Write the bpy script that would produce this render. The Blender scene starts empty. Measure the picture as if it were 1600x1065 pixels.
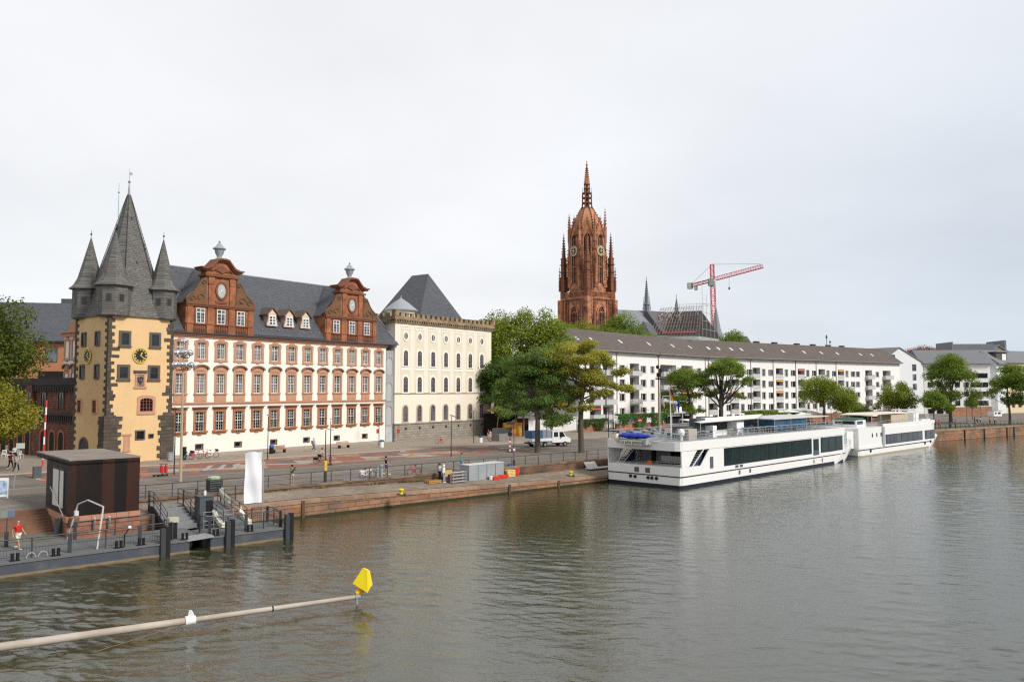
import bpy, math, random
import numpy as np
from mathutils import Vector, Matrix, Euler
PI = math.pi
R = math.radians
sc = bpy.context.scene
COL = sc.collection
# ---------------- camera
CH = 10.5; FPX = 1244.0; PITCH = math.atan(73.5/FPX)
cam_d = bpy.data.cameras.new('camera'); cam = bpy.data.objects.new('camera', cam_d); COL.objects.link(cam)
cam_d.sensor_width = 36; cam_d.lens = 36*FPX/1600; cam_d.clip_start = 0.5; cam_d.clip_end = 6000
cam.location = (0, 0, CH); cam.rotation_euler = (PI/2+PITCH, 0, 0)
sc.camera = cam
# ---------------- sky, sun, exposure
SUN_AZ, SUN_EL = 124, 38      # clockwise from +Y
w = bpy.data.worlds.new('World'); sc.world = w; w.use_nodes = True
nt = w.node_tree; nt.nodes.clear()
def WN(t, **k):
    n = nt.nodes.new(t)
    for a, b in k.items(): setattr(n, a, b)
    return n
wo = WN('ShaderNodeOutputWorld'); bg = WN('ShaderNodeBackground'); bg.inputs[1].default_value = 0.1
sky = WN('ShaderNodeTexSky', sky_type='NISHITA', sun_disc=False); sky.sun_elevation = R(SUN_EL); sky.sun_rotation = R(SUN_AZ)
tc = WN('ShaderNodeTexCoord'); sep = WN('ShaderNodeSeparateXYZ'); nt.links.new(tc.outputs['Generated'], sep.inputs[0])
def M2(op, a, b, clamp=False):
    n = WN('ShaderNodeMath', operation=op); n.use_clamp = clamp
    for i, v in enumerate((a, b)):
        if v is None: continue
        if isinstance(v, (int, float)): n.inputs[i].default_value = v
        else: nt.links.new(v, n.inputs[i])
    return n.outputs[0]
zz = M2('ADD', M2('MAXIMUM', sep.outputs[2], 0.0), 0.22)
cx = M2('DIVIDE', sep.outputs[0], zz); cy = M2('DIVIDE', sep.outputs[1], zz)
cmb = WN('ShaderNodeCombineXYZ'); nt.links.new(cx, cmb.inputs[0]); nt.links.new(cy, cmb.inputs[1])
nz = WN('ShaderNodeTexNoise'); nz.inputs['Scale'].default_value = 0.75; nz.inputs['Detail'].default_value = 6; nz.inputs['Roughness'].default_value = 0.5
nt.links.new(cmb.outputs[0], nz.inputs['Vector'])
# thick cloud deck: pale everywhere, thinner and bluer towards the low east (right of the view)
east = M2('MULTIPLY', M2('SUBTRACT', sep.outputs[0], 0.0, True), 2.0, True)
low = M2('SUBTRACT', 1.0, M2('MULTIPLY', sep.outputs[2], 1.7, True), True)
thin = M2('MULTIPLY', east, low, True)
rmp = WN('ShaderNodeMix', data_type='RGBA'); rmp.inputs[6].default_value = (6.65, 6.72, 6.85, 1); rmp.inputs[7].default_value = (4.35, 4.95, 5.65, 1)
nt.links.new(M2('MULTIPLY', thin, 0.95, True), rmp.inputs[0])
shade = M2('ADD', M2('MULTIPLY', nz.outputs[0], 0.50), 0.76)
# sky above the view darkened towards the zenith to cut top light
shade = M2('MULTIPLY', shade, M2('SUBTRACT', 1.0, M2('MULTIPLY', M2('MULTIPLY', M2('SUBTRACT', sep.outputs[2], 0.42, True), 2.0, True), 0.4)))
mulc = WN('ShaderNodeVectorMath', operation='SCALE'); nt.links.new(rmp.outputs[2], mulc.inputs[0]); nt.links.new(shade, mulc.inputs[3])
mx = WN('ShaderNodeMix', data_type='RGBA'); mx.inputs[0].default_value = 0.93
nt.links.new(sky.outputs[0], mx.inputs[6]); nt.links.new(mulc.outputs[0], mx.inputs[7])
nt.links.new(mx.outputs[2], bg.inputs[0]); nt.links.new(bg.outputs[0], wo.inputs[0])
sd = bpy.data.lights.new('sun', 'SUN'); sd.energy = 2.3; sd.angle = R(12); sd.color = (1, .94, .86)
sun = bpy.data.objects.new('sun', sd); COL.objects.link(sun)
sv = Vector((math.sin(R(SUN_AZ))*math.cos(R(SUN_EL)), math.cos(R(SUN_AZ))*math.cos(R(SUN_EL)), math.sin(R(SUN_EL))))
sun.rotation_euler = (-sv).to_track_quat('-Z', 'Y').to_euler(); sun.location = (60, -40, 80)
sc.view_settings.view_transform = 'Standard'; sc.view_settings.look = 'None'; sc.view_settings.gamma = 1
sc.view_settings.exposure = 0.50
sc.render.engine = 'CYCLES'; sc.cycles.max_bounces = 6; sc.cycles.transparent_max_bounces = 6; sc.cycles.use_denoising = False; sc.cycles.filter_width = 1.25
# ---------------- photograph measurements -> places on a known level
cp, sp = math.cos(PITCH), math.sin(PITCH)
def ray(px, py):
    a = (px-800)/FPX; b = (532.5-py)/FPX
    return (a, cp-b*sp, sp+b*cp)
def G(px, py, z=0.0):
    d = ray(px, py); t = (z-CH)/d[2]; return (d[0]*t, d[1]*t, z)
def D(px, py, Y):
    d = ray(px, py); t = Y/d[1]; return (d[0]*t, Y, CH+d[2]*t)
class Frame:
    def __init__(s, ox, oy, az):     # az: direction of local x, clockwise from +Y (degrees)
        s.o = (ox, oy); s.d = (math.sin(R(az)), math.cos(R(az))); s.n = (-s.d[1], s.d[0]); s.rz = math.atan2(s.d[1], s.d[0])
    def u(s, px, y=0.0):             # local x of the vertical line seen at pixel column px, at inward offset y
        k = (px-800)/FPX/cp; ox = s.o[0]+s.n[0]*y; oy = s.o[1]+s.n[1]*y
        return (k*oy-ox)/(s.d[0]-k*s.d[1])
    def v(s, px, x=0.0):             # local y of pixel column px, on the plane local x
        k = (px-800)/FPX/cp; ox = s.o[0]+s.d[0]*x; oy = s.o[1]+s.d[1]*x
        return (k*oy-ox)/(s.n[0]-k*s.n[1])
    def w(s, x, y, z=0): return (s.o[0]+s.d[0]*x+s.n[0]*y, s.o[1]+s.d[1]*x+s.n[1]*y, z)
    def z(s, x, y, py):              # height seen at pixel row py
        X, Y, _ = s.w(x, y); b = (532.5-py)/FPX; return CH+Y*(sp+b*cp)/(cp-b*sp)
# ---------------- object helpers
def tag(o, label=None, cat=None, group=None, kind=None):
    if label: o['label'] = label
    if cat: o['category'] = cat
    if group: o['group'] = group
    if kind: o['kind'] = kind
    return o
def root(name, label, cat, loc=(0, 0, 0), rz=0.0, group=None):
    o = bpy.data.objects.new(name, None); COL.objects.link(o); o.location = loc; o.rotation_euler = (0, 0, rz)
    o.empty_display_size = 0.3
    return tag(o, label, cat, group)
KIDS = {}
def kids(o): return KIDS.get(o.name, [])
def setp(c, p):
    c.parent = p; KIDS.setdefault(p.name, []).append(c)
def copy_tree(o, parent=None, loc=None, rz=None, label=None):
    c = o.copy(); COL.objects.link(c)
    if parent is not None: setp(c, parent)
    for k in list(kids(o)): copy_tree(k, c)
    if loc is not None: c.location = loc
    if rz is not None: c.rotation_euler = (0, 0, rz)
    if label: c['label'] = label
    return c
class MB:
    def __init__(s): s.v = []; s.f = []; s.mi = []; s.m = 0
    def add(s, vs, fs):
        n = len(s.v); s.v += [tuple(p) for p in vs]; s.f += [tuple(i+n for i in q) for q in fs]; s.mi += [s.m]*len(fs); return s
    def box(s, x0, x1, y0, y1, z0, z1):
        if x0 > x1: x0, x1 = x1, x0
        if y0 > y1: y0, y1 = y1, y0
        if z0 > z1: z0, z1 = z1, z0
        return s.add([(x0,y0,z0),(x1,y0,z0),(x1,y1,z0),(x0,y1,z0),(x0,y0,z1),(x1,y0,z1),(x1,y1,z1),(x0,y1,z1)],
              [(0,3,2,1),(4,5,6,7),(0,1,5,4),(1,2,6,5),(2,3,7,6),(3,0,4,7)])
    def quad(s, *p): return s.add(p, [tuple(range(len(p)))])
    def cyl(s, a, b, r0, r1=None, n=8, cap=True):
        a, b = Vector(a), Vector(b); r1 = r0 if r1 is None else r1; d = (b-a)
        if d.length < 1e-6: return s
        d.normalize(); t = Vector((0, 0, 1)) if abs(d.z) < .9 else Vector((1, 0, 0)); x = d.cross(t).normalized(); y = d.cross(x)
        vs = []
        for c, r in ((a, r0), (b, r1)):
            for i in range(n):
                t = 2*PI*i/n; vs.append(c+x*math.cos(t)*r+y*math.sin(t)*r)
        fs = [(i, i+n, (i+1) % n+n, (i+1) % n) for i in range(n)]
        if cap: fs += [tuple(range(n)), tuple(range(2*n-1, n-1, -1))]
        return s.add(vs, fs)
    def tube(s, pts, r, n=6):
        for i in range(len(pts)-1):
            ra = r[i] if isinstance(r, (list, tuple)) else r; rb = r[i+1] if isinstance(r, (list, tuple)) else r
            s.cyl(pts[i], pts[i+1], ra, rb, n)
        return s
    def lathe(s, prof, n=12, c=(0, 0), rot=0.0, sq=None):
        vs = []; m = len(prof)
        for (r, z) in prof:
            for i in range(n):
                t = 2*PI*i/n+rot; vs.append((c[0]+r*math.cos(t), c[1]+r*math.sin(t), z))
        fs = [(j*n+i, j*n+(i+1) % n, (j+1)*n+(i+1) % n, (j+1)*n+i) for j in range(m-1) for i in range(n)]
        fs += [tuple(range(n-1, -1, -1)), tuple(range((m-1)*n, m*n))]
        return s.add(vs, fs)
    def rings(s, rr, cap=True):     # list of equal-length vertex rings
        n = len(rr[0]); vs = [p for r in rr for p in r]
        fs = [(j*n+i, j*n+(i+1) % n, (j+1)*n+(i+1) % n, (j+1)*n+i) for j in range(len(rr)-1) for i in range(n)]
        if cap: fs += [tuple(range(n-1, -1, -1)), tuple(range((len(rr)-1)*n, len(rr)*n))]
        return s.add(vs, fs)
    def ell(s, c, r, n=10, m=6):
        prof = [(math.cos(-PI/2+PI*j/m), math.sin(-PI/2+PI*j/m)) for j in range(m+1)]
        rr = [[(c[0]+max(a, .01)*r[0]*math.cos(2*PI*i/n), c[1]+max(a, .01)*r[1]*math.sin(2*PI*i/n), c[2]+b*r[2]) for i in range(n)] for a, b in prof]
        return s.rings(rr)
    def ext(s, pts, y0, y1):        # polygon in (x,z), counter-clockwise seen from -y, extruded along y
        n = len(pts); vs = [(x, y0, z) for x, z in pts]+[(x, y1, z) for x, z in pts]
        fs = [tuple(range(n)), tuple(range(2*n-1, n-1, -1))]+[(i, i+n, (i+1) % n+n, (i+1) % n) for i in range(n)]
        return s.add(vs, fs)
    def extx(s, pts, x0, x1):       # polygon in (y,z) extruded along x
        n = len(pts); vs = [(x0, y, z) for y, z in pts]+[(x1, y, z) for y, z in pts]
        fs = [tuple(range(n)), tuple(range(2*n-1, n-1, -1))]+[(i, i+n, (i+1) % n+n, (i+1) % n) for i in range(n)]
        return s.add(vs, fs)
    def extz(s, pts, z0, z1):
        n = len(pts); vs = [(x, y, z0) for x, y in pts]+[(x, y, z1) for x, y in pts]
        fs = [tuple(range(n-1, -1, -1)), tuple(range(n, 2*n))]+[(i, (i+1) % n, (i+1) % n+n, i+n) for i in range(n)]
        return s.add(vs, fs)
    def band(s, inner, outer, y0, y1):   # ring between two equal-length (x,z) outlines, open chain, thickness y0..y1
        n = len(inner)
        for i in range(n-1):
            a, b, c, d = inner[i], inner[i+1], outer[i+1], outer[i]
            s.ext([d, c, b, a] if False else [a, b, c, d], y0, y1)
        return s
    def build(s, name, mat, parent=None, loc=None, smooth=False, rz=None):
        me = bpy.data.meshes.new(name); me.from_pydata(s.v, [], s.f)
        ml = mat if isinstance(mat, (list, tuple)) else [mat]
        for m in ml: me.materials.append(m)
        if len(ml) > 1: me.polygons.foreach_set('material_index', s.mi)
        me.update()
        import bmesh
        if len(s.f) < 60000:
            b = bmesh.new(); b.from_mesh(me); bmesh.ops.recalc_face_normals(b, faces=b.faces); b.to_mesh(me); b.free()
        if smooth:
            for p in me.polygons: p.use_smooth = True
            try: me.set_sharp_from_angle(angle=R(40))
            except Exception: pass
        o = bpy.data.objects.new(name, me); COL.objects.link(o)
        if parent is not None: setp(o, parent)
        if loc is not None: o.location = loc
        if rz is not None: o.rotation_euler = (0, 0, rz)
        return o
def arch(cx, z0, z1, hw, n=8, rise=None):     # outline up the left side, over the arch, down the right
    rise = hw if rise is None else rise
    p = [(cx-hw, z0)]+[(cx-hw*math.cos(PI*i/n), z1-rise+rise*math.sin(PI*i/n)) for i in range(n+1)]+[(cx+hw, z0)]
    return p
# ---------------- materials
def newmat(name):
    m = bpy.data.materials.new(name); m.use_nodes = True; t = m.node_tree; t.nodes.clear(); return m, t
def N(t, ty, **k):
    n = t.nodes.new(ty)
    for a, b in k.items(): setattr(n, a, b)
    return n
def mth(t, op, a, b=None, clamp=False):
    n = N(t, 'ShaderNodeMath', operation=op); n.use_clamp = clamp
    for i, v in enumerate((a, b)):
        if v is None: continue
        if isinstance(v, (int, float)): n.inputs[i].default_value = v
        else: t.links.new(v, n.inputs[i])
    return n.outputs[0]
def mixc(t, f, a, b, mode='MIX'):
    n = N(t, 'ShaderNodeMix', data_type='RGBA', blend_type=mode)
    for i, v in ((0, f), (6, a), (7, b)):
        if isinstance(v, (int, float)): n.inputs[i].default_value = v
        elif isinstance(v, tuple): n.inputs[i].default_value = v if len(v) == 4 else (*v, 1)
        else: t.links.new(v, n.inputs[i])
    return n.outputs[2]
def noise(t, vec, scale, detail=3, rough=.55, sc3=None):
    if sc3:
        mp = N(t, 'ShaderNodeMapping'); mp.inputs['Scale'].default_value = sc3; t.links.new(vec, mp.inputs[0]); vec = mp.outputs[0]
    n = N(t, 'ShaderNodeTexNoise'); n.inputs['Scale'].default_value = scale; n.inputs['Detail'].default_value = detail; n.inputs['Roughness'].default_value = rough
    t.links.new(vec, n.inputs['Vector']); return n.outputs[0]
def ramp(t, v, lo, hi):
    n = N(t, 'ShaderNodeMapRange'); n.inputs[1].default_value = lo; n.inputs[2].default_value = hi; t.links.new(v, n.inputs[0]); return n.outputs[0]
def brickv(t, oc):                                 # (x+y, z) so courses run level on every upright or sloping face
    s = N(t, 'ShaderNodeSeparateXYZ'); t.links.new(oc, s.inputs[0]); c = N(t, 'ShaderNodeCombineXYZ')
    t.links.new(mth(t, 'ADD', s.outputs[0], s.outputs[1]), c.inputs[0]); t.links.new(s.outputs[2], c.inputs[1]); return c.outputs[0]
MATS = {}
def pm(name, col, rough=.8, var=.18, vs=.6, fine=.12, fs=9, streak=0.0, bump=0.0, metal=0.0, spec=.4, col2=None, c2s=.5, c2t=.5,
       brick=None, coat=0, obj_rand=0.0, flatbrick=False):
    if name in MATS: return MATS[name]
    m, t = newmat(name); MATS[name] = m
    out = N(t, 'ShaderNodeOutputMaterial'); b = N(t, 'ShaderNodeBsdfPrincipled'); t.links.new(b.outputs[0], out.inputs[0])
    b.inputs['Roughness'].default_value = rough; b.inputs['Metallic'].default_value = metal; b.inputs['Specular IOR Level'].default_value = spec
    if coat: b.inputs['Coat Weight'].default_value = coat
    oc = N(t, 'ShaderNodeTexCoord').outputs['Object']
    c = (*col, 1); bh = None
    if col2 is not None:
        f = ramp(t, noise(t, oc, c2s, 5, .6), c2t-.12, c2t+.12); c = mixc(t, f, c, (*col2, 1))
    if brick:
        bw, bhh, mort, mcol, bvar = brick
        bt = N(t, 'ShaderNodeTexBrick'); bt.inputs['Scale'].default_value = 1; bt.inputs['Brick Width'].default_value = bw; bt.inputs['Row Height'].default_value = bhh
        bt.inputs['Mortar Size'].default_value = mort; bt.inputs['Mortar Smooth'].default_value = .3
        bt.inputs['Color1'].default_value = (1-bvar, 1-bvar, 1-bvar, 1); bt.inputs['Color2'].default_value = (1+bvar, 1+bvar, 1+bvar, 1); bt.inputs['Mortar'].default_value = (*[a/max(.01, b_) for a, b_ in zip(mcol, col)], 1)
        t.links.new(oc if flatbrick else brickv(t, oc), bt.inputs['Vector'])
        c = mixc(t, 1.0, c, bt.outputs['Color'], 'MULTIPLY'); bh = bt.outputs['Fac']
    g = mth(t, 'ADD', 1-var-fine-streak, mth(t, 'MULTIPLY', noise(t, oc, vs, 4), 2*var))
    g = mth(t, 'ADD', g, mth(t, 'MULTIPLY', noise(t, oc, fs, 3), 2*fine))
    if streak: g = mth(t, 'ADD', g, mth(t, 'MULTIPLY', noise(t, oc, 1.0, 4, .6, (2.5, 2.5, .12)), 2*streak))
    if obj_rand:
        oi = N(t, 'ShaderNodeObjectInfo'); g = mth(t, 'MULTIPLY', g, mth(t, 'ADD', 1-obj_rand, mth(t, 'MULTIPLY', oi.outputs['Random'], 2*obj_rand)))
    vm = N(t, 'ShaderNodeVectorMath', operation='SCALE')
    if isinstance(c, tuple): vm.inputs[0].default_value = c[:3]
    else: t.links.new(c, vm.inputs[0])
    t.links.new(g, vm.inputs[3]); t.links.new(vm.outputs[0], b.inputs['Base Color'])
    if bump:
        bp = N(t, 'ShaderNodeBump'); bp.inputs['Strength'].default_value = 1; bp.inputs['Distance'].default_value = bump
        h = noise(t, oc, fs, 4)
        if bh is not None: h = mth(t, 'SUBTRACT', h, mth(t, 'MULTIPLY', bh, 1.5))
        t.links.new(h, bp.inputs['Height']); t.links.new(bp.outputs[0], b.inputs['Normal'])
    return m
def glassm(name, col, cur=None, cs=1.0, rough=.08, ct=.5):
    m, t = newmat(name); MATS[name] = m
    out = N(t, 'ShaderNodeOutputMaterial'); b = N(t, 'ShaderNodeBsdfPrincipled'); t.links.new(b.outputs[0], out.inputs[0])
    oc = N(t, 'ShaderNodeTexCoord').outputs['Object']; oi = N(t, 'ShaderNodeObjectInfo')
    ad = N(t, 'ShaderNodeVectorMath', operation='ADD'); t.links.new(oc, ad.inputs[0])
    cb = N(t, 'ShaderNodeCombineXYZ'); t.links.new(mth(t, 'MULTIPLY', oi.outputs['Random'], 57), cb.inputs[0]); t.links.new(mth(t, 'MULTIPLY', oi.outputs['Random'], 23), cb.inputs[2]); t.links.new(cb.outputs[0], ad.inputs[1])
    f = ramp(t, noise(t, ad.outputs[0], cs, 3, .5, (1, 1, .35)), ct-.07, ct+.07)
    c = mixc(t, f, (*col, 1), (*(cur or col), 1)); t.links.new(c, b.inputs['Base Color'])
    b.inputs['Roughness'].default_value = rough; b.inputs['Specular IOR Level'].default_value = .6
    return m
GREEN_SET = dict(a=(.035, .075, .014), b=(.10, .15, .025))
def leafm(name, a, b, c=None, ns=.35):
    m, t = newmat(name); MATS[name] = m
    out = N(t, 'ShaderNodeOutputMaterial'); p = N(t, 'ShaderNodeBsdfPrincipled'); tr = N(t, 'ShaderNodeBsdfTranslucent'); mixs = N(t, 'ShaderNodeMixShader')
    oc = N(t, 'ShaderNodeTexCoord').outputs['Object']
    f = ramp(t, noise(t, oc, ns, 3), .35, .65); f2 = noise(t, oc, 4.0, 2)
    cc = mixc(t, f, (*a, 1), (*b, 1)); cc = mixc(t, mth(t, 'MULTIPLY', ramp(t, f2, .45, .8), .6), cc, (*(c or b), 1))
    t.links.new(cc, p.inputs['Base Color']); t.links.new(cc, tr.inputs['Color']); p.inputs['Roughness'].default_value = .65; p.inputs['Specular IOR Level'].default_value = .25
    mixs.inputs[0].default_value = .45; t.links.new(p.outputs[0], mixs.inputs[1]); t.links.new(tr.outputs[0], mixs.inputs[2]); t.links.new(mixs.outputs[0], out.inputs[0])
    return m
plaster_w = pm('white plaster', (.84, .775, .70), .85, .06, .25, .03, 8, streak=.07)
sandstone = pm('red sandstone', (.47, .255, .16), .85, .16, .8, .14, 5, streak=.06, bump=.02)
sandstone_d = pm('weathered sandstone', (.40, .165, .08), .88, .2, .9, .16, 5, streak=.1, bump=.03, col2=(.16, .09, .06), c2s=.8, c2t=.6)
slate = pm('slate roof', (.085, .09, .105), .55, .15, .5, .12, 4, brick=(.42, .24, .012, (.05, .053, .06), .13), bump=.01)
slate_old = pm('old slate', (.135, .13, .12), .7, .25, .7, .3, 3.5, streak=.10, brick=(.35, .2, .015, (.07, .07, .07), .22), bump=.015)
ochre = pm('ochre plaster', (.69, .475, .245), .88, .12, .5, .06, 6, streak=.07, bump=.01)
gable_st = pm('gable sandstone', (.38, .145, .065), .88, .2, .8, .18, 4, streak=.14, bump=.03, col2=(.22, .085, .045), c2s=.9)
basalt = pm('dark basalt', (.09, .073, .058), .88, .2, 1.2, .2, 5, bump=.03, brick=(.7, .4, .02, (.08, .07, .06), .25))
darkstone = pm('dark stone frame', (.11, .09, .075), .85, .2, 1, .15, 6)
white_paint = pm('white window paint', (.72, .72, .68), .5, .05, 1, .03, 8)
glass_d = glassm('dark window glass', (.006, .007, .009), (.018, .02, .024), 1.2)
glass_c = glassm('curtained window glass', (.03, .03, .035), (.20, .18, .18), 1.6, ct=.48)
glass_g = glassm('gable window glass', (.03, .035, .04), (.14, .16, .16), 1.4)
black_m = pm('black metal', (.008, .008, .009), .5, .1, 1, .05, 8)
dgrey_m = pm('dark grey metal', (.04, .044, .052), .5, .12, .8, .08, 6)
grey_m = pm('grey metal', (.28, .29, .30), .45, .1, .8, .06, 6)
steel = pm('galvanised steel', (.45, .46, .47), .4, .12, 1, .08, 5, metal=.5)
gold = pm('gilt', (.75, .55, .12), .45, .05, 1, .03, 8, metal=.3)
lead = pm('lead sheet', (.30, .33, .36), .55, .15, 1, .08, 5, streak=.05)
red_m = pm('red enamel', (.55, .03, .03), .45, .08, 1, .03, 8)
white_m = pm('white paint', (.8, .8, .8), .4, .04, .5, .02, 6)
wood_b = pm('brown wood', (.26, .12, .05), .7, .2, 2, .15, 8, streak=.05)
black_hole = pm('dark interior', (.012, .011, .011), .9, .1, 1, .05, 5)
# ================= THE GROUND, THE QUAY, THE RIVER =================
GZ = 2.1
Q = Frame(-18.1, 63.4, 48)          # x runs along the quay, y inland
M = Frame(*G(264, 718.2, GZ)[:2], 36.4)   # x runs along the museum front, y inland
def QW(s, t, z=0.0): return Q.w(s, t, z)
def struct(o): o['kind'] = 'structure'; return o
# river
def water_mat():
    m, t = newmat('river water'); out = N(t, 'ShaderNodeOutputMaterial'); b = N(t, 'ShaderNodeBsdfPrincipled'); t.links.new(b.outputs[0], out.inputs[0])
    b.inputs['Base Color'].default_value = (.034, .034, .010, 1); b.inputs['Roughness'].default_value = .03; b.inputs['IOR'].default_value = 1.8
    b.inputs['Specular IOR Level'].default_value = .62
    oc = N(t, 'ShaderNodeTexCoord').outputs['Object']
    n2 = noise(t, oc, 3.2, 3, .62, (1, 1.9, 1)); n3 = noise(t, oc, 9, 3, .6, (1, 1.5, 1))
    h = mth(t, 'ADD', mth(t, 'MULTIPLY', n2, .018), mth(t, 'MULTIPLY', n3, .004))
    bp = N(t, 'ShaderNodeBump'); bp.inputs['Strength'].default_value = 1; bp.inputs['Distance'].default_value = 1.0
    t.links.new(h, bp.inputs['Height']); t.links.new(bp.outputs[0], b.inputs['Normal']); return m
def waves(X, Y, cell):
    """wind waves: many trains of different length, crests pinched together as real ones are"""
    rw_ = np.random.RandomState(11); H = np.zeros_like(X); DX = np.zeros_like(X); DY = np.zeros_like(X); n = 120
    env = .72+.38*np.sin(X*.11+1.3*np.sin(Y*.07))*np.sin(Y*.09+X*.03+2)+.2*np.sin(X*.31+Y*.17)*np.sin(Y*.23-X*.12)
    pt = np.sin(X*.052+Y*.031+1.1*np.sin(Y*.045+2))*np.sin(Y*.071-X*.024+.8*np.sin(X*.06)); env = env*(1.0-.26*np.tanh((X-4)/18))*(1+.32*pt)
    for i in range(n):
        lam = .30*(8.5**(i/(n-1))); k = 2*PI/lam; th = R(78)+rw_.normal(0, .45); ph = rw_.uniform(0, 6.28); a = .0125*lam/2/PI*(1.2 if lam < 1.2 else .8)
        fade = np.clip(lam/(2.0*cell)-1, 0, 1)*a*env; c, s_ = math.cos(th), math.sin(th); t = k*(X*c+Y*s_)+ph
        H += fade*np.sin(t); q = fade*np.cos(t); DX += q*c; DY += q*s_
    return H, DX, DY
wy = 23*np.exp(np.linspace(0, math.log(215/23.), 820)); wu = np.linspace(-.76, .76, 720)
WY, WU = np.meshgrid(wy, wu, indexing='ij'); WX = WY*WU; WH, wdx, wdy = waves(WX, WY, WY*.0026)
co = np.stack([WX+wdx, WY+wdy, WH], -1).reshape(-1, 3).astype(np.float32); nr, nc = WX.shape
ii = np.arange(nr*nc).reshape(nr, nc); fc = np.stack([ii[:-1, :-1], ii[:-1, 1:], ii[1:, 1:], ii[1:, :-1]], -1).reshape(-1, 4)
def npmesh(name, co, fc, mats, smooth=False, mi=None):
    me = bpy.data.meshes.new(name); me.vertices.add(len(co)); me.vertices.foreach_set('co', np.asarray(co, np.float32).ravel()); nf, k = fc.shape
    me.loops.add(nf*k); me.loops.foreach_set('vertex_index', fc.astype(np.int32).ravel()); me.polygons.add(nf); me.polygons.foreach_set('loop_start', np.arange(0, nf*k, k, dtype=np.int32))
    if smooth: me.polygons.foreach_set('use_smooth', np.ones(nf, bool))
    for m in mats: me.materials.append(m)
    me.update(calc_edges=True); return me
me = npmesh('river_water', co, fc, [water_mat()], True); wo_ = bpy.data.objects.new('river_water', me); COL.objects.link(wo_); struct(wo_)
# the river and its bed reach on beyond the part that shows ripples
mb = MB(); mb.quad((-900, -300, -.35), (1500, -300, -.35), (1500, 900, -.35), (-900, 900, -.35)); struct(mb.build('river_bed', water_mat()))
cobble = pm('granite setts', (.17, .145, .12), .9, .2, .35, .14, 3, brick=(.9, .45, .03, (.10, .09, .08), .14), flatbrick=True, col2=(.20, .175, .15), c2s=.25)
asphalt = pm('asphalt', (.14, .122, .105), .92, .2, .25, .14, 2.5, col2=(.185, .16, .135), c2s=.2, streak=.04)
pave = pm('pavement slabs', (.30, .255, .205), .9, .12, .4, .08, 3, brick=(.6, .6, .02, (.2, .17, .14), .07), flatbrick=True)
kerb = pm('kerb stone', (.38, .34, .30), .85, .12, 1, .1, 4)
# level city ground (a sheet to the horizon behind the quay), its river edge follows the promenade
edge = [(-400, 4.75), (-45, 4.75), (-21, 4.75), (60, 4.95), (100, 4.2), (129, 2.9), (140, 2.2), (177, -2.5), (300, -20), (700, -80)]
gpts = [QW(s, t, GZ) for s, t in edge]+[QW(700, 3000, GZ), QW(-400, 3000, GZ)]
mb = MB(); mb.quad(*gpts); g = struct(mb.build('ground', cobble))
def strip(name, mat, pts, z, frame=Q):
    m_ = MB(); m_.quad(*[frame.w(a, b, z) for a, b in pts]); return struct(m_.build(name, mat))
strip('road', asphalt, [(-60, 12.2), (60, 14.5), (90, 17), (170, 10), (240, 0), (240, 10), (170, 22), (100, 31), (60, 31.5), (-60, 32)], GZ+.004)
# painted road: bands of zigzag and diamond figures in brick red, ochre, white and slate blue
def art_mat():
    m, t = newmat('painted road'); out = N(t, 'ShaderNodeOutputMaterial'); b = N(t, 'ShaderNodeBsdfPrincipled'); t.links.new(b.outputs[0], out.inputs[0]); b.inputs['Roughness'].default_value = .9
    oc = N(t, 'ShaderNodeTexCoord').outputs['Object']; s = N(t, 'ShaderNodeSeparateXYZ'); t.links.new(oc, s.inputs[0])
    x, y = s.outputs[0], s.outputs[1]
    tri = mth(t, 'PINGPONG', mth(t, 'ADD', x, mth(t, 'MULTIPLY', y, .8)), 3.6)
    q = mth(t, 'ADD', mth(t, 'MULTIPLY', tri, .9), y)
    k = mth(t, 'MODULO', mth(t, 'ADD', mth(t, 'DIVIDE', q, 1.5), 40), 5.0)
    cr = N(t, 'ShaderNodeValToRGB'); cr.color_ramp.interpolation = 'CONSTANT'; e = cr.color_ramp.elements
    cols = [(.31, .10, .065), (.10, .11, .14), (.36, .29, .17), (.33, .13, .085), (.42, .38, .32), (.13, .11, .12), (.36, .21, .10), (.30, .10, .07)]
    e[0].position = 0; e[0].color = (*cols[0], 1)
    e[1].position = 1/8; e[1].color = (*cols[1], 1)
    for i in range(2, 8):
        el = e.new(i/8); el.color = (*cols[i], 1)
    v = N(t, 'ShaderNodeTexVoronoi'); v.inputs['Scale'].default_value = .13; t.links.new(oc, v.inputs['Vector'])
    vr = N(t, 'ShaderNodeSeparateXYZ'); t.links.new(v.outputs['Color'], vr.inputs[0])
    kk = mth(t, 'FRACT', mth(t, 'ADD', mth(t, 'DIVIDE', mth(t, 'FLOOR', k), 5), mth(t, 'MULTIPLY', vr.outputs[0], .5)))
    t.links.new(kk, cr.inputs[0])
    edge_ = mth(t, 'GREATER_THAN', mth(t, 'ABSOLUTE', mth(t, 'SUBTRACT', y, 25.6)), 4.6)
    c = mixc(t, edge_, cr.outputs[0], (.29, .10, .07, 1))
    wear = ramp(t, noise(t, oc, 1.1, 5, .7), .38, .68)
    c = mixc(t, mth(t, 'MULTIPLY', wear, .6), c, (.14, .12, .11, 1)); t.links.new(c, b.inputs['Base Color']); return m
def qstrip(name, mat, s0, s1, t0, t1, z):
    m_ = MB(); m_.quad((s0, t0, z), (s1, t0, z), (s1, t1, z), (s0, t1, z)); o = m_.build(name, mat, loc=(Q.o[0], Q.o[1], 0), rz=Q.rz); return struct(o)
qstrip('painted_road', art_mat(), -12, 47, 20, 31.2, GZ+.008)
linem = pm('worn white road paint', (.36, .34, .31), .9, .2, 1.2, .25, 5)
qstrip('road_marking', linem, -30, 62, 18.1, 18.35, GZ+.012)
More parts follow.
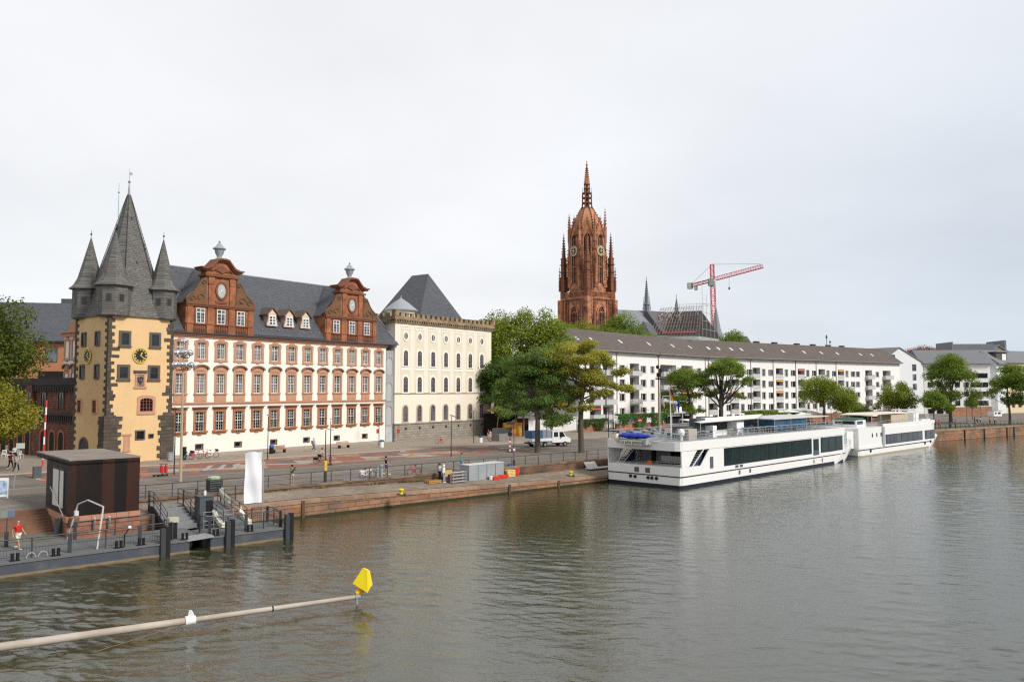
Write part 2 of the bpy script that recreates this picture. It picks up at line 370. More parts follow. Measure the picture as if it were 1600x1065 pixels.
qstrip('road_marking', linem, -30, 40, 12.2, 12.42, GZ+.012)
for i in range(5):
    m_ = MB(); s = 2.2+i*1.5; m_.quad((s, 22.5, GZ+.012), (s+.55, 22.5, GZ+.012), (s+3.2, 27.6, GZ+.012), (s+2.65, 27.6, GZ+.012)); struct(m_.build('road_marking', linem, loc=(Q.o[0], Q.o[1], 0), rz=Q.rz))
# pavement in front of the buildings, a real step
pv = [(-16, 31.2), (64, 31.2), (110, 30.5), (110, 44), (64, 75), (-16, 75)]
mb = MB(); mb.extz([Q.w(a, b)[:2] for a, b in pv], GZ-.3, GZ+.12); struct(mb.build('pavement', pave))
mb = MB(); mb.extz([Q.w(a, b)[:2] for a, b in [(-16, 31.02), (64, 31.02), (64, 31.2), (-16, 31.2)]], GZ-.3, GZ+.126); struct(mb.build('kerb', kerb))
# lower quay: falls gently towards the east and the water
def qz(s, t):       # height of the lower quay
    a = min(1, max(0, (s-2)/30)); wall = 1.88*(1-a)+1.2*a; ed = 1.42*(1-a)+.78*a
    return ed+(wall-ed)*(t-.75)/4.0
lq = pm('worn quay paving', (.20, .165, .13), .92, .22, .5, .16, 3, brick=(1.1, .6, .03, (.11, .09, .07), .12), flatbrick=True, col2=(.27, .22, .17), c2s=.3)
qstone = pm('red quay masonry', (.33, .165, .095), .9, .25, .5, .2, 3, brick=(1.3, .42, .02, (.15, .09, .06), .2), bump=.03, col2=(.17, .12, .08), c2s=.35, c2t=.52, streak=.12)
copem = pm('quay coping', (.36, .24, .16), .9, .22, .6, .18, 4, col2=(.24, .15, .10), c2s=.4)
ss = [-10.9, -4, 2, 8, 14, 20, 26, 32, 40, 50, 60, 75, 90, 105, 118, 129]
def tedge(s): return 4.78 if s < 60 else 4.9-(s-60)*.019 if s < 100 else 4.2-(s-100)*.045
def twat(s): return .75 if s < 60 else .75+(s-60)*.028
mb = MB(); vs = []; fs = []
for s in ss:
    vs += [(s, twat(s)+.55, qz(s, .75+.55)), (s, tedge(s)-.02, qz(s, 4.75))]
for i in range(len(ss)-1): fs.append((2*i, 2*i+2, 2*i+3, 2*i+1))
mb.add(vs, fs); struct(mb.build('quay_paving', lq, loc=(Q.o[0], Q.o[1], 0), rz=Q.rz))
def qroot(name, label, cat, group=None, s=0, t=0, z=0, rz=0): return root(name, label, cat, Q.w(s, t, z), Q.rz+rz, group)
qw = qroot('quay_wall', 'long red sandstone wall of the lower quay standing in the river', 'quay wall')
mb = MB(); mc = MB(); ws = MB()
for i in range(len(ss)-1):
    a, b = ss[i], ss[i+1]; ta, tb = twat(a), twat(b); za, zb = qz(a, .75)-.28, qz(b, .75)-.28
    mb.rings([[(a, ta, -1), (a, ta+1.2, -1), (a, ta+1.2, za), (a, ta, za)], [(b, tb, -1), (b, tb+1.2, -1), (b, tb+1.2, zb), (b, tb, zb)]])
    n = max(1, int((b-a)/2)); 
    for k in range(n):
        p, q_ = a+(b-a)*k/n, a+(b-a)*(k+1)/n-.02; z0, z1 = qz(p, .75), qz(q_, .75)
        j = .012*((k*7+i*3) % 4)
        mc.rings([[(p, twat(p)-.05-j, z0-.28), (p, twat(p)+.58, z0-.28), (p, twat(p)+.58, z0+.03), (p, twat(p)-.05-j, z0+.02)], [(q_, twat(q_)-.05-j, z1-.28), (q_, twat(q_)+.58, z1-.28), (q_, twat(q_)+.58, z1+.03), (q_, twat(q_)-.05-j, z1+.02)]])
    ws.rings([[(a, ta-.03, -.5), (a, ta, -.5), (a, ta, .16), (a, ta-.03, .16)], [(b, tb-.03, -.5), (b, tb, -.5), (b, tb, .16), (b, tb-.03, .16)]])
mb.build('wall_face', qstone, qw); mc.build('coping', copem, qw)
ws.build('algae_band', pm('wet algae', (.03, .032, .012), .5, .25, 1, .2, 5), qw)
for s in (-9.5, 2.0, 24.5, 31.5):       # upright fender timbers let into the wall
    m_ = MB(); m_.box(s, s+.28, twat(s)-.13, twat(s)-.02, -.4, qz(s, .75)-.05); m_.build('fender_timber', pm('old fender timber', (.10, .06, .035), .9, .2, 1, .2, 4), qw)
pw = qroot('promenade_wall', 'low stained retaining wall under the promenade railing', 'retaining wall')
mb = MB(); mc = MB()
for i in range(len(ss)-1):
    a, b = ss[i], ss[i+1]
    if a < 1.0 and a > -11: pass
    ta, tb = tedge(a), tedge(b)
    mb.rings([[(a, ta-.35, -.5), (a, ta-.01, -.5), (a, ta-.01, GZ-.12), (a, ta-.35, GZ-.12)], [(b, tb-.35, -.5), (b, tb-.01, -.5), (b, tb-.01, GZ-.12), (b, tb-.35, GZ-.12)]])
    mc.rings([[(a, ta-.42, GZ-.12), (a, ta+.18, GZ-.12), (a, ta+.18, GZ+.06), (a, ta-.42, GZ+.06)], [(b, tb-.42, GZ-.12), (b, tb+.18, GZ-.12), (b, tb+.18, GZ+.06), (b, tb-.42, GZ+.06)]])
mb.build('wall_face', pm('stained wall', (.20, .115, .07), .92, .3, .6, .2, 3, col2=(.11, .075, .05), c2s=.5, streak=.15, brick=(1.2, .35, .02, (.1, .07, .05), .2)), pw); mc.build('coping', pm('wall coping', (.24, .17, .115), .9, .25, .7, .2, 4, col2=(.13, .09, .06), c2s=.8), pw)
# weeds along the foot of the wall
rg = random.Random(5); mb = MB()
for i in range(900):
    s = rg.uniform(-2, 36); 
    if math.sin(s*1.3)+math.sin(s*.47+1) < .1: continue
    t = 4.38-abs(rg.gauss(0, .14)); z = qz(s, t); h = rg.uniform(.06, .22); a = rg.uniform(0, PI); dx, dy = .06*math.cos(a), .06*math.sin(a)
    mb.quad((s-dx, t-dy, z), (s+dx, t+dy, z), (s+dx*2+rg.uniform(-.05, .05), t+dy, z+h))
tag(mb.build('weeds', leafm('weeds leaf', (.10, .12, .03), (.20, .20, .06)), loc=(Q.o[0], Q.o[1], 0), rz=Q.rz), 'thin weeds growing along the foot of the promenade wall', 'weeds', kind='stuff')
# right-hand quay wall, from the promenade straight down to the river
rw = qroot('quay_wall', 'red sandstone river wall far right carrying a railing and strollers', 'quay wall')
rs = [(129, 2.9), (140, 2.2), (152, .65), (165, -.95), (177, -2.5), (220, -8.5), (300, -20), (500, -50)]
mb = MB(); mc = MB()
for (a, ta), (b, tb) in zip(rs[:-1], rs[1:]):
    mb.rings([[(a, ta-.02, -1), (a, ta+.8, -1), (a, ta+.8, GZ-.15), (a, ta-.02, GZ-.15)], [(b, tb-.02, -1), (b, tb+.8, -1), (b, tb+.8, GZ-.15), (b, tb-.02, GZ-.15)]])
    mc.rings([[(a, ta-.1, GZ-.15), (a, ta+.5, GZ-.15), (a, ta+.5, GZ+.12), (a, ta-.1, GZ+.12)], [(b, tb-.1, GZ-.15), (b, tb+.5, GZ-.15), (b, tb+.5, GZ+.12), (b, tb-.1, GZ+.12)]])
mb.build('wall_face', qstone, rw); mc.build('coping', copem, rw)
for s in (150.2, 158.5, 168.7, 172): 
    i = next(k for k in range(len(rs)-1) if rs[k+1][0] >= s); (a, ta), (b, tb) = rs[i], rs[i+1]; t = ta+(tb-ta)*(s-a)/(b-a)
    m_ = MB(); m_.box(s, s+.3, t-.2, t-.03, -.4, GZ-.2); m_.build('ladder_recess', black_hole, rw)
# grass verge right
gr = pm('short grass', (.06, .085, .02), .95, .25, .5, .25, 3)
def gstrip(pts):
    m_ = MB(); m_.quad(*[Q.w(a, b, GZ+.02) for a, b in pts]); o = m_.build('grass_verge', gr); tag(o, kind='structure')
gstrip([(142, 5), (186, -1.2), (260, -11), (260, -7), (186, 3.2), (150, 8.5)])
# ================= CLOCK TOWER AND MUSEUM =================
def win_rect(parent, x, z0, z1, w, y=-.02, surround=.22, smat=None, pmat=None, muntins=(1, 2), sill=True, proud=.1, lintel=0, fmat=None, name='window', bar=.05, rx=0):
    """one window: stone surround with a pane and painted glazing bars behind it"""
    smat = smat or darkstone; pmat = pmat or glass_d; h = w/2; m_ = MB(); zc = z0
    H = z1-z0
    m_.box(-h-surround, -h, -proud, .02, -surround*.6, H+surround); m_.box(h, h+surround, -proud, .02, -surround*.6, H+surround)
    m_.box(-h, h, -proud, .02, H, H+surround); m_.box(-h, h, -proud, .02, -surround*.6, 0)
    if sill: m_.box(-h-surround-.08, h+surround+.08, -proud-.1, .02, -surround*.6-.12, -surround*.6)
    if lintel: m_.box(-h-surround-.1, h+surround+.1, -proud-.12, .02, H+surround, H+surround+lintel)
    o = m_.build(name, smat, parent, loc=(x, y, z0))
    p = MB(); p.box(-h, h, -.012, .0, 0, H); p.build('pane', pmat, o)
    if fmat is not None or muntins:
        f = MB(); t = bar; nv, nh = muntins if muntins else (0, 0)
        f.box(-h, -h+t, -.05, -.014, 0, H); f.box(h-t, h, -.05, -.014, 0, H); f.box(-h+t, h-t, -.05, -.014, H-t, H); f.box(-h+t, h-t, -.05, -.014, 0, t)
        for i in range(nv):
            c = -h+w*(i+1)/(nv+1); tt = t*.5 if (nv > 1 and i != nv//2) else t*.75; f.box(c-tt/2, c+tt/2, -.048, -.015, t, H-t)
        for i in range(nh):
            c = H*(i+1)/(nh+1); tt = t*.9 if i == nh//2 and nh % 2 else t*.45; f.box(-h+t, h-t, -.046, -.016, c-tt/2, c+tt/2)
        f.build('sash', fmat or white_paint, o)
    return o
MR = M.rz
# ---- tower: x -7.6..0, y 0..7.6 in the museum frame
tw = root('clock_tower', 'ochre square clock tower with dark corner stones and a tall slate roof', 'tower', M.w(0, 0, 0), MR)
TW = 7.6; YF = -.25
mb = MB(); mb.box(-TW, 0, YF, YF+TW, 1.8, 18.75); mb.build('wall', ochre, tw)
# quoins: stacked basalt blocks, long and short in turn
def quoins(m_, cx_, cy_, sx, sy, rg_, z0=2.1, z1=18.6):
    z = z0; i = 0
    while z < z1:
        h = rg_.uniform(.34, .46); a = rg_.uniform(.62, .8) if i % 2 else rg_.uniform(.28, .45); b = rg_.uniform(.28, .42) if i % 2 else rg_.uniform(.6, .85)
        if rg_.random() < .1: a += .5
        x0, x1 = (cx_-.05*sx, cx_+a*sx); y0, y1 = (cy_-.05*sy, cy_+b*sy)
        m_.box(x0, x1, cy_-.05*sy, cy_+.02*sy, z, z+h-.02); m_.box(cx_-.05*sx, cx_+.02*sx, cy_+.02*sy, y1, z, z+h-.02); z += h; i += 1
rq = random.Random(3)
for (a, b, sx, sy) in ((-TW, YF, 1, 1), (0, YF, -1, 1), (-TW, YF+TW, 1, -1)):
    m_ = MB(); quoins(m_, a, b, sx, sy, rq); m_.build('corner_stones', basalt, tw)
# stepped basalt buttress masonry at the foot of the corners
for (a, sx, top) in ((-TW, 1, 7.0), (0, -1, 7.2)):
    m_ = MB(); z = 2.1; i = 0
    while z < top:
        h = .44; w_ = 1.25+(.35 if i % 2 else 0)+rq.uniform(-.1, .15)
        m_.box(a-.32*sx, a+w_*sx, YF-.16, YF-.02, z, z+h-.015); m_.box(a-.32*sx, a-.02*sx, YF-.02, YF+1.0+rq.uniform(0, .3), z, z+h-.015); z += h; i += 1
    m_.rings([[(a-.32*sx, YF-.16, top), (a+1.2*sx, YF-.16, top), (a+1.2*sx, YF-.02, top), (a-.32*sx, YF+1, top)], [(a-.05*sx, YF-.02, top+.5), (a+1.0*sx, YF-.06, top+.5), (a+1.0*sx, YF-.02, top+.5), (a-.05*sx, YF+.6, top+.5)]])
    m_.build('buttress', basalt, tw)
for u_, w_ in ((-5.8, .85), (-2.25, .85)):
    win_rect(tw, u_, 15.35, 16.65, w_, YF-.02, .26, darkstone, glass_d, (1, 1), fmat=dgrey_m)
    win_rect(tw, u_-.05, 11.6, 12.85, w_+.05, YF-.02, .28, darkstone, glass_d, (1, 1), fmat=dgrey_m)
wl = win_rect(tw, 0, 0, 1.4, .75, 0, .17, darkstone, glass_d, (1, 1), fmat=dgrey_m, sill=False)
wl.rotation_euler = (0, 0, -PI/2)
spots_l = [(5.55, 15.3), (2.4, 15.3), (5.75, 11.6), (2.35, 11.6)]
for i, (v_, z_) in enumerate(spots_l):
    o = wl if i == 0 else copy_tree(wl, tw); o.location = (-TW-.02, v_+YF, z_)
pinkst = pm('pink stone frame', (.50, .27, .19), .85, .12, 1, .1, 6)
wl2 = win_rect(tw, 0, 0, 1.35, .8, 0, .16, pinkst, glass_d, (3, 3), fmat=wood_b, sill=False); wl2.rotation_euler = (0, 0, -PI/2)
for i, v_ in enumerate((6.1, 2.6)):
    o = wl2 if i == 0 else copy_tree(wl2, tw); o.location = (-TW-.02, v_+YF, 7.75)
def clock(parent, x, y, z, r, rz, h1=1, h2=4.3):
    f = MB(); n = 32
    f.lathe([(r, 0), (r, .06), (r*.93, .1)], n)
    o = f.build('clock_face', pm('black clock face', (.018, .018, .02), .5, .1, 2, .05, 6), parent, loc=(x, y, z)); o.rotation_euler = (PI/2, 0, rz)
    g_ = MB()
    for i in range(n):
        a, b = 2*PI*i/n, 2*PI*(i+1)/n
        g_.rings([[(math.cos(t)*rr, math.sin(t)*rr, zz_) for rr, zz_ in ((r*1.0, .06), (r*.93, .12), (r*1.08, .12))] for t in (a, b)], cap=False)
    for i in range(12):
        t = 2*PI*i/12; c, s_ = math.cos(t), math.sin(t); w_ = .05*r if i % 3 else .075*r
        g_.quad(*[(c*a-s_*b, s_*a+c*b, .115) for a, b in ((r*.66, -w_), (r*.88, -w_*1.3), (r*.88, w_*1.3), (r*.66, w_))])
        for sg in (-1, 1):
            if i % 3: g_.quad(*[(c*a-s_*b, s_*a+c*b, .115) for a, b in ((r*.68, sg*w_*2.2-.018*r), (r*.86, sg*w_*2.6-.018*r), (r*.86, sg*w_*2.6+.018*r), (r*.68, sg*w_*2.2+.018*r))])
    g_.build('numerals', gold, o)
    for nm, hr, ln, wd in (('hour_hand', h1/12, .5, .07), ('minute_hand', h2/12, .8, .05)):
        t = PI/2-2*PI*hr; c, s_ = math.cos(t), math.sin(t); q_ = MB()
        q_.rings([[(c*a-s_*b, s_*a+c*b, z0) for a, b in ((-.15*r, 0), (.1*r, -wd*r), (ln*r*.8, -wd*r*1.3), (ln*r, 0), (ln*r*.8, wd*r*1.3), (.1*r, wd*r))] for z0 in (.12, .135)])
        q_.build(nm, gold, o)
    return o
clock(tw, -3.98, YF-.01, 14.2, .84, 0); clock(tw, -TW-.01, 4.3, 14.15, .84, -PI/2)
# relief plaque
m_ = MB(); m_.box(-4.65, -3.15, YF-.12, YF, 10.45, 10.65); m_.box(-4.5, -4.28, YF-.1, YF, 10.65, 12.2); m_.box(-3.52, -3.3, YF-.1, YF, 10.65, 12.2); m_.box(-4.28, -3.52, YF-.1, YF, 12.0, 12.2); m_.build('plaque_frame', sandstone, tw)
m_ = MB(); m_.box(-4.7, -3.1, YF-.25, YF, 12.3, 12.5); m_.box(-4.6, -3.2, YF-.16, YF, 12.2, 12.3); m_.build('plaque_hood', darkstone, tw)
m_ = MB(); m_.box(-4.28, -3.52, YF-.04, YF, 10.65, 12.0)
m_.build('plaque', pm('carved relief stone', (.40, .34, .28), .85, .15, 2, .2, 6, col2=(.10, .06, .05), c2s=3, bump=.05), tw)
m_ = MB()
for sx in (-1, 1):
    m_.tube([(-3.9, YF-.07, 11.0), (-3.9+.22*sx, YF-.07, 11.25), (-3.9+.28*sx, YF-.07, 11.7), (-3.9+.1*sx, YF-.07, 11.6)], [.05, .07, .06, .03], 6)
m_.cyl((-3.9, YF-.07, 10.95), (-3.9, YF-.07, 11.85), .09, .05, 8); m_.build('relief_eagle', pm('weathered black stone', (.05, .04, .04), .8, .2, 2, .1, 6), tw)
# arched wooden window in a pink frame
m_ = MB(); inn = arch(-3.1, 7.85, 9.35, .75, 8, .3); out_ = arch(-3.1, 7.6, 9.7, 1.08, 8, .3); out_[0] = (-4.18, 7.6); out_[-1] = (-2.02, 7.6)
m_.band(inn, out_, YF-.09, YF); m_.box(-4.18, -2.02, YF-.12, YF, 7.5, 7.85)
o = m_.build('window', pinkst, tw)
p = MB(); p.ext(arch(-3.1, 7.85, 9.35, .75, 8, .3)[::-1], YF-.03, YF-.005); p.build('pane', glass_d, o)
p = MB()
for i in range(5): p.box(-3.85+i*.375-.035, -3.85+i*.375+.035, YF-.07, YF-.035, 7.85, 9.3 if i in (1, 2, 3) else 9.05)
for i in range(4): p.box(-3.85, -2.35, YF-.068, YF-.036, 7.85+i*.38, 7.9+i*.38)
p.build('sash', pm('red brown window wood', (.20, .055, .03), .6, .15, 1, .08, 6), o)
# lower niche, small barred windows, door on the west side
m_ = MB(); m_.box(-5.75, -4.75, YF-.12, YF, 5.2, 5.38); m_.box(-5.6, -5.5, YF-.08, YF, 3.6, 5.2); m_.box(-5.0, -4.9, YF-.08, YF, 3.6, 5.2); m_.box(-5.7, -4.8, YF-.1, YF, 3.4, 3.6); m_.box(-5.5, -5.0, YF-.05, YF, 3.6, 5.2)
m_.build('stone_tablet', pinkst, tw)
win_rect(tw, -3.75, 4.75, 5.6, .85, YF-.02, .15, darkstone, glass_d, (3, 2), sill=False, fmat=black_m)
win_rect(tw, -2.45, 4.85, 5.2, .45, YF-.02, .08, darkstone, glass_d, (1, 0), sill=False, fmat=black_m)
m_ = MB(); m_.extx([(y_+YF, z_) for y_, z_ in arch(4.9, 1.9, 4.75, .85, 8)], -TW-.03, -TW-.005); dd = m_.build('door', pm('dark door', (.03, .027, .025), .6, .1, 1, .1, 6), tw)
m_ = MB()
inn, out_ = arch(4.9, 1.9, 4.75, .85, 8), arch(4.9, 1.9, 5.0, 1.08, 8)
for i in range(len(inn)-1): m_.extx([(a_+YF, b_) for a_, b_ in (inn[i], inn[i+1], out_[i+1], out_[i])], -TW-.08, -TW-.01)
m_.build('door_frame', darkstone, dd)
# iron rod with stay on the west corner
# main roof
def octring(hx, z, ch, cx_=-TW/2, cy_=YF+TW/2):
    c = hx-ch
    return [(cx_+a, cy_+b, z) for a, b in ((hx, -c), (hx, c), (c, hx), (-c, hx), (-hx, c), (-hx, -c), (-c, -hx), (c, -hx))]
m_ = MB(); m_.rings([octring(4.05, 18.55, .35), octring(3.9, 18.8, .35), octring(3.55, 20.0, .55), octring(3.2, 21.4, .95), octring(2.85, 22.8, 1.2), octring(1.98, 26.0, .83), octring(.97, 29.9, .41), octring(.16, 33.3, .07)])
m_.build('roof', slate_old, tw)
m_ = MB(); m_.lathe([(.18, 33.1), (.12, 33.9), (.05, 34.7)], 8, (-TW/2, YF+TW/2)); m_.ell((-TW/2, YF+TW/2, 34.85), (.17, .17, .17)); m_.cyl((-TW/2, YF+TW/2, 34.9), (-TW/2, YF+TW/2, 36.4), .03, .02, 5)
m_.box(-TW/2-.02, -TW/2+.35, YF+TW/2-.015, YF+TW/2+.015, 35.7, 36.0); m_.build('finial', lead, tw)
m_ = MB(); fx = -TW/2-.9
m_.cyl((fx, YF+TW/2+.6, 30.5), (fx, YF+TW/2+.6, 34.6), .035, .02, 5); m_.ell((fx, YF+TW/2+.6, 33.5), (.11, .11, .11), 8, 5)
m_.build('flag_spike', pm('verdigris copper', (.12, .32, .22), .6, .1, 1, .05, 6), tw)
m_ = MB(); rr_ = random.Random(8)
for k in range(8):      # ridge battens on the roof
    a = octring(2.88, 22.75, 1.2)[k]; b = octring(.17, 33.25, .07)[k]; m_.cyl(a, b, .05, .03, 5)
for k in range(14):
    t = rr_.uniform(.05, .8); j = rr_.randrange(8); A_, B_ = octring(2.87, 22.75, 1.2), octring(.17, 33.25, .07)
    p0 = Vector(A_[j]).lerp(Vector(A_[(j+1) % 8]), .5).lerp(Vector(B_[j]), t); m_.box(p0.x-.05, p0.x+.05, p0.y-.05, p0.y+.05, p0.z-.14, p0.z+.1)
m_.build('roof_hooks', pm('dark roof iron', (.03, .03, .03), .7, .1, 1, .1, 6), tw)
for (a, b, nm) in ((-TW+.95, YF+.95, 0), (-TW+.95, YF+TW-.95, 1), (-.95, YF+.95, 2), (-.95, YF+TW-.95, 3)):
    m_ = MB(); rot = PI/8; RW = 1.8 if nm < 2 else 1.65
    m_.lathe([(RW*.92, 18.45), (RW, 18.6), (RW, 18.85), (RW*.985, 18.86), (RW*.985, 21.9)], 8, (a, b), rot); t_ = m_.build('turret', slate_old, tw)
    c_ = MB(); c_.lathe([(RW*.9, 21.85), (RW*1.2, 21.9), (RW*1.19, 22.0), (RW*.95, 22.4), (RW*.72, 23.2), (.06, 28.0)], 8, (a, b), rot); c_.build('turret_roof', slate_old, t_)
    c_ = MB(); c_.cyl((a, b, 27.8), (a, b, 28.9), .03, .025, 5); c_.lathe([(.03, 28.35), (.14, 28.45), (.03, 28.6)], 8, (a, b)); c_.build('finial', black_m, t_)
    if nm < 3:
        ap = RW*.985*math.cos(PI/8)+.012
        for k, ang in enumerate((-PI/2, -3*PI/4, -PI)):
            if nm == 2 and k == 2: continue
            wd = MB(); wd.box(-.3, .3, -.03, .03, 0, .85); o = wd.build('window', darkstone, t_, loc=(a+math.cos(ang)*ap, b+math.sin(ang)*ap, 20.1)); o.rotation_euler = (0, 0, ang+PI/2)
            wd = MB(); wd.box(-.24, .24, -.045, -.032, .06, .79); wd.build('pane', glass_d, o)
            wd = MB()
            for i in (-.08, .08): wd.box(i-.015, i+.015, -.06, -.047, .06, .79)
            for i in (.3, .55): wd.box(-.24, .24, -.059, -.048, i-.015, i+.015)
            wd.build('sash', dgrey_m, o)
# ---- museum: x 0.1..35.1
ms = root('museum_building', 'long white museum with red sandstone windows, two scrolled gables and slate roof', 'building', M.w(0, 0, 0), MR)
ML = 35.1
mb = MB(); wx = [1.15+2.703*i for i in range(13)]
holes = []
def facade(m_, x0, x1, z0, z1, holes, depth):
    """front sheet at y=0 with real openings: holes are (x0,x1,z0,z1), with reveals of the given depth"""
    xs = sorted({x0, x1, *[h[0] for h in holes], *[h[1] for h in holes]}); zs = sorted({z0, z1, *[h[2] for h in holes], *[h[3] for h in holes]})
    for j in range(len(zs)-1):
        zc = (zs[j]+zs[j+1])/2; run = None
        for i in range(len(xs)-1):
            xc = (xs[i]+xs[i+1])/2; ins = any(h[0] < xc < h[1] and h[2] < zc < h[3] for h in holes)
            if ins:
                if run is not None: m_.quad((run, 0, zs[j]), (xs[i], 0, zs[j]), (xs[i], 0, zs[j+1]), (run, 0, zs[j+1])); run = None
            elif run is None: run = xs[i]
        if run is not None: m_.quad((run, 0, zs[j]), (x1, 0, zs[j]), (x1, 0, zs[j+1]), (run, 0, zs[j+1]))
    for a, b, c, d in holes:
        m_.quad((a, 0, c), (a, depth, c), (a, depth, d), (a, 0, d)); m_.quad((b, 0, c), (b, 0, d), (b, depth, d), (b, depth, c))
        m_.quad((a, 0, c), (b, 0, c), (b, depth, c), (a, depth, c)); m_.quad((a, 0, d), (a, depth, d), (b, depth, d), (b, 0, d))
WW = 1.18
for x in wx: holes += [(x-WW/2, x+WW/2, 14.05, 16.05), (x-WW/2, x+WW/2, 9.85, 12.25), (x-WW/2, x+WW/2, 5.3, 7.6)]
bwx = [wx[1], wx[3], wx[5], wx[7], wx[9], wx[11]]
for x in bwx: holes.append((x-.42, x+.42, 3.15, 3.65))
facade(mb, .02, ML, 2.6, 17.0, holes, .25); mb.box(-6.3, ML, .25, 13, 2.0, 17.0); mb.quad((ML, 0, 2.6), (ML, .25, 2.6), (ML, .25, 17), (ML, 0, 17))
mb.build('wall', plaster_w, ms)
m_ = MB(); m_.box(.02, ML+.02, -.06, .2, 2.0, 2.6); m_.build('plinth', pm('plinth stone', (.36, .30, .25), .9, .15, .8, .12, 4), ms)
m_ = MB(); m_.box(.0, ML+.05, -.12, .2, 16.6, 16.8); m_.box(.0, ML+.1, -.3, .2, 16.8, 17.0); m_.box(.0, ML+.2, -.5, .3, 17.0, 17.15); m_.build('cornice', sandstone, ms)
m_ = MB(); m_.box(.0, ML+.03, -.1, 0, 8.48, 8.62); m_.box(0, ML+.03, -.16, 0, 8.62, 8.78); m_.build('string_course', sandstone, ms)
m_ = MB(); m_.tube([(x, -.55, 17.12) for x in (0, 10, 20, 30, 35.3)], .09, 6); m_.build('gutter', dgrey_m, ms)
def sash(parent, w_, H, nv, nh, y=.17, t=.06, midbar=None, mat=None):
    f = MB(); h = w_/2
    f.box(-h, -h+t, y, y+.05, 0, H); f.box(h-t, h, y, y+.05, 0, H); f.box(-h+t, h-t, y, y+.05, H-t, H); f.box(-h+t, h-t, y, y+.05, 0, t)
    f.box(-.04, .04, y-.01, y+.05, t, H-t)
    if midbar: f.box(-h+t, h-t, y-.01, y+.05, midbar-.035, midbar+.035)
    for sx in (-1, 1):
        for i in range(1, nv): c = sx*(h*i/nv); f.box(c-.013, c+.013, y+.015, y+.045, t, H-t)
    for i in range(1, nh): c = H*i/nh; f.box(-h+t, h-t, y+.016, y+.044, c-.013, c+.013)
    return f.build('sash', mat or white_paint, parent)
def pane(parent, w_, H, mat, y=.225):
    p = MB(); p.box(-w_/2, w_/2, y, y+.015, 0, H); return p.build('pane', mat, parent)
# upper row
m_ = MB(); h = WW/2; H = 2.0
m_.box(-h-.3, -h, -.1, 0, -.15, H+.15); m_.box(h, h+.3, -.1, 0, -.15, H+.15); m_.box(-h, h, -.1, 0, H, H+.22); m_.box(-h, h, -.1, 0, -.15, 0)
m_.box(-h-.38, -h-.3, -.08, 0, H-.35, H+.15); m_.box(h+.3, h+.38, -.08, 0, H-.35, H+.15); m_.box(-h-.36, h+.36, -.14, 0, -.28, -.15); m_.box(-.28, .28, -.12, 0, -.42, -.28)
a_ = arch(0, H+.2, H+.52, .5, 8, .3); m_.ext(a_[::-1], -.13, 0); m_.box(-h-.2, h+.2, -.15, 0, H+.15, H+.26)
up = m_.build('window', sandstone, ms, loc=(wx[0], 0, 14.05)); pane(up, WW, H, glass_c); sash(up, WW, H, 2, 4, midbar=1.35)
# middle row with segmental hoods and apron panels
m_ = MB(); H = 2.4
m_.box(-h-.26, -h, -.1, 0, 0, H); m_.box(h, h+.26, -.1, 0, 0, H); m_.box(-h-.26, h+.26, -.1, 0, H, H+.2)
m_.ext(arch(0, H+.2, H+.92, h+.26, 10, .5)[::-1], -.08, 0)
m_.box(-h-.34, h+.34, -.2, 0, -.16, 0); m_.box(-h-.24, h+.24, -.08, 0, -1.1, -.16); m_.box(-h-.1, h+.1, -.1, -.08, -.95, -.3)
m_.ell((0, -.1, H+.5), (.36, .08, .2), 10, 6); m_.ell((-.42, -.1, H+.36), (.2, .07, .1), 8, 5); m_.ell((.42, -.1, H+.36), (.2, .07, .1), 8, 5)
md = m_.build('window', sandstone, ms, loc=(wx[0], 0, 9.85)); pane(md, WW, H, glass_c); sash(md, WW, H, 2, 6, midbar=1.2)
m_ = MB(); hi, ho = arch(0, H+.5, H+.98, h+.30, 10, .48), arch(0, H+.45, H+1.14, h+.46, 10, .58); m_.band(hi[1:-1], ho[1:-1], -.34, 0); m_.build('hood', pm('grey brown stone', (.24, .15, .105), .85, .15, 1, .12, 5), md)
# lower row with straight hoods and grilles below
m_ = MB(); H = 2.3
m_.box(-h-.26, -h, -.1, 0, 0, H); m_.box(h, h+.26, -.1, 0, 0, H); m_.box(-h-.26, h+.26, -.1, 0, H, H+.42); m_.box(-h-.3, h+.3, -.2, 0, H+.36, H+.46)
m_.box(-h-.42, h+.42, -.26, 0, -.2, 0); m_.ext([(-h-.35, -.2), (-h-.3, -.38), (-.35, -.38), (-.2, -.52), (.2, -.52), (.35, -.38), (h+.3, -.38), (h+.35, -.2)], -.12, 0)
lo = m_.build('window', sandstone_d, ms, loc=(wx[0], 0, 5.3)); pane(lo, WW, H, glass_d); sash(lo, WW, H, 2, 6, midbar=1.15, t=.05)
m_ = MB(); m_.ext([(-h-.5, H+.5), (h+.5, H+.5), (h+.42, H+.62), (-h-.42, H+.62)], -.4, 0); m_.build('hood', MATS['grey brown stone'], lo)
m_ = MB()
for i in range(7): c = -h+WW*(i+.5)/7; m_.cyl((c, -.16, .0), (c, -.16, 1.0), .015, n=4, cap=False)
m_.cyl((-h-.1, -.16, 1.0), (h+.1, -.16, 1.0), .02, n=4); m_.build('grille', black_m, lo)
for x in wx[1:]:
    for pr, z_ in ((up, 14.05), (md, 9.85), (lo, 5.3)): copy_tree(pr, ms, (x, 0, z_))
m_ = MB()
for a, b, c, d in ((-.56, -.42, -.12, .62), (.42, .56, -.12, .62), (-.42, .42, .5, .62), (-.42, .42, -.12, 0)): m_.box(a, b, -.05, .02, c, d)
bw = m_.build('cellar_window', darkstone, ms, loc=(bwx[0], 0, 3.15)); pane(bw, .84, .5, glass_d, .2)
for x in bwx[1:]: copy_tree(bw, ms, (x, 0, 3.15))
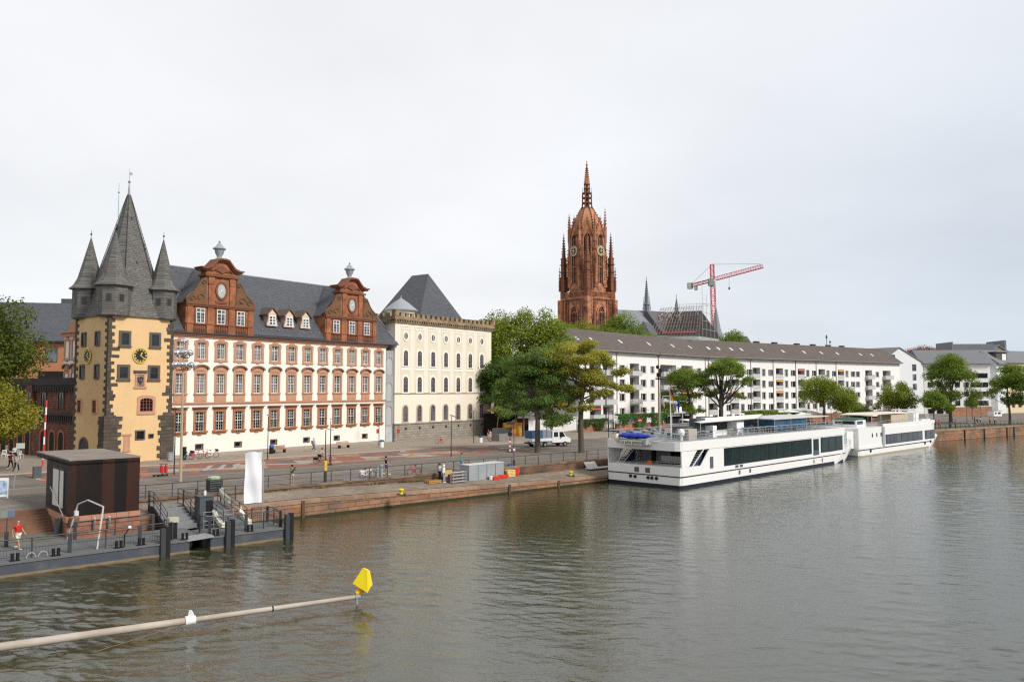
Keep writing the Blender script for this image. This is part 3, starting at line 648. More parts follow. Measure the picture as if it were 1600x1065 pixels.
# roof: eaves front at y=-.45, z 17.15 ; ridge y 6.2 z 25.9 ; hipped
RZ0, RZ1 = 17.15, 26.0
m_ = MB()
pts = [(-6.8, -.1, RZ0), (ML+2.35, -.5, RZ0), (ML+2.35, 13.2, RZ0), (-6.8, 13.2, RZ0), (2.8, 6.3, RZ1), (ML-.2, 6.3, RZ1)]
m_.add(pts, [(0, 1, 5, 4), (1, 2, 5), (2, 3, 4, 5), (3, 0, 4), (3, 2, 1, 0)])
m_.build('roof', slate, ms)
m_ = MB(); m_.cyl((2.7, 6.3, RZ1), (ML-.1, 6.3, RZ1), .1, n=6); m_.cyl((ML-.2, 6.3, RZ1), (ML+2.3, -.5, RZ0+.05), .07, n=5); m_.build('ridge', lead, ms)
m_ = MB(); rr_ = random.Random(4)
for row, (f0) in enumerate((.12, .36, .55, .93)):
    for i in range(26):
        x = 2+i*1.35+(row % 2)*.6; y_ = -.45+6.75*f0; z_ = RZ0+(RZ1-RZ0)*f0
        if x < ML-1: m_.box(x-.05, x+.05, y_-.1, y_+.02, z_+.0, z_+.12)
m_.build('snow_hooks', lead, ms)
m_ = MB()
for i in range(70):
    x = .3+i*.5
    m_.box(x, x+.36, -.3, -.26, 17.2, 17.42)
m_.build('snow_guard', dgrey_m, ms)
# scrolled gables
gable_sd = pm('gable moulding stone', (.19, .075, .04), .88, .2, .8, .18, 4, streak=.10)
def gable(cxg, W):
    H0 = 17.15; hw = W/2; g_ = MB(); k = W/9.6; Y0 = -.2
    g_.box(-hw, hw, Y0, 2.2, H0, 20.75)                                    # window storey
    g_.box(-2.15*k, 2.15*k, Y0, 1.2, 20.75, 24.6)                           # upper stage
    o = g_.build('gable', gable_st, ms, loc=(cxg, 0, 0))
    for x in (-hw+.5, -1.5*k, 1.5*k, hw-.5):
        d_ = MB(); wq = .5 if abs(x) < 2 else .42
        d_.box(x-wq, x+wq, Y0-.16, Y0, H0, 18.3); d_.box(x-wq*.82, x+wq*.82, Y0-.12, Y0, 18.3, 20.4)
        if abs(x) < 2: d_.box(x-.34, x+.34, Y0-.14, Y0, 20.4, 23.3); d_.box(x-.42, x+.42, Y0-.2, Y0, 23.3, 24.15)
        d_.build('pilaster', gable_st, o)
    d_ = MB(); d_.box(-hw-.1, hw+.1, Y0-.3, 2.3, 20.62, 20.82); d_.box(-hw-.05, hw+.05, Y0-.22, Y0, 20.42, 20.62); d_.box(-2.4*k, 2.4*k, Y0-.32, 1.25, 24.25, 24.5); d_.box(-hw, hw, Y0-.2, Y0, 18.22, 18.36)
    d_.build('mouldings', gable_sd, o)
    for sx in (-1, 1):
        v_ = MB(); cur = [(hw-.1, 20.82), (hw, 21.25), (hw-.45, 21.7), (hw-1.0, 22.05), (hw-1.45, 22.6), (hw-1.8, 23.2), (hw-2.15, 23.75), (2.1*k, 24.3), (2.1*k, 20.82)]
        v_.ext([(sx*a, b) for a, b in (cur if sx > 0 else cur)][::-sx], Y0-.1, Y0+.5)
        for (c, r_) in (((hw-.75, 21.3), .45), ((hw-1.8, 21.5), .55), ((2.1*k+.4, 23.4), .35)):
            for q in range(10):
                t0, t1 = q*.6, (q+1)*.6; r0_, r1_ = r_*(1-q*.08), r_*(1-(q+1)*.08)
                v_.cyl((sx*c[0]+math.cos(t0)*r0_, Y0-.12, c[1]+math.sin(t0)*r0_), (sx*c[0]+math.cos(t1)*r1_, Y0-.12, c[1]+math.sin(t1)*r1_), .1, .09, 5)
        v_.tube([(sx*(a+.03), Y0-.05, b+.05) for a, b in cur[:-2]], .13, 6)
        v_.build('scroll', pm('mossy carved sandstone', (.22, .095, .045), .9, .3, 1.5, .25, 5, col2=(.10, .075, .045), c2s=1.5, bump=.06), o)
    # curved pediment
    pe = [(-2.8*k, 25.0), (-2.2*k, 25.0), (-1.6*k, 25.2), (-1.15*k, 25.7), (-.75*k, 26.2), (-.3*k, 26.3), (.3*k, 26.3), (.75*k, 26.2), (1.15*k, 25.7), (1.6*k, 25.2), (2.2*k, 25.0), (2.8*k, 25.0)]
    p_ = MB(); p_.ext([(-2.2*k, 24.5), (2.2*k, 24.5), (2.2*k, 25.1)]+[(a, b-.05) for a, b in pe[1:-1]][::-1]+[(-2.2*k, 25.1)], Y0, .9); p_.build('pediment', gable_st, o)
    p_ = MB(); p_.band([(a, b-.06) for a, b in pe], [(a*1.03, b+.12) for a, b in pe], Y0-.3, 1.0); p_.band([(a*1.03, b+.12) for a, b in pe], [(a*1.10, b+.34) for a, b in pe], Y0-.5, 1.1)
    p_.build('pediment_cornice', gable_sd, o)
    p_ = MB(); p_.ext([(-.7, 25.1), (0, 24.75), (.7, 25.1), (.55, 25.5), (0, 25.75), (-.55, 25.5)], Y0-.14, Y0); p_.tube([(-1.5, Y0-.08, 24.95), (-1, Y0-.1, 25.2), (-.6, Y0-.08, 25.0)], .09, 5); p_.tube([(1.5, Y0-.08, 24.95), (1, Y0-.1, 25.2), (.6, Y0-.08, 25.0)], .09, 5)
    p_.build('cartouche', gable_sd, o)
    p_ = MB(); p_.lathe([(.55, 26.4), (.5, 26.65), (.3, 26.8), (.3, 27.0), (.5, 27.35), (.62, 27.85), (.8, 27.9), (.8, 28.0), (.5, 28.2), (.3, 28.5), (.1, 28.7), (.14, 28.85), (.03, 29.0)], 14, (0, .4)); p_.box(-.8, .8, -.2, 1.0, 26.3, 26.5)
    p_.build('urn', lead, o, smooth=True)
    # oval window
    f_ = MB(); n = 20; oc_ = [(math.cos(2*PI*i/n), math.sin(2*PI*i/n)) for i in range(n+1)]
    f_.band([(a*.60, 22.6+b*.9) for a, b in oc_], [(a*.86, 22.6+b*1.18) for a, b in oc_], Y0-.14, Y0); f_.box(-.8, .8, Y0-.1, Y0, 21.0, 21.3)
    ov = f_.build('oval_window', gable_sd, o)
    f_ = MB(); f_.ext([(a*.6, 22.6+b*.9) for a, b in oc_[:-1]], Y0-.04, Y0-.01); f_.build('pane', pm('milky glass', (.42, .45, .45), .3, .08, 1, .04, 4), ov)
    f_ = MB()
    for i in range(5): a = PI*i/5; f_.cyl((math.cos(a)*.58, Y0-.06, 22.6+math.sin(a)*.88), (-math.cos(a)*.58, Y0-.06, 22.6-math.sin(a)*.88), .018, n=4)
    f_.ell((0, Y0-.06, 22.6), (.11, .03, .14)); f_.build('tracery', white_paint, ov)
    for x in (-2.85*k, 0, 2.85*k):
        s_ = MB()
        for a, b, c, d in ((-.78, -.58, -.12, 2.0), (.58, .78, -.12, 2.0), (-.58, .58, 1.82, 2.05)): s_.box(a, b, -.08, 0, c, d)
        s_.box(-.85, .85, -.18, 0, -.14, 0); wdo = s_.build('window', gable_sd, o, loc=(x, Y0, 18.4))
        pane(wdo, 1.16, 1.82, glass_g, -.03); sash(wdo, 1.16, 1.82, 1, 4, y=-.085, t=.08, midbar=1.28, mat=white_m)
        bl = MB()
        for i in range(7): bl.lathe([(.05, -1.08), (.08, -.95), (.11, -.75), (.06, -.45), (.08, -.2)], 6, (-.75+i*.25, -.06))
        bl.build('balusters', gable_sd, wdo)
    r_ = MB(); r_.ext([(-hw+.1, 20.8), (hw-.1, 20.8), (0, 25.85)], 1.0, 6.3)
    r_.build('gable_roof', slate, o)
gable(6.3, 9.5); gable(27.9, 9.9)
for x in (14.55, 17.33, 20.1):
    d_ = MB(); y0 = .55; d_.box(-.62, .62, y0, 2.2, 18.75, 20.3); d_.ext([(-.7, 20.3), (.7, 20.3), (0, 21.0)], y0, 2.6)
    d_.ext([(-.62, 18.75), (-.62, 19.7), (-.85, 18.9), (-.85, 18.75)][::-1], y0, y0+.2); d_.ext([(.62, 18.75), (.62, 19.7), (.85, 18.9), (.85, 18.75)], y0, y0+.2)
    o = d_.build('dormer', pm('cream dormer wood', (.66, .50, .38), .7, .1, 1, .08, 5), ms, loc=(x, 0, 0))
    r_ = MB(); r_.ext([(-1.0, 20.15), (0, 21.15), (1.0, 20.15), (1.0, 20.3), (0, 21.32), (-1.0, 20.3)][::-1], y0-.22, 3.0); r_.build('dormer_roof', pm('brown slate', (.13, .09, .075), .7, .2, 1, .15, 5), o)
    wdo = MB(); wdo.box(-.52, .52, y0-.05, y0, 18.9, 20.15); wo_ = wdo.build('window', white_m, o)
    p_ = MB(); 
    for sx in (-.25, .25):
        for zc in (19.12, 19.5, 19.88): p_.box(sx-.18, sx+.18, y0-.06, y0-.052, zc-.14, zc+.14)
    p_.build('pane', glass_g, wo_)
# west end of the museum seen past the tower: cornice, windows, stub of a gable
we = MB(); we.box(-7.0, -6.3, 6.5, 11.4, 2.0, 17.0); we.build('west_wing_wall', plaster_w, ms)
m_ = MB(); m_.box(-7.3, -6.9, 6.5, 11.7, 16.6, 17.0); m_.box(-7.55, -6.9, 6.5, 11.95, 17.0, 17.2); m_.build('cornice', sandstone, ms)
for v_ in (8.8, 10.6):
    for z_, pr in ((14.05, up), (9.85, md)):
        o = copy_tree(pr, ms, (-7.0, v_, z_)); o.rotation_euler = (0, 0, -PI/2); o.scale = (.8, .8, 1)
m_ = MB(); m_.extx([(6.5, 17.2), (10.6, 17.2), (10.3, 18.0), (9.6, 18.5), (9.2, 19.3), (8.9, 20.6), (8.6, 21.2), (6.5, 21.2)], -7.0, -6.3); m_.extx([(6.5, 21.2), (9.3, 21.1), (9.0, 21.6), (8.0, 22.0), (6.5, 22.0)], -7.2, -6.0); m_.build('west_gable', sandstone, ms)
# low red brick wing left of the tower
lb = root('brick_gatehouse', 'low dark red brick building with black parapet and arched openings beside the tower', 'building', M.w(-7.2, 7.0, 0), MR+PI/2)
# local x runs inland away from the tower, local y to the east
rbrick = pm('dark red masonry', (.20, .075, .045), .9, .25, .8, .2, 4, brick=(.5, .22, .02, (.10, .05, .035), .3), bump=.02, col2=(.13, .06, .04), c2s=.7)
def bx_f(px): return M.v(px, -7.2)-7.0
m_ = MB(); m_.box(.02, 24, -6, -.0, 1.9, 11.0); m_.build('wall', rbrick, lb)
blackst = pm('black stone', (.035, .03, .03), .85, .2, 1, .2, 5)
m_ = MB(); m_.box(0, 24, .0, .35, 10.55, 10.85); m_.box(0, 24, .0, .5, 10.85, 11.7)
for i in range(36): m_.box(.1+i*.66, .5+i*.66, .0, .42, 10.1, 10.55)
m_.build('parapet', blackst, lb)
m_ = MB(); m_.box(0, 24, .0, .35, 7.25, 7.5); m_.box(0, 24, 0, .2, 6.4, 6.6)
for i in range(44): m_.box(.1+i*.54, .38+i*.54, .0, .3, 6.6, 7.25)
m_.build('corbel_band', blackst, lb)
for px in (99, 72, 48, 28):
    x = bx_f(px)
    win_b = MB(); win_b.ext(arch(x, 8.05, 10.0, .62, 6, .25)[::-1], .0, .05); o = win_b.build('window', glass_d, lb)
    f_ = MB(); inn, out_ = arch(x, 8.0, 10.0, .62, 6, .25), arch(x, 7.85, 10.2, .82, 6, .3); f_.band(inn, out_, -.0, .12); f_.box(x-.03, x+.03, .06, .1, 8.05, 9.9); f_.box(x-.6, x+.6, .06, .1, 9.0, 9.07); f_.build('window_frame', darkstone, o)
for px in (101, 87, 73, 49, 38, 25, 12):
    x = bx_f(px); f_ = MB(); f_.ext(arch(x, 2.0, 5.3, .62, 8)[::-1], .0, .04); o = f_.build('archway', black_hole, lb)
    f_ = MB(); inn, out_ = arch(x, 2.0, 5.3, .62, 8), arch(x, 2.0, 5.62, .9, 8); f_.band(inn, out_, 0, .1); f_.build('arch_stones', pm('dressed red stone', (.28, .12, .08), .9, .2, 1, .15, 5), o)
m_ = MB(); x = bx_f(55); m_.box(x-.75, x+.75, -.01, .5, 7.6, 10.9); o = m_.build('oriel', rbrick, lb)
m_ = MB()
for sx in (-.35, .35): m_.ext(arch(x+sx, 8.4, 10.0, .22, 6)[::-1], .5, .53)
m_.build('window', glass_d, o)
# orange brick building with slate roof behind
ob = root('brick_hall', 'orange brick building with a long slate roof behind the gatehouse', 'building', D(20, 700, 118)[:2]+(0,), R(6))
m_ = MB(); m_.box(-18, 9.2, 0, 12, 2, 17.4); m_.build('wall', pm('orange brick', (.46, .20, .10), .9, .1, .5, .08, 4, brick=(.4, .15, .01, (.3, .16, .1), .1)), ob)
m_ = MB(); m_.add([(-18.5, -.6, 17.4), (10.5, -.6, 17.4), (10.5, 12.6, 17.4), (-18.5, 12.6, 17.4), (-18.5, 6, 24.0), (10.5, 6, 23.7)], [(0, 1, 5, 4), (2, 3, 4, 5), (1, 2, 5), (3, 0, 4), (3, 2, 1, 0)]); m_.box(3, 12.5, 7, 9, 22, 24.6); m_.build('roof', slate, ob)
m_ = MB(); m_.box(-18, 9.25, -.05, 0, 17.2, 17.4); m_.box(-18, 9.3, -.65, -.55, 17.3, 17.5); m_.build('gutter', dgrey_m, ob)
for x, w_ in ((4.1, 1.7), (7.6, 2.0)):
    m_ = MB(); m_.box(x, x+w_, -.03, -.005, 14.3, 16.6); o = m_.build('window', dgrey_m, ob); m_ = MB(); m_.box(x+.08, x+w_-.08, -.05, -.032, 14.4, 16.5); m_.build('pane', glass_g if x < 5 else glass_d, o)
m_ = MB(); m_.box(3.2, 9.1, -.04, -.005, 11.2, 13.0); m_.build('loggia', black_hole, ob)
# grey link building and cream building
lk = root('link_building', 'narrow grey link with blind arches between museum and cream block', 'building', M.w(ML, 0, 0), MR)
m_ = MB(); m_.box(.02, 1.95, .3, 10, 2, 16.3); m_.build('wall', pm('grey render', (.34, .35, .35), .9, .08, .6, .05, 6, streak=.05), lk)
for z0, z1 in ((12.6, 15.2), (8.6, 11.3), (4.9, 7.7)):
    m_ = MB(); m_.ext(arch(1.0, z0, z1, .62, 8)[::-1], .285, .3); o = m_.build('blind_arch', pm('grey render light', (.42, .43, .43), .9, .08, .6, .05, 6), lk)
    m_ = MB(); m_.band(arch(1.0, z0, z1, .62, 8), arch(1.0, z0, z1+.12, .74, 8), .2, .3); m_.build('arch_moulding', MATS['grey render'], o)
m_ = MB(); m_.box(.05, 1.95, .22, .3, 8.45, 8.6); m_.box(.05, 1.95, .22, .3, 4.75, 4.9); m_.build('ledges', MATS['grey render'], lk)
m_ = MB(); m_.box(.25, 1.75, .24, .3, 2.0, 4.7); m_.build('metal_door', pm('scribbled grey steel', (.5, .52, .53), .6, .08, .5, .1, 3, col2=(.36, .38, .4), c2s=1.2), lk)
m_ = MB(); m_.cyl((.1, .1, 2.1), (.1, .1, 17), .06, n=6); m_.build('downpipe', dgrey_m, lk)
CX = 37.05; CL = 24.4
cb = root('cream_building', 'cream palace block with arched windows, battlements and a steep slate roof', 'building', M.w(CX, 0, 0), MR)
cream = pm('cream plaster', (.78, .72, .61), .88, .06, .3, .04, 7, streak=.04); creamd = pm('sand plaster panel', (.69, .63, .50), .88, .06, .3, .04, 7, streak=.04)
creamw = pm('pale cream trim', (.84, .79, .69), .85, .05, .5, .03, 7)
m_ = MB(); m_.box(0, CL, 0, 16, 4.95, 21.4); m_.build('wall', cream, cb)
m_ = MB(); m_.box(-.08, CL+.1, -.15, 16, 1.9, 4.95); m_.box(-.12, CL+.15, -.25, 16, 4.8, 5.0); m_.build('plinth', pm('grey rubble base', (.29, .26, .22), .92, .16, .8, .16, 4, brick=(.9, .4, .02, (.2, .18, .15), .15), bump=.02), cb)
m_ = MB(); m_.box(-.05, CL+.06, -.14, 0, 9.6, 9.78); m_.build('string_course', pm('tan moulding', (.44, .36, .25), .85, .1, 1, .08, 5), cb)
cwx = [2.35+3.2*i for i in range(7)]
m_ = MB()
for i, x in enumerate(cwx):
    for a, b in ((17.35, 19.9), (12.9, 16.75 if False else 17.2),): pass
for x in cwx: m_.box(x-1.12, x+1.12, -.02, .02, 9.8, 20.3)
m_.build('wall_panels', creamd, cb)
m_ = MB()
for x in cwx:
    for i in range(5): m_.ext(arch(x-.9+i*.45, 19.75, 20.15, .13, 5)[::-1], -.06, 0)
    m_.box(x-1.12, x+1.12, -.08, 0, 20.2, 20.35); m_.box(x-1.12, x+1.12, -.07, 0, 13.3, 13.75)
m_.build('arcade_trim', creamw, cb)
def arched_window(parent, x, z0, z1, hw, trim, sw, y=0.0):
    s_ = MB(); inn, out_ = arch(0, 0, z1-z0, hw, 10), arch(0, 0, z1-z0+sw, hw+sw, 10); s_.band(inn, out_, -.1+y, y); s_.box(-hw-sw-.05, hw+sw+.05, -.16+y, y, -.18, 0)
    o = s_.build('window', trim, parent, loc=(x, 0, z0))
    p_ = MB(); p_.ext(inn[::-1], y-.025, y-.005); p_.build('pane', glassm('violet grey glass', (.05, .05, .065), (.15, .14, .16), 1.3) if 'violet grey glass' not in MATS else MATS['violet grey glass'], o)
    f_ = MB(); H = z1-z0; f_.box(-.04, .04, y-.07, y-.03, 0, H-.05); f_.band(arch(0, 0, H-.07, hw-.07, 10), arch(0, 0, H, hw, 10), y-.08, y-.03)
    for q in (.27, .52, .74): f_.box(-hw+.07, hw-.07, y-.065, y-.03, H*q-.03, H*q+.03)
    for sx in (-.5, .5): f_.box(sx*hw-.015, sx*hw+.015, y-.06, y-.03, 0, H*.74)
    f_.build('sash', pm('mauve window wood', (.20, .16, .17), .6, .1, 1, .05, 6), o); return o
A1 = arched_window(cb, cwx[0], 14.0, 16.45, .5, creamw, .3); A2 = arched_window(cb, cwx[0], 9.85, 12.3, .5, creamw, .3); A3 = arched_window(cb, cwx[0], 5.2, 7.75, .52, pm('tan trim', (.55, .47, .35), .85, .1, 1, .05, 6), .2)
s_ = MB(); n = 16; oc_ = [(math.cos(2*PI*i/n), math.sin(2*PI*i/n)) for i in range(n+1)]; s_.band([(a*.42, b*.55) for a, b in oc_], [(a*.66, b*.82) for a, b in oc_], -.1, 0)
OC = s_.build('oculus', creamw, cb, loc=(cwx[0], 0, 18.7)); s_ = MB(); s_.ext([(a*.42, b*.55) for a, b in oc_[:-1]], -.03, -.005); s_.build('pane', MATS['violet grey glass'], OC); s_ = MB(); s_.box(-.04, .04, -.07, -.03, -.52, .52); s_.build('sash', creamw, OC)
s_ = MB(); s_.box(-.22, .22, -.17, -.155, 0, .36); SM = s_.build('cellar_window', black_hole, cb, loc=(cwx[0], 0, 3.95))
for x in cwx[1:]:
    for pr, z_ in ((A1, 14.0), (A2, 9.85), (A3, 5.2), (OC, 18.7), (SM, 3.95)): copy_tree(pr, cb, (x, 0, z_))
battm = pm('weathered battlement stone', (.36, .27, .16), .92, .3, 1.2, .2, 4, col2=(.17, .12, .075), c2s=1.2, bump=.03)
m_ = MB(); m_.box(-.35, CL+.4, -.3, .6, 20.75, 20.95); m_.box(-.5, CL+.5, -.5, .6, 21.2, 21.42); m_.box(-.4, CL+.4, -.4, .4, 21.42, 21.75)
m_.box(-.5, .1, .6, 15, 20.75, 21.75); m_.box(CL-.1, CL+.5, .6, 15, 20.75, 21.75)
for i in range(46): x = -.3+i*.555; m_.box(x, x+.26, -.45, 0, 20.95, 21.2)
m_.build('cornice', battm, cb)
m_ = MB(); rr_ = random.Random(2)
for i in range(20):
    x = .9+i*1.2; m_.box(x, x+.62, -.38, .05, 21.75, 22.25); m_.box(x-.08, x+.7, -.42, .08, 22.25, 22.36)
for x in (-.45, CL-.35): m_.box(x, x+.85, -.48, .35, 21.75, 22.6); m_.box(x-.06, x+.91, -.54, .4, 22.6, 22.75)
for i in range(10): m_.box(-.45, -.1, 1+i*1.3, 1.65+i*1.3, 21.75, 22.3)
m_.build('battlements', battm, cb)
m_ = MB(); bx0, bx1, by0, by1, zr, za = 6.9, 19.4, 1.4, 12.8, 21.4, 30.3; ax_ = 13.2
m_.add([(bx0, by0, zr), (bx1, by0, zr), (bx1, by1, zr), (bx0, by1, zr), (ax_, 5.2, za), (ax_, 9.1, za)], [(0, 1, 4), (1, 2, 5, 4), (2, 3, 5), (3, 0, 4, 5), (3, 2, 1, 0)])
m_.build('roof', slate, cb)
TX_ = M.u(626, 3.0)-CX; m_ = MB(); m_.lathe([(2.3, 21.4), (2.3, 23.0), (2.15, 23.0)], 20, (TX_, 3.0)); t_ = m_.build('turret', creamw, cb, smooth=True)
m_ = MB(); m_.lathe([(2.75, 22.95), (2.75, 23.1), (1.3, 24.3), (.1, 25.1), (.08, 25.5)], 20, (TX_, 3.0)); m_.build('turret_roof', lead, t_)
# ================= CATHEDRAL, CRANE, HOUSES =================
redst = pm('cathedral sandstone', (.47, .205, .105), .92, .2, .12, .3, 1.1, streak=.25, col2=(.14, .06, .045), c2s=.42, c2t=.54)  # dark second tone stands for shaded crevices in the carved stone
redst_d = pm('cathedral dark stone', (.20, .08, .045), .92, .3, .3, .25, 1.5, streak=.15)
cat_hole = pm('louvred opening', (.018, .01, .01), .9, .3, 1, .2, 3)
C0 = D(918.5, 560, 300)
ct = root('cathedral_tower', 'tall red sandstone gothic cathedral tower with two clocks and openwork spire', 'tower', (C0[0], C0[1], 0), R(45)-math.atan((918.5-800)/FPX))
S = 6.9
m_ = MB(); m_.box(-S, S, -S, S, 2, 45.5); m_.box(-S-.35, S+.35, -S-.35, S+.35, 43.6, 44.2); m_.box(-S-.2, S+.2, -S-.2, S+.2, 37.0, 37.4) if False else None
m_.build('base_storey', redst, ct)
m_ = MB()
for f in range(4):
    a = f*PI/2; c, s_ = round(math.cos(a)), round(math.sin(a))
    def T(x, y, z): return (c*x-s_*y, s_*x+c*y, z)
    for i in range(22):
        x = -S+.3+i*.63; q = [T(x, -S-.3, 44.2), T(x+.22, -S-.3, 44.2), T(x+.22, -S-.1, 44.2), T(x, -S-.1, 44.2)]; m_.rings([q, [(p[0], p[1], 46.0) for p in q]])
    q = [T(-S-.35, -S-.35, 46), T(S+.35, -S-.35, 46), T(S+.35, -S, 46), T(-S-.35, -S, 46)]; m_.rings([q, [(p[0], p[1], 46.35) for p in q]])
m_.build('gallery', redst, ct)
def cpin(m_, x, y, z0, w_, h, sp, n=4, rot=PI/4):      # gothic pinnacle: shaft, gablets, crocketed spirelet
    m_.lathe([(w_, z0), (w_, z0+h*.42), (w_*1.25, z0+h*.44), (w_*.72, z0+h*.46), (w_*.6, z0+h*.52), (.05, z0+h)], n, (x, y), rot)
    for k in range(sp):
        t = .54+.42*k/sp; r_ = w_*.62*(1-(t-.52)/.48)+.16
        for j in range(4):
            a = rot+j*PI/2; m_.box(x+math.cos(a)*r_-.13, x+math.cos(a)*r_+.13, y+math.sin(a)*r_-.13, y+math.sin(a)*r_+.13, z0+h*t, z0+h*t+.28)
    m_.box(x-.28, x+.28, y-.06, y+.06, z0+h-.5, z0+h-.3); m_.cyl((x, y, z0+h-.4), (x, y, z0+h+.4), .07, n=4)
# base windows with tracery, corner buttresses
for (rz_, nm) in ((0, 0), (-PI/2, 1), (PI/2, 2), (PI, 3)):
    w_ = MB(); inn, out_ = arch(0, 30, 40.6, 1.7, 10, 2.6), arch(0, 29.6, 41.3, 2.25, 10, 3.1); w_.band(inn, out_, -S-.45, -S); o = w_.build('window', redst, ct); o.rotation_euler = (0, 0, rz_)
    w_ = MB(); w_.ext(inn[::-1], -S-.03, -S-.005); w_.build('pane', cat_hole, o)
    w_ = MB()
    for x in (-.85, 0, .85): w_.box(x-.07, x+.07, -S-.25, -S-.03, 30, 38.6)
    for x in (-1.28, -.43, .43, 1.28): w_.band(arch(x, 37.6, 38.6, .34, 6), arch(x, 37.6, 38.8, .5, 6), -S-.22, -S-.03)
    w_.band([(math.cos(t)*.55, 39.4+math.sin(t)*.55) for t in np.linspace(0, 2*PI, 9)], [(math.cos(t)*.75, 39.4+math.sin(t)*.75) for t in np.linspace(0, 2*PI, 9)], -S-.2, -S-.03)
    w_.build('tracery', redst, o)
for sx in (-1, 1):
    for sy in (-1, 1):
        m_ = MB(); x, y = sx*(S), sy*(S)
        m_.box(x-1.1, x+1.1, y-1.1, y+1.1, 2, 43.6)
        m_.box(x-1.3*1, x+1.3, y-1.3, y+1.3, 2, 36)
        for dx, dy in ((-1.9*sx, 0), (0, -1.9*sy)): m_.box(x+dx-.35, x+dx+.35, y+dy-.35+(.3*sy if dx else 0), y+dy+.35+(.3*sy if dx else 0), 2, 43.6)
        m_.build('buttress', redst, ct)
        m_ = MB(); X, Y = sx*(S-.6), sy*(S-.6)
        m_.box(X-.95, X+.95, Y-.95, Y+.95, 44.2, 52.5); cpin(m_, X, Y, 52, 1.1, 17, 7)
        for dx, dy in ((1.1, 1.1), (-1.1, 1.1), (1.1, -1.1), (-1.1, -1.1)): cpin(m_, X+dx, Y+dy, 47, .42, 9, 3)
        for dz in (47, 50.5, 54, 57): m_.box(X-1.15, X+1.15, Y-1.15, Y+1.15, dz, dz+.25)
        # flying strut to the octagon
        m_.tube([(X, Y, 55), (X*.72, Y*.72, 58.5)], [.35, .45], 4)
        m_.build('corner_pinnacle', redst_d, ct)
for x, y in ((-S-1.9, -S+1.5), (-S+1.5, -S-1.9), (S-1.5, -S-1.9)):
    m_ = MB(); cpin(m_, x, y, 30, .6, 16, 5); m_.build('side_pinnacle', redst_d, ct)
m_ = MB(); m_.box(S+.6, S+4.6, -3.6, .2, 2, 47.2); m_.box(S+.4, S+4.8, -3.8, .4, 47.2, 47.8); m_.build('stair_turret', redst, ct)
for rz_ in (0, -PI/2):       # shafts and blind panels on the base faces
    m_ = MB()
    for x in (-5.2, -4.3, -3.2, 3.2, 4.3, 5.2): m_.box(x-.16, x+.16, -S-.3, -S, 20, 43.4); m_.ext([(x-.5, 42.2), (x+.5, 42.2), (x, 43.5)], -S-.34, -S)
    for z in (27.5, 35.6): m_.box(-S+1, -2.4, -S-.25, -S, z, z+.35); m_.box(2.4, S-1, -S-.25, -S, z, z+.35)
    for i in range(15): x = -S+.6+i*.9; m_.box(x, x+.35, -S-.5, -S-.3, 42.9, 43.5)
    o = m_.build('blind_tracery', redst_d, ct); o.rotation_euler = (0, 0, rz_)
# octagon
RO = 7.1
m_ = MB(); m_.lathe([(RO+.2, 44.2), (RO+.2, 48), (RO, 48.2), (RO, 69.5)], 8, (0, 0), PI/8); m_.build('octagon', redst, ct)
AP = RO*math.cos(PI/8)
def oface(k): return k*PI/4
for k in range(8):
    rz_ = k*PI/4; w_ = MB()
    inn, out_ = arch(0, 49.5, 67.8, 1.25, 8, 2.2), arch(0, 49, 68.6, 1.75, 8, 2.6); w_.band(inn, out_, -AP-.4, -AP)
    gb = [(-2.5, 67.5), (0, 73.8), (2.5, 67.5)]; w_.band([(-2.0, 67.5), (0, 72.6), (2.0, 67.5)], gb, -AP-.5, -AP-.1); w_.ext([(-1.8, 67.6), (1.8, 67.6), (0, 72.4)], -AP-.25, -AP+.3) 
    for i in range(6):
        t = i/5.5; w_.box(-2.6+2.6*t-.18, -2.6+2.6*t+.18, -AP-.6, -AP-.1, 67.8+6.2*t, 68.3+6.2*t); w_.box(2.6-2.6*t-.18, 2.6-2.6*t+.18, -AP-.6, -AP-.1, 67.8+6.2*t, 68.3+6.2*t)
    w_.cyl((0, -AP-.3, 73.6), (0, -AP-.3, 75), .16, .1, 5)
    o = w_.build('window', redst, ct); o.rotation_euler = (0, 0, rz_)
    w_ = MB(); w_.ext(inn[::-1], -AP-.04, -AP-.01); w_.build('louvres', cat_hole, o)
    w_ = MB()
    for x in (-.45, .45): w_.box(x-.1, x+.1, -AP-.25, -AP-.04, 49.5, 66.6)
    for z in (55.5, 60.8): w_.box(-1.25, 1.25, -AP-.2, -AP-.045, z, z+.35)
    for sx in (-2.25, -1.95, 1.95, 2.25): w_.box(sx-.09, sx+.09, -AP-.28, -AP, 48.4, 68)
    for z in (52.5, 57.5, 62.5):
        for sx in (-1, 1): w_.ext([(sx*2.1-.35, z), (sx*2.1+.35, z), (sx*2.1, z+1.5)], -AP-.5, -AP)
    w_.build('tracery', redst, o)
    a = rz_+PI/8-PI/2; m_ = MB(); x, y = math.cos(a)*RO, math.sin(a)*RO
    m_.lathe([(.85, 48), (.8, 56), (.62, 56.2), (.6, 66)], 4, (x, y), a); cpin(m_, x*1.03, y*1.03, 65, .62, 11 if k != 0 else 13, 5, 4, a)
    for z in (51, 54, 58, 62): m_.lathe([(.95, z), (.95, z+.3)], 4, (x*1.02, y*1.02), a)
    cpin(m_, x*1.12, y*1.12, 52, .38, 9, 3, 4, a)
    m_.build('octagon_buttress', redst, ct)
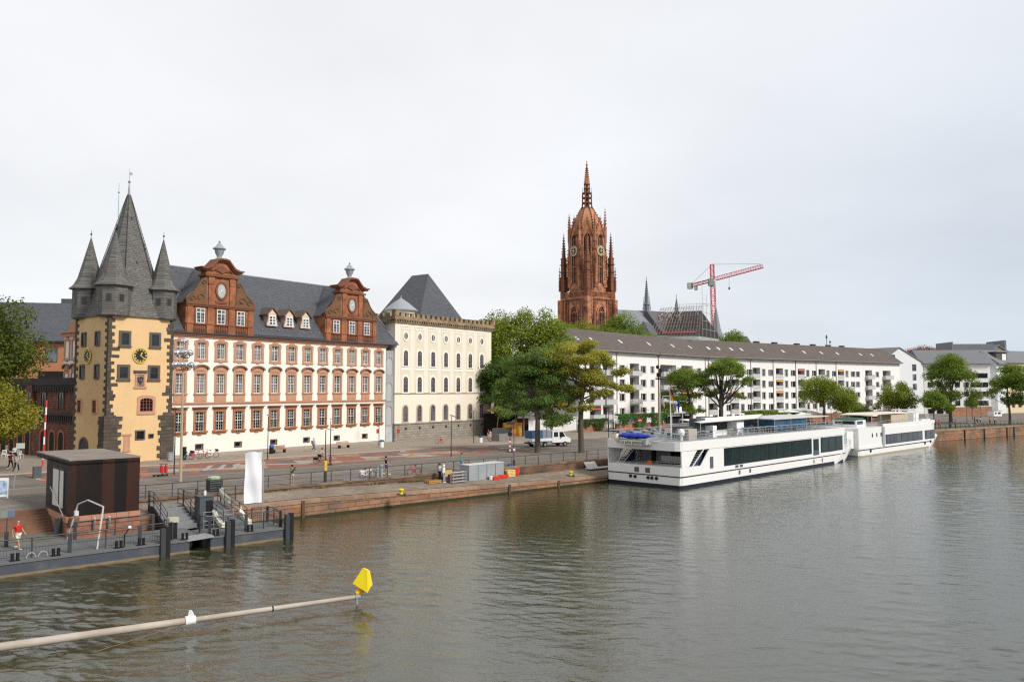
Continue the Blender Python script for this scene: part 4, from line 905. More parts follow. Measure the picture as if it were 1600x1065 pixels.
for rz_ in (0, -PI/2, PI/2):
    f = MB(); f.lathe([(1.75, 0), (1.95, .1), (1.2, .16)], 24); r2 = rz_
    o = f.build('clock_face', pm('pale clock ring', (.50, .46, .30), .6, .08, 1, .05, 4), ct, loc=(math.sin(r2)*(AP+.5), -math.cos(r2)*(AP+.5), 61.6)); o.rotation_euler = (PI/2, 0, rz_)
    f = MB(); f.lathe([(1.15, .14), (1.15, .2)], 20); f.build('clock_centre', black_m, o)
    f = MB()
    for i in range(12): t = 2*PI*i/12; f.quad(*[(math.cos(t)*a-math.sin(t)*b, math.sin(t)*a+math.cos(t)*b, .2) for a, b in ((1.25, -.09), (1.75, -.12), (1.75, .12), (1.25, .09))])
    f.build('numerals', black_m, o); f = MB()
    f.box(-.1, .1, -.9, 1.1, .22, .28); f.box(-.8, .8, -.1, .1, .22, .28); f.build('hands', gold, o)
# dome, ribs, lantern, spire
m_ = MB(); prof = [(5.6, 69.3), (5.55, 70.8), (5.3, 72.4), (4.7, 74.2), (3.9, 75.9), (3.0, 77.4), (2.25, 78.4), (2.0, 78.8)]
m_.lathe(prof, 8, (0, 0), PI/8); m_.build('dome', pm('dome sandstone', (.44, .215, .115), .9, .2, .3, .2, 1.5, streak=.15), ct)
m_ = MB()
for k in range(8):
    a = k*PI/4+PI/8; pts = [(math.cos(a)*r_, math.sin(a)*r_, z) for r_, z in prof]; m_.tube(pts, .16, 4)
    for i in range(12):
        t = i/11*(len(prof)-1); j = min(int(t), len(prof)-2); q = t-j; p = Vector(pts[j]).lerp(Vector(pts[j+1]), q); m_.box(p.x*1.04-.17, p.x*1.04+.17, p.y*1.04-.17, p.y*1.04+.17, p.z, p.z+.38)
m_.build('dome_ribs', redst_d, ct)
m_ = MB()
for k in range(8):
    a = k*PI/4+PI/8; x, y = math.cos(a), math.sin(a)
    m_.cyl((x*1.95, y*1.95, 78.4), (x*1.7, y*1.7, 84.6), .28, .22, 5); m_.cyl((x*1.15, y*1.15, 84.4), (x*1.0, y*1.0, 88), .2, .15, 5)
    m_.cyl((x*2.0, y*2.0, 83), (x*1.75, y*1.75, 86.8), .17, .03, 4)
for z, r_ in ((78.6, 2.2), (80.6, 2.05), (82.6, 1.95), (84.4, 1.9), (86.2, 1.35), (87.8, 1.25)): m_.lathe([(r_, z), (r_, z+.32)], 8, (0, 0), PI/8)
m_.lathe([(.75, 78.6), (.6, 88)], 8); m_.build('lantern', redst_d, ct)
m_ = MB(); m_.lathe([(1.1, 87.8), (.75, 90.5), (.35, 94.6), (.22, 95.2), (.42, 95.5), (.42, 95.75), (.12, 96.1), (.1, 97.2)], 8, (0, 0), PI/8)
for i in range(8):
    z = 88.3+i*.82; r_ = 1.05-.095*i+.1
    for j in range(8):
        a = j*PI/4+PI/8; m_.box(math.cos(a)*r_-.09, math.cos(a)*r_+.09, math.sin(a)*r_-.09, math.sin(a)*r_+.09, z, z+.22)
m_.box(-.35, .35, -.06, .06, 96.5, 96.7); m_.build('spire', redst, ct)
# nave and choir under repair
slate_l = pm('pale slate', (.21, .225, .25), .6, .12, .2, .1, 1.5, streak=.06); slate_c = pm('choir slate', (.10, .105, .115), .6, .15, .3, .12, 1.5)
def roofbox(m_, p0, p1, hw, ze, zr, hip0=0, hip1=0):     # ridge from p0 to p1 (x,y)
    d = Vector((p1[0]-p0[0], p1[1]-p0[1], 0)); L = d.length; d.normalize(); n = Vector((-d.y, d.x, 0)); P0, P1 = Vector((*p0, 0)), Vector((*p1, 0))
    e = [P0-n*hw-d*hip0*0, P1-n*hw, P1+n*hw, P0+n*hw]; v = [(q.x, q.y, ze) for q in e]+[(P0.x+d.x*hip0, P0.y+d.y*hip0, zr), (P1.x-d.x*hip1, P1.y-d.y*hip1, zr)]
    m_.add(v, [(0, 1, 5, 4), (1, 2, 5), (2, 3, 4, 5), (3, 0, 4), (3, 2, 1, 0)])
    m_.rings([[(q.x, q.y, 2) for q in e], [(q.x, q.y, ze) for q in e]])
nv = root('cathedral_nave', 'cathedral nave with grey slate roof and slender lead ridge turret', 'church', (0, 0, 0))
m_ = MB(); a = D(962, 484, 303); b = D(1012, 484, 308); roofbox(m_, a[:2], b[:2], 7, 33.5, 40.4); m_.build('roof', slate_l, nv)
m_ = MB(); a = D(1010, 484, 304); b = D(1070, 484, 318); roofbox(m_, a[:2], b[:2], 8, 31, 40.2); m_.build('choir_roof', slate_c, nv)
m_ = MB(); a = D(1004, 515, 285); b = D(1018, 515, 296); roofbox(m_, a[:2], b[:2], 4.5, 27, 36.3 if False else 34.5, 1, 1); m_.build('side_roof', slate_c, nv)
f = D(1010.5, 484, 306); m_ = MB()
m_.lathe([(1.2, 38), (1.0, 39.5), (.9, 42.3), (1.3, 42.5), (1.1, 42.8), (.8, 43.2), (.75, 45.0), (.1, 52.6), (.07, 53.6)], 8, (f[0], f[1]))
for j in range(8):
    a_ = j*PI/4; m_.cyl((f[0]+math.cos(a_)*1.5, f[1]+math.sin(a_)*1.25, 40.5), (f[0]+math.cos(a_)*1.05, f[1]+math.sin(a_)*1.05, 46), .13, .02, 4)
    for i in range(8): r_ = .75*(1-i/9)+.1; m_.box(f[0]+math.cos(a_)*r_-.1, f[0]+math.cos(a_)*r_+.1, f[1]+math.sin(a_)*r_-.1, f[1]+math.sin(a_)*r_+.1, 45.3+i*.85, 45.55+i*.85)
m_.build('ridge_turret', pm('blue grey lead', (.16, .19, .23), .5, .15, .6, .12, 2), nv)
f = D(1057, 475, 316); m_ = MB(); m_.lathe([(.9, 40), (.8, 42), (.1, 46.2), (.08, 47.8)], 6, (f[0], f[1])); m_.build('small_spirelet', slate_c, nv)
f = D(1119, 500, 330); m_ = MB(); roofbox(m_, D(1103, 500, 322)[:2], D(1127, 500, 330)[:2], 7, 24, 24.5); m_.build('choir_end_wall', pm('pale stone', (.38, .28, .22), .9, .15, .4, .12, 1.5), nv)
m_ = MB(); m_.lathe([(3.4, 22), (3.4, 27), (.1, 44.5)], 8, (f[0], f[1])); m_.build('stair_turret_roof', slate_l, nv)
# scaffolded choir: grey base band, red tarpaulin edge, leaning scaffold grid over a dark hipped roof
sb = root('choir_under_scaffold', 'dark hipped church roof wrapped in scaffolding beside the red crane', 'church roof', (0, 0, 0))
P = [D(x_, 530, y_) for x_, y_ in ((1016, 296), (1092, 300), (1128, 322), (1050, 330))]
rg0, rg1 = D(1034, 480, 312), D(1096, 478, 316)
zb = D(1050, 524, 297)[2]; zt = 41.2
m_ = MB(); m_.add([(p[0], p[1], zb) for p in P]+[(rg0[0], rg0[1], 40.2), (rg1[0], rg1[1], 41.2)], [(0, 1, 5, 4), (1, 2, 5), (2, 3, 4, 5), (3, 0, 4), (3, 2, 1, 0)]); m_.build('roof', pm('dark boarded roof', (.028, .027, .026), .9, .3, .5, .2, 2), sb)
m_ = MB(); m_.rings([[(p[0], p[1], 10) for p in P], [(p[0], p[1], zb-.02) for p in P]]); m_.build('wall', pm('pale green sheeting', (.36, .40, .38), .8, .15, .5, .1, 2), sb)
m_ = MB(); q0, q1 = Vector((*P[0][:2], 0)), Vector((*P[1][:2], 0)); t0, t1 = Vector((rg0[0], rg0[1], 0)), Vector((rg1[0], rg1[1], 0)); tilt = MB(); redb = MB(); wb = MB()
zr0, zr1 = 41.0, 42.0
def sp_(u, v, off=1.2):
    a_ = q0.lerp(q1, u); b_ = t0.lerp(t1, u); p = a_.lerp(b_, v*.95); z = zb+(zr0+(zr1-zr0)*u-zb)*v; return Vector((p.x-.25*off, p.y-off, z+.2))
rs_ = random.Random(9)
for i in range(17):
    u = i/16; m_.tube([sp_(u, 0), sp_(u, 1.04)], .055, 4)
    m_.tube([sp_(u, .0, 2.2), sp_(u, 1.08, 2.2)], .05, 4)
for j in range(8):
    v = j/7.2; m_.tube([sp_(-.03, v), sp_(1.03, v)], .05, 4); m_.tube([sp_(-.03, v+.05, 2.2), sp_(1.03, v+.05, 2.2)], .05, 4)
    for i in range(16):
        if rs_.random() < .5: m_.tube([sp_(i/16, v), sp_((i+1)/16, v+.13)], .05, 4)
    if j in (1, 3, 5): redb.tube([sp_(-.02, v, 2.0), sp_(1.0+.1*rs_.random(), v, 2.0)], .07, 4)
for i in range(15):
    x = rs_.uniform(0, .35) if i < 9 else rs_.uniform(0, .9); wb = MB(); wb.tube([sp_(x, rs_.uniform(.5, .9), 1.7), sp_(x+.06, rs_.uniform(.5, .9), 1.7)], .15, 4); wb.build('plank', pm('pale scaffold planks', (.42, .36, .28), .8, .2, 1, .1, 3), sb)
redb.tube([sp_(.25, .06, 2.4), sp_(.95, .1, 2.4)], .22, 4)
m_.build('scaffold', pm('scaffold tube', (.20, .18, .165), .6, .3, .3, .2, 1), sb); redb.build('toe_boards', pm('faded red boards', (.38, .09, .06), .7, .2, 1, .1, 3), sb)
m_ = MB()        # scaffold at the right-hand hip and roof walkway
e0, e1 = Vector((P[1][0], P[1][1], zb)), Vector((P[2][0], P[2][1], zb)); tp = Vector((rg1[0], rg1[1], 41.2))
for i in range(7):
    a_ = e0.lerp(e1, i/6)+Vector((1.2, -1.2, -8)); 
    m_.cyl(a_, a_+Vector((0, 0, 8+ (18*(1-i/6)+1))), .07, n=4)
for j in range(7): m_.tube([e0+Vector((1.2, -1.2, -7+j*3.2)), e0.lerp(e1, max(.12, 1-.13*j))+Vector((1.2, -1.2, -7+j*3.2))], .08, 4)
for i in range(9): a_ = t0.lerp(t1, .35+.085*i); m_.cyl((a_.x, a_.y-1, 41), (a_.x, a_.y-1, 43.6+.1*i), .06, n=4)
for z in (42.3, 43.2): m_.tube([(t0.lerp(t1, .3).x, t0.lerp(t1, .3).y-1, z), (t1.x+3, t1.y, z+.9)], .06, 4)
m_.build('hip_scaffold', pm('light scaffold tube', (.45, .42, .38), .6, .2, 1, .1, 3), sb)
# crane
cr = D(1116, 500, 335); k = 335/FPX
crn = root('tower_crane', 'red tower crane with pale counterweight rising behind the scaffolded roof', 'crane', (cr[0], cr[1], 0), R(0))
credm = pm('crane red', (.60, .02, .03), .5, .1, .5, .06, 3); 
def lattice(m_, a, b, w_, n, r_=.09, tri=False):
    r_ *= .8
    a, b = Vector(a), Vector(b); d = (b-a).normalized(); up = Vector((0, 0, 1)) if abs(d.z) < .9 else Vector((0, 1, 0)); x = d.cross(up).normalized(); y = d.cross(x).normalized()
    cs = [(-1, -1), (1, -1), (1, 1), (-1, 1)] if not tri else [(-1, 1), (1, 1), (0, -1)]
    P_ = lambda i, j: a.lerp(b, i/n)+x*cs[j][0]*w_/2+y*cs[j][1]*w_/2
    m = len(cs)
    for j in range(m):
        m_.tube([P_(0, j), P_(n, j)], r_*1.4, 4)
        for i in range(n):
            m_.tube([P_(i, j), P_(i+1, (j+1) % m)] if i % 2 else [P_(i, (j+1) % m), P_(i+1, j)], r_*.8, 4)
        for i in range(n+1): m_.tube([P_(i, j), P_(i, (j+1) % m)], r_*.8, 4)
zt_ = D(1114, 413, 335)[2]; zj = D(1112, 440, 335)[2]
m_ = MB(); lattice(m_, (.6, 0, 10), (-.5, 0, zj), 1.7, 22, .11); m_.build('mast', credm, crn)
m_ = MB(); lattice(m_, (-.5, 0, zj+1), (-.6, 0, zt_), 1.4, 5, .11); m_.build('tower_head', credm, crn)
tipx = (1186-1112)*k*.97; m_ = MB(); lattice(m_, (.6, -.4, zj+1.2), (tipx, -5, zj+5.9), 1.5, 20, .1, True); m_.build('jib', credm, crn)
m_ = MB(); lattice(m_, (-.8, .4, zj+.6), ((1078-1112)*k, 5, zj-1.2), 1.2, 8, .1); m_.build('counter_jib', credm, crn)
m_ = MB(); m_.box((1077-1112)*k-.5, (1077-1112)*k+1.6, 4, 6, zj-2.4, zj+.2); m_.box((1087-1112)*k-.6, (1087-1112)*k+.6, 3, 4, zj-3.2, zj-1.5); m_.build('counterweight', pm('pale green steel', (.35, .42, .38), .6, .1, 1, .05, 3), crn)
m_ = MB(); m_.box(-2.3, -.2, -1.6, .6, zj-1.8, zj+1.2); m_.build('cab', pm('green grey cab', (.22, .28, .26), .5, .1, 1, .05, 3), crn)
m_ = MB(); m_.tube([(-.6, 0, zt_), (tipx*.95, -5, zj+6.8)], .06, 4); m_.tube([(-.6, 0, zt_), (-8, 4.5, zj)], .06, 4); m_.tube([(6, -2, zj+1.4), (6, -2, zj-2.6)], .05, 4); m_.box(5.7, 6.3, -2.3, -1.7, zj-3.6, zj-2.6); m_.build('cables_and_hook', dgrey_m, crn)
# mansard roof house beyond
mr = root('mansard_house', 'grey mansard roof with skylights showing above the long apartment roof', 'house', (*D(1155, 530, 300)[:2], 0), R(-8))
m_ = MB(); m_.box(-5.2, 5.8, 0, 9, 2, 24.6); m_.add([(-5.6, -.4, 24.6), (6.2, -.4, 24.6), (6.2, 9.4, 24.6), (-5.6, 9.4, 24.6), (-3.6, 2.5, 30.2), (3.2, 2.5, 30.2), (3.2, 7, 30.2), (-3.6, 7, 30.2)], [(0, 1, 5, 4), (1, 2, 6, 5), (2, 3, 7, 6), (3, 0, 4, 7), (4, 5, 6, 7)]); m_.build('roof', slate_c, mr)
for x in (-2.4, .2, 2.6): m_ = MB(); m_.rings([[(x-.5, .6, 26.4), (x+.5, .6, 26.4), (x+.5, .8, 26.4), (x-.5, .8, 26.4)], [(x-.45, 1.5, 28.4), (x+.45, 1.5, 28.4), (x+.45, 1.7, 28.4), (x-.45, 1.7, 28.4)]]); m_.build('skylight', glass_g, mr)
# ---------------- apartment blocks
aw = pm('white render', (.80, .79, .765), .85, .06, .15, .03, 3, streak=.09); aroof = pm('brown roof tiles', (.115, .093, .082), .85, .15, .2, .12, 2, brick=(.5, .35, .02, (.08, .065, .06), .12)); aparapet = pm('grey balcony panel', (.50, .505, .51), .7, .08, .8, .05, 3)
agl = glassm('flat window glass', (.012, .014, .018), (.17, .18, .18), 1.0, .1, .58); abalc = pm('shaded loggia wall', (.42, .40, .37), .9, .1, .5, .05, 3)  # loggia wall colour darkened to stand for shade in the recess
EZ = 18.35; PITCHF = 3.06; ROWS = [5.45+PITCHF*i for i in range(4)]     # centre heights of floors 1..4 above the ground floor
class Block:
    def __init__(s, label, p0, p1, depth=11, ridge=4.4):
        az = math.degrees(math.atan2(p1[0]-p0[0], p1[1]-p0[1])); s.F = Frame(p0[0], p0[1], az); s.L = math.hypot(p1[0]-p0[0], p1[1]-p0[1]); s.depth = depth; s.ridge = ridge
        s.o = root('apartment_block', label, 'building', (*p0, 0), s.F.rz, 'white apartment blocks by the river'); s.holes = []; s.wins = []; s.pr = {}; s.rg = random.Random(int(p0[0]*10))
    def window(s, x, zc, w_=1.45, h=1.6, y=.18):
        s.holes.append((x-w_/2, x+w_/2, zc-h/2, zc+h/2)); s.wins.append((x, zc-h/2, w_, h, y))
    def mkwin(s, x, z, w_, h, y):
        key = (round(w_, 2), round(h, 2))
        if key not in s.pr:
            f = MB(); t = .09
            f.box(-w_/2, -w_/2+t, 0, .08, 0, h); f.box(w_/2-t, w_/2, 0, .08, 0, h); f.box(-w_/2+t, w_/2-t, 0, .08, 0, t); f.box(-w_/2+t, w_/2-t, 0, .08, h-t, h)
            if w_ > .9: f.box(-w_*.12-.05, -w_*.12+.05, -.01, .08, t, h-t)
            o = f.build('window', white_m, s.o, loc=(x, y, z)); p = MB(); p.box(-w_/2+t, w_/2-t, .05, .06, t, h-t); p.build('pane', agl, o)
            if w_ > .9:
                p = MB(); p.box(-w_/2-.04, w_/2+.04, -y-.06, 0, -.08, -.0); p.build('sill', lead, o)
            s.pr[key] = o; return o
        return copy_tree(s.pr[key], s.o, (x, y, z))
    def loggia(s, x, zf, w_, depth=1.3, proj=0.0, col=None, door=True):   # zf floor height
        s.holes.append((x-w_/2, x+w_/2, zf+.02, zf+2.6)); 
        m_ = MB(); m_.box(x-w_/2-(.06 if proj else 0), x+w_/2+(.06 if proj else 0), -proj-.06, -proj, zf-.12, zf+.95)
        if proj: m_.box(x-w_/2-.06, x+w_/2+.06, -proj, 0, zf-.12, zf); m_.box(x-w_/2-.06, x-w_/2, -proj, 0, zf, zf+.95); m_.box(x+w_/2, x+w_/2+.06, -proj, 0, zf, zf+.95)
        m_.box(x-w_/2, x+w_/2, -proj-.09, -proj+.03, zf+.95, zf+1.0)
        o = m_.build('balcony', aparapet, s.o)
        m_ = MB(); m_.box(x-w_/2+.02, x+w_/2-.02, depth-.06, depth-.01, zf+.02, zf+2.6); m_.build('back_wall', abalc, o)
        m_ = MB(); a_ = s.rg.uniform(.0, .3); m_.box(x-w_*.46, x+w_*(.25+a_*.6), depth-.1, depth-.065, zf+.05, zf+2.25); m_.build('balcony_door', agl, o)
        r_ = s.rg.random()
        if r_ < .22:      # an awning or screen
            m_ = MB(); cc = s.rg.choice([(.55, .25, .05), (.50, .40, .2), (.45, .12, .06)]); m_.rings([[(x-w_/2+.05, .05, zf+2.5), (x+w_/2-.05, .05, zf+2.5), (x+w_/2-.05, .1, zf+2.5), (x-w_/2+.05, .1, zf+2.5)], [(x-w_/2+.05, -.3, zf+2.0), (x+w_/2-.05, -.3, zf+2.0), (x+w_/2-.05, -.25, zf+2.0), (x-w_/2+.05, -.25, zf+2.0)]])
            m_.build('awning', pm('awning %.2f' % cc[1], cc, .8, .1, 1, .05, 4), o)
        elif r_ < .5:     # plants on the parapet
            m_ = MB()
            for i in range(60):
                px_, pz_ = x+s.rg.uniform(-w_*.45, w_*.45), zf+.9+abs(s.rg.gauss(0, .22)); d = s.rg.uniform(.06, .13); yy = -proj+s.rg.uniform(-.2, .1); m_.quad((px_-d, yy, pz_), (px_+d, yy+.05, pz_), (px_, yy, pz_+d*1.6))
            m_.build('balcony_plants', leafm('balcony leaf', (.05, .09, .02), (.12, .14, .04), (.30, .08, .05)) if 'balcony leaf' not in MATS else MATS['balcony leaf'], o)
    def finish(s, hip0=0, hip1=0, ch=(), sky=(), pipes=(), gable0=True):
        m_ = MB(); hs = [h for h in s.holes]
        facade(m_, 0, s.L, 1.9, EZ-.2, hs, .3)
        # deeper reveals where loggias are
        for a_, b_, c_, d_ in hs:
            if d_-c_ > 2.3: m_.quad((a_, .3, c_), (a_, 1.3, c_), (a_, 1.3, d_), (a_, .3, d_)); m_.quad((b_, .3, c_), (b_, .3, d_), (b_, 1.3, d_), (b_, 1.3, c_)); m_.quad((a_, .3, c_), (b_, .3, c_), (b_, 1.3, c_), (a_, 1.3, c_)); m_.quad((a_, .3, d_), (a_, 1.3, d_), (b_, 1.3, d_), (b_, .3, d_))
        m_.box(0, s.L, 1.3, s.depth, 1.9, EZ-.2); m_.quad((0, 0, 1.9), (0, 0, EZ-.2), (0, 1.3, EZ-.2), (0, 1.3, 1.9)); m_.quad((s.L, 0, 1.9), (s.L, 1.3, 1.9), (s.L, 1.3, EZ-.2), (s.L, 0, EZ-.2))
        if gable0: m_.extx([(0, EZ-.2), (s.depth, EZ-.2), (s.depth/2, EZ+s.ridge-.5)], 0, .3)
        m_.build('wall', aw, s.o)
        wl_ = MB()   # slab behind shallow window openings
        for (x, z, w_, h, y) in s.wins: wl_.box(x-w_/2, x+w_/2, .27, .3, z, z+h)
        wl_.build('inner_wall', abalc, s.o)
        ZR = EZ+s.ridge; ov = .9; m_ = MB(); D_ = s.depth
        v = [(-.5, -ov, EZ-.25), (s.L+.5, -ov, EZ-.25), (s.L+.5, D_+ov, EZ-.25), (-.5, D_+ov, EZ-.25), (-.5+hip0, D_/2, ZR), (s.L+.5-hip1, D_/2, ZR)]
        v2 = [(a_, b_, c_+.22) for a_, b_, c_ in v]
        m_.add(v+v2, ([] if gable0 else [(3, 2, 1, 0), (9, 6, 10), (3, 0, 6, 9)])+[(0, 1, 5, 4), (2, 3, 4, 5), (6, 7, 11, 10), (7, 8, 11), (8, 9, 10, 11), (0, 1, 7, 6), (1, 2, 8, 7), (2, 3, 9, 8), (0, 6, 10, 4), (3, 4, 10, 9)] )
        m_.build('roof', aroof, s.o)
        m_ = MB(); m_.cyl((-.5, -ov-.06, EZ-.12), (s.L+.5, -ov-.06, EZ-.12), .13, n=6); m_.build('gutter', pm('zinc gutter', (.22, .21, .20), .6, .1, 1, .05, 3), s.o)
        for x in pipes: m_ = MB(); m_.cyl((x, -.1, 2), (x, -.1, EZ-.6), .08, n=6); m_.cyl((x, -.1, EZ-.6), (x, -ov, EZ-.2), .08, n=6); m_.build('downpipe', MATS['zinc gutter'], s.o)
        for x in sky:
            y0 = 1.9; z0 = EZ+(y0+ov)/(D_/2+ov)*s.ridge; z1 = EZ+(y0+.9+ov)/(D_/2+ov)*s.ridge
            m_ = MB(); m_.rings([[(x, y0, z0+.05), (x+.75, y0, z0+.05), (x+.75, y0+.05, z0+.2), (x, y0+.05, z0+.2)], [(x, y0+.9, z1+.05), (x+.75, y0+.9, z1+.05), (x+.75, y0+.95, z1+.2), (x, y0+.95, z1+.2)]]); m_.build('skylight', pm('bright roof light', (.6, .62, .64), .25, .05, 1, .02, 3), s.o)
        for x in ch: m_ = MB(); m_.box(x, x+1.6, D_/2+.3, D_/2+1.2, ZR-.6, ZR+.55); m_.box(x-.1, x+1.7, D_/2+.2, D_/2+1.3, ZR+.55, ZR+.7); m_.build('chimney', pm('dark chimney', (.06, .055, .055), .8, .2, 1, .1, 3), s.o)
        for (x, z, w_, h, y) in s.wins: s.mkwin(x, z, w_, h, y)
A0, A1_, A2_ = (13.4, 159.3), (49.0, 200.2), (122.0, 250.6)
b = Block('white apartment block at the tree end with projecting balcony columns and brown roof', A0, A1_)
F = b.F; fl = [r_-1.35 for r_ in ROWS]; fl0 = 2.75
for px in (930, 950): 
    x = F.u(px)
    for z in fl: b.loggia(x, z, 3.9, proj=.9)
for px, w_ in ((972, 2.2), (1005, 2.3), (1019, 1.7)):
    x = F.u(px)
    for zc in ROWS: b.window(x, zc, w_)
    b.window(x, 3.15, w_, 1.3)
x = F.u(991)
for z in fl: b.loggia(x, z, 3.7, proj=.8)
for px, w_ in ((1044, 7.2), (1073, 5.6)):
    x = F.u(px)
    for z in fl: b.loggia(x, z, w_, proj=.9)
for px in (1092,):
    for zc in ROWS: b.window(F.u(px), zc, 1.9)
for px in (915, 940): b.window(F.u(px), 3.3, 1.5, 1.9)
m_ = MB(); x0, x1 = F.u(1036), F.u(1076); m_.box(x0, x1, -1.6, -.02, 4.6, 4.85)
for x in (x0+1, (x0+x1)/2, x1-1): m_.box(x-.12, x+.12, -1.5, -1.25, 2, 4.6)
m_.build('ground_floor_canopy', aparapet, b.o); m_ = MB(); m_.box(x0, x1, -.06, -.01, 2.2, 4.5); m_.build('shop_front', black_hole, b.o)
b.finish(hip1=0, ch=(), sky=[F.u(p) for p in (914, 937, 982, 1026, 1063, 1090)], pipes=[F.u(963), F.u(1028), F.u(1101)])
b2 = Block('long white apartment block with rows of loggias above the café garden', A1_, A2_)
F = b2.F; 
mod = []
px0 = 1112
for px in (1112, 1146, 1180, 1216, 1250, 1282, 1312):
    mod.append(px)
for i, px in enumerate(mod):
    x = F.u(px)
    for z in fl: b2.loggia(x+.3, z, 3.1)
    for zc in ROWS: b2.window(x+3.25, zc, 1.5, 1.9)
    for zc in ROWS: b2.window(x+6.3, zc, 2.2, 1.6)
    b2.window(x+6.3, 3.1, 2.0, 1.2); b2.window(x+1.0, 3.1, 1.9, 1.3)
for zc in ROWS: b2.window(F.u(1339), zc, 2.1, 1.6)
x = F.u(1356)
for z in fl: b2.loggia(x, z, 3.6, proj=.9)
for zc in ROWS: b2.window(F.u(1369.5), zc, 1.9, 1.6)
x = F.u(1384)
for z in fl: b2.loggia(x, z, 4.4, proj=1.0)
for i, px in enumerate(mod[2:4]):
    m_ = MB(); x = F.u(px)+3.4; m_.box(x-1.6, x+1.6, -2.6, -.02, 2.1, 4.6); m_.box(x-1.8, x+1.8, -2.9, -.02, 4.6, 4.8); o = m_.build('porch', aw, b2.o); m_ = MB(); m_.box(x-.7, x+.7, -2.64, -2.61, 3.0, 4.2); m_.build('window', agl, o)
b2.finish(ch=[F.u(p)-1 for p in (1212, 1240, 1275, 1300, 1324, 1345)], sky=[F.u(p) for p in (1116, 1132, 1152, 1168, 1200, 1233, 1266, 1293, 1318, 1354, 1372)], pipes=[F.u(p) for p in (1106, 1140, 1172, 1207, 1242, 1274, 1305)], gable0=False)
m_ = MB(); x = F.u(1320); m_.cyl((x, 6, EZ+4), (x, 6, EZ+8.2), .08, n=5); m_.box(x-.3, x+.3, 5.9, 6.1, EZ+7, EZ+7.8); m_.cyl((x+1.6, 6, EZ+4), (x+1.6, 6, EZ+6.3), .06, n=5); m_.ell((x+1.6, 5.9, EZ+6), (.4, .15, .4)); m_.build('aerial', dgrey_m, b2.o)
# gabled white house and its wing, further along
def gable_house(label, pl, pr_, Y0, Y1, ze_px, za_px, length, az, wins, roofm, wallm, cat='house', eoff=0, grp=None):
    a_ = D(pl, 600, Y0); b_ = D(pr_, 600, Y1); W = math.hypot(b_[0]-a_[0], b_[1]-a_[1]); rz_ = math.atan2(b_[1]-a_[1], b_[0]-a_[0])
    o = root('gabled_house', label, cat, (a_[0], a_[1], 0), rz_, grp); Fm = Frame(a_[0], a_[1], 90-math.degrees(rz_))
    ze = Fm.z(W, 0, ze_px); za = Fm.z(W*.42, 0, za_px); xa = W*.42
    m_ = MB(); m_.box(0, W, 0, length, 2, ze); m_.ext([(0, ze), (W, ze), (xa, za-.15)], 0, length); m_.build('wall', wallm, o)
    m_ = MB(); m_.ext([(-.8, ze-.5), (xa, za-.1), (W+.9, ze-.55), (W+.9, ze-.3), (xa, za+.2), (-.8, ze-.25)], -.35, length+.3); m_.build('roof', roofm, o)
    for (px, py, w_, h) in wins:
        x = Fm.u(px); z = Fm.z(x, 0, py); m_ = MB(); m_.box(x-w_/2-.08, x+w_/2+.08, -.06, -.01, z-h/2-.08, z+h/2+.08); wo2 = m_.build('window', white_m, o); m_ = MB(); m_.box(x-w_/2, x+w_/2, -.09, -.062, z-h/2, z+h/2); m_.build('pane', agl, wo2)
    return o, Fm, W, ze, za
slg = pm('grey slate tiles', (.165, .175, .19), .7, .12, .2, .1, 2)
o, Fm, W, ze, za = gable_house('white gabled end house with small square windows and twin aerials', 1378, 1443, 250, 262, 566, 543, 38, 0, [(1394.5, 558.5, 2.0, 1.9), (1427, 574, 2.2, 2.2), (1399, 573.5, 1.6, 2.0), (1427, 589, 2.0, 2.0), (1399, 589, 1.6, 2.0), (1427, 604, 2, 2)], slg, pm('cool white render', (.66, .68, .70), .85, .05, .2, .03, 3))
# its long river side, mostly behind the trees
sd_ = root('terrace_house', 'white terrace with grey roof, tall stair glazing and ground-floor shops', 'house', (*D(1443, 600, 262)[:2], 0), Fm.rz-R(36))
m_ = MB(); Fs = Frame(*D(1443, 600, 262)[:2], 90-math.degrees(Fm.rz-R(36))); L_ = Fs.u(1546); m_.box(.3, L_, .3, 11, 2, ze-.2); m_.build('wall', aw, sd_)
m_ = MB(); m_.add([(-1, -.8, ze-.4), (L_+1, -.8, ze-.4), (L_+1, 12, ze-.4), (-1, 12, ze-.4), (-1, 5.6, ze+4.3), (L_+1, 5.6, ze+4.3)], [(0, 1, 5, 4), (2, 3, 4, 5), (1, 2, 5), (3, 0, 4), (3, 2, 1, 0)]); m_.build('roof', slg, sd_)
for i, px in enumerate((1452, 1466, 1480, 1494, 1508, 1519, 1527, 1538)):
    x = Fs.u(px)
    for r_ in range(4):
        big = px in (1527,); w_ = 3.0 if big else 1.8; z = 5.6+r_*3.0; m_ = MB(); m_.box(x-w_/2, x+w_/2, .24, .29, z-.9, z+.9); wo2 = m_.build('window', white_m, sd_); m_ = MB(); m_.box(x-w_/2+.1, x+w_/2-.1, .2, .238, z-.8, z+.8); m_.build('pane', agl, wo2)
    m_ = MB(); m_.box(x-1, x+1, .22, .29, 2.2, 4.2); m_.build('door', glass_d, sd_)
o, Fm2, W2, ze2, za2 = gable_house('white gabled house at the river end of the terrace', 1515, 1558, 268, 262, 566, 549, 30, 0, [], slg, MATS['cool white render'])
yb = root('yellow_house', 'pale yellow house with dark dormer and slate roof at the far right', 'house', (*D(1556, 600, 266)[:2], 0), R(25))
m_ = MB(); m_.box(0, 40, 0, 12, 2, 19.2); m_.build('wall', pm('pale yellow render', (.66, .56, .36), .85, .06, .3, .04, 3), yb)
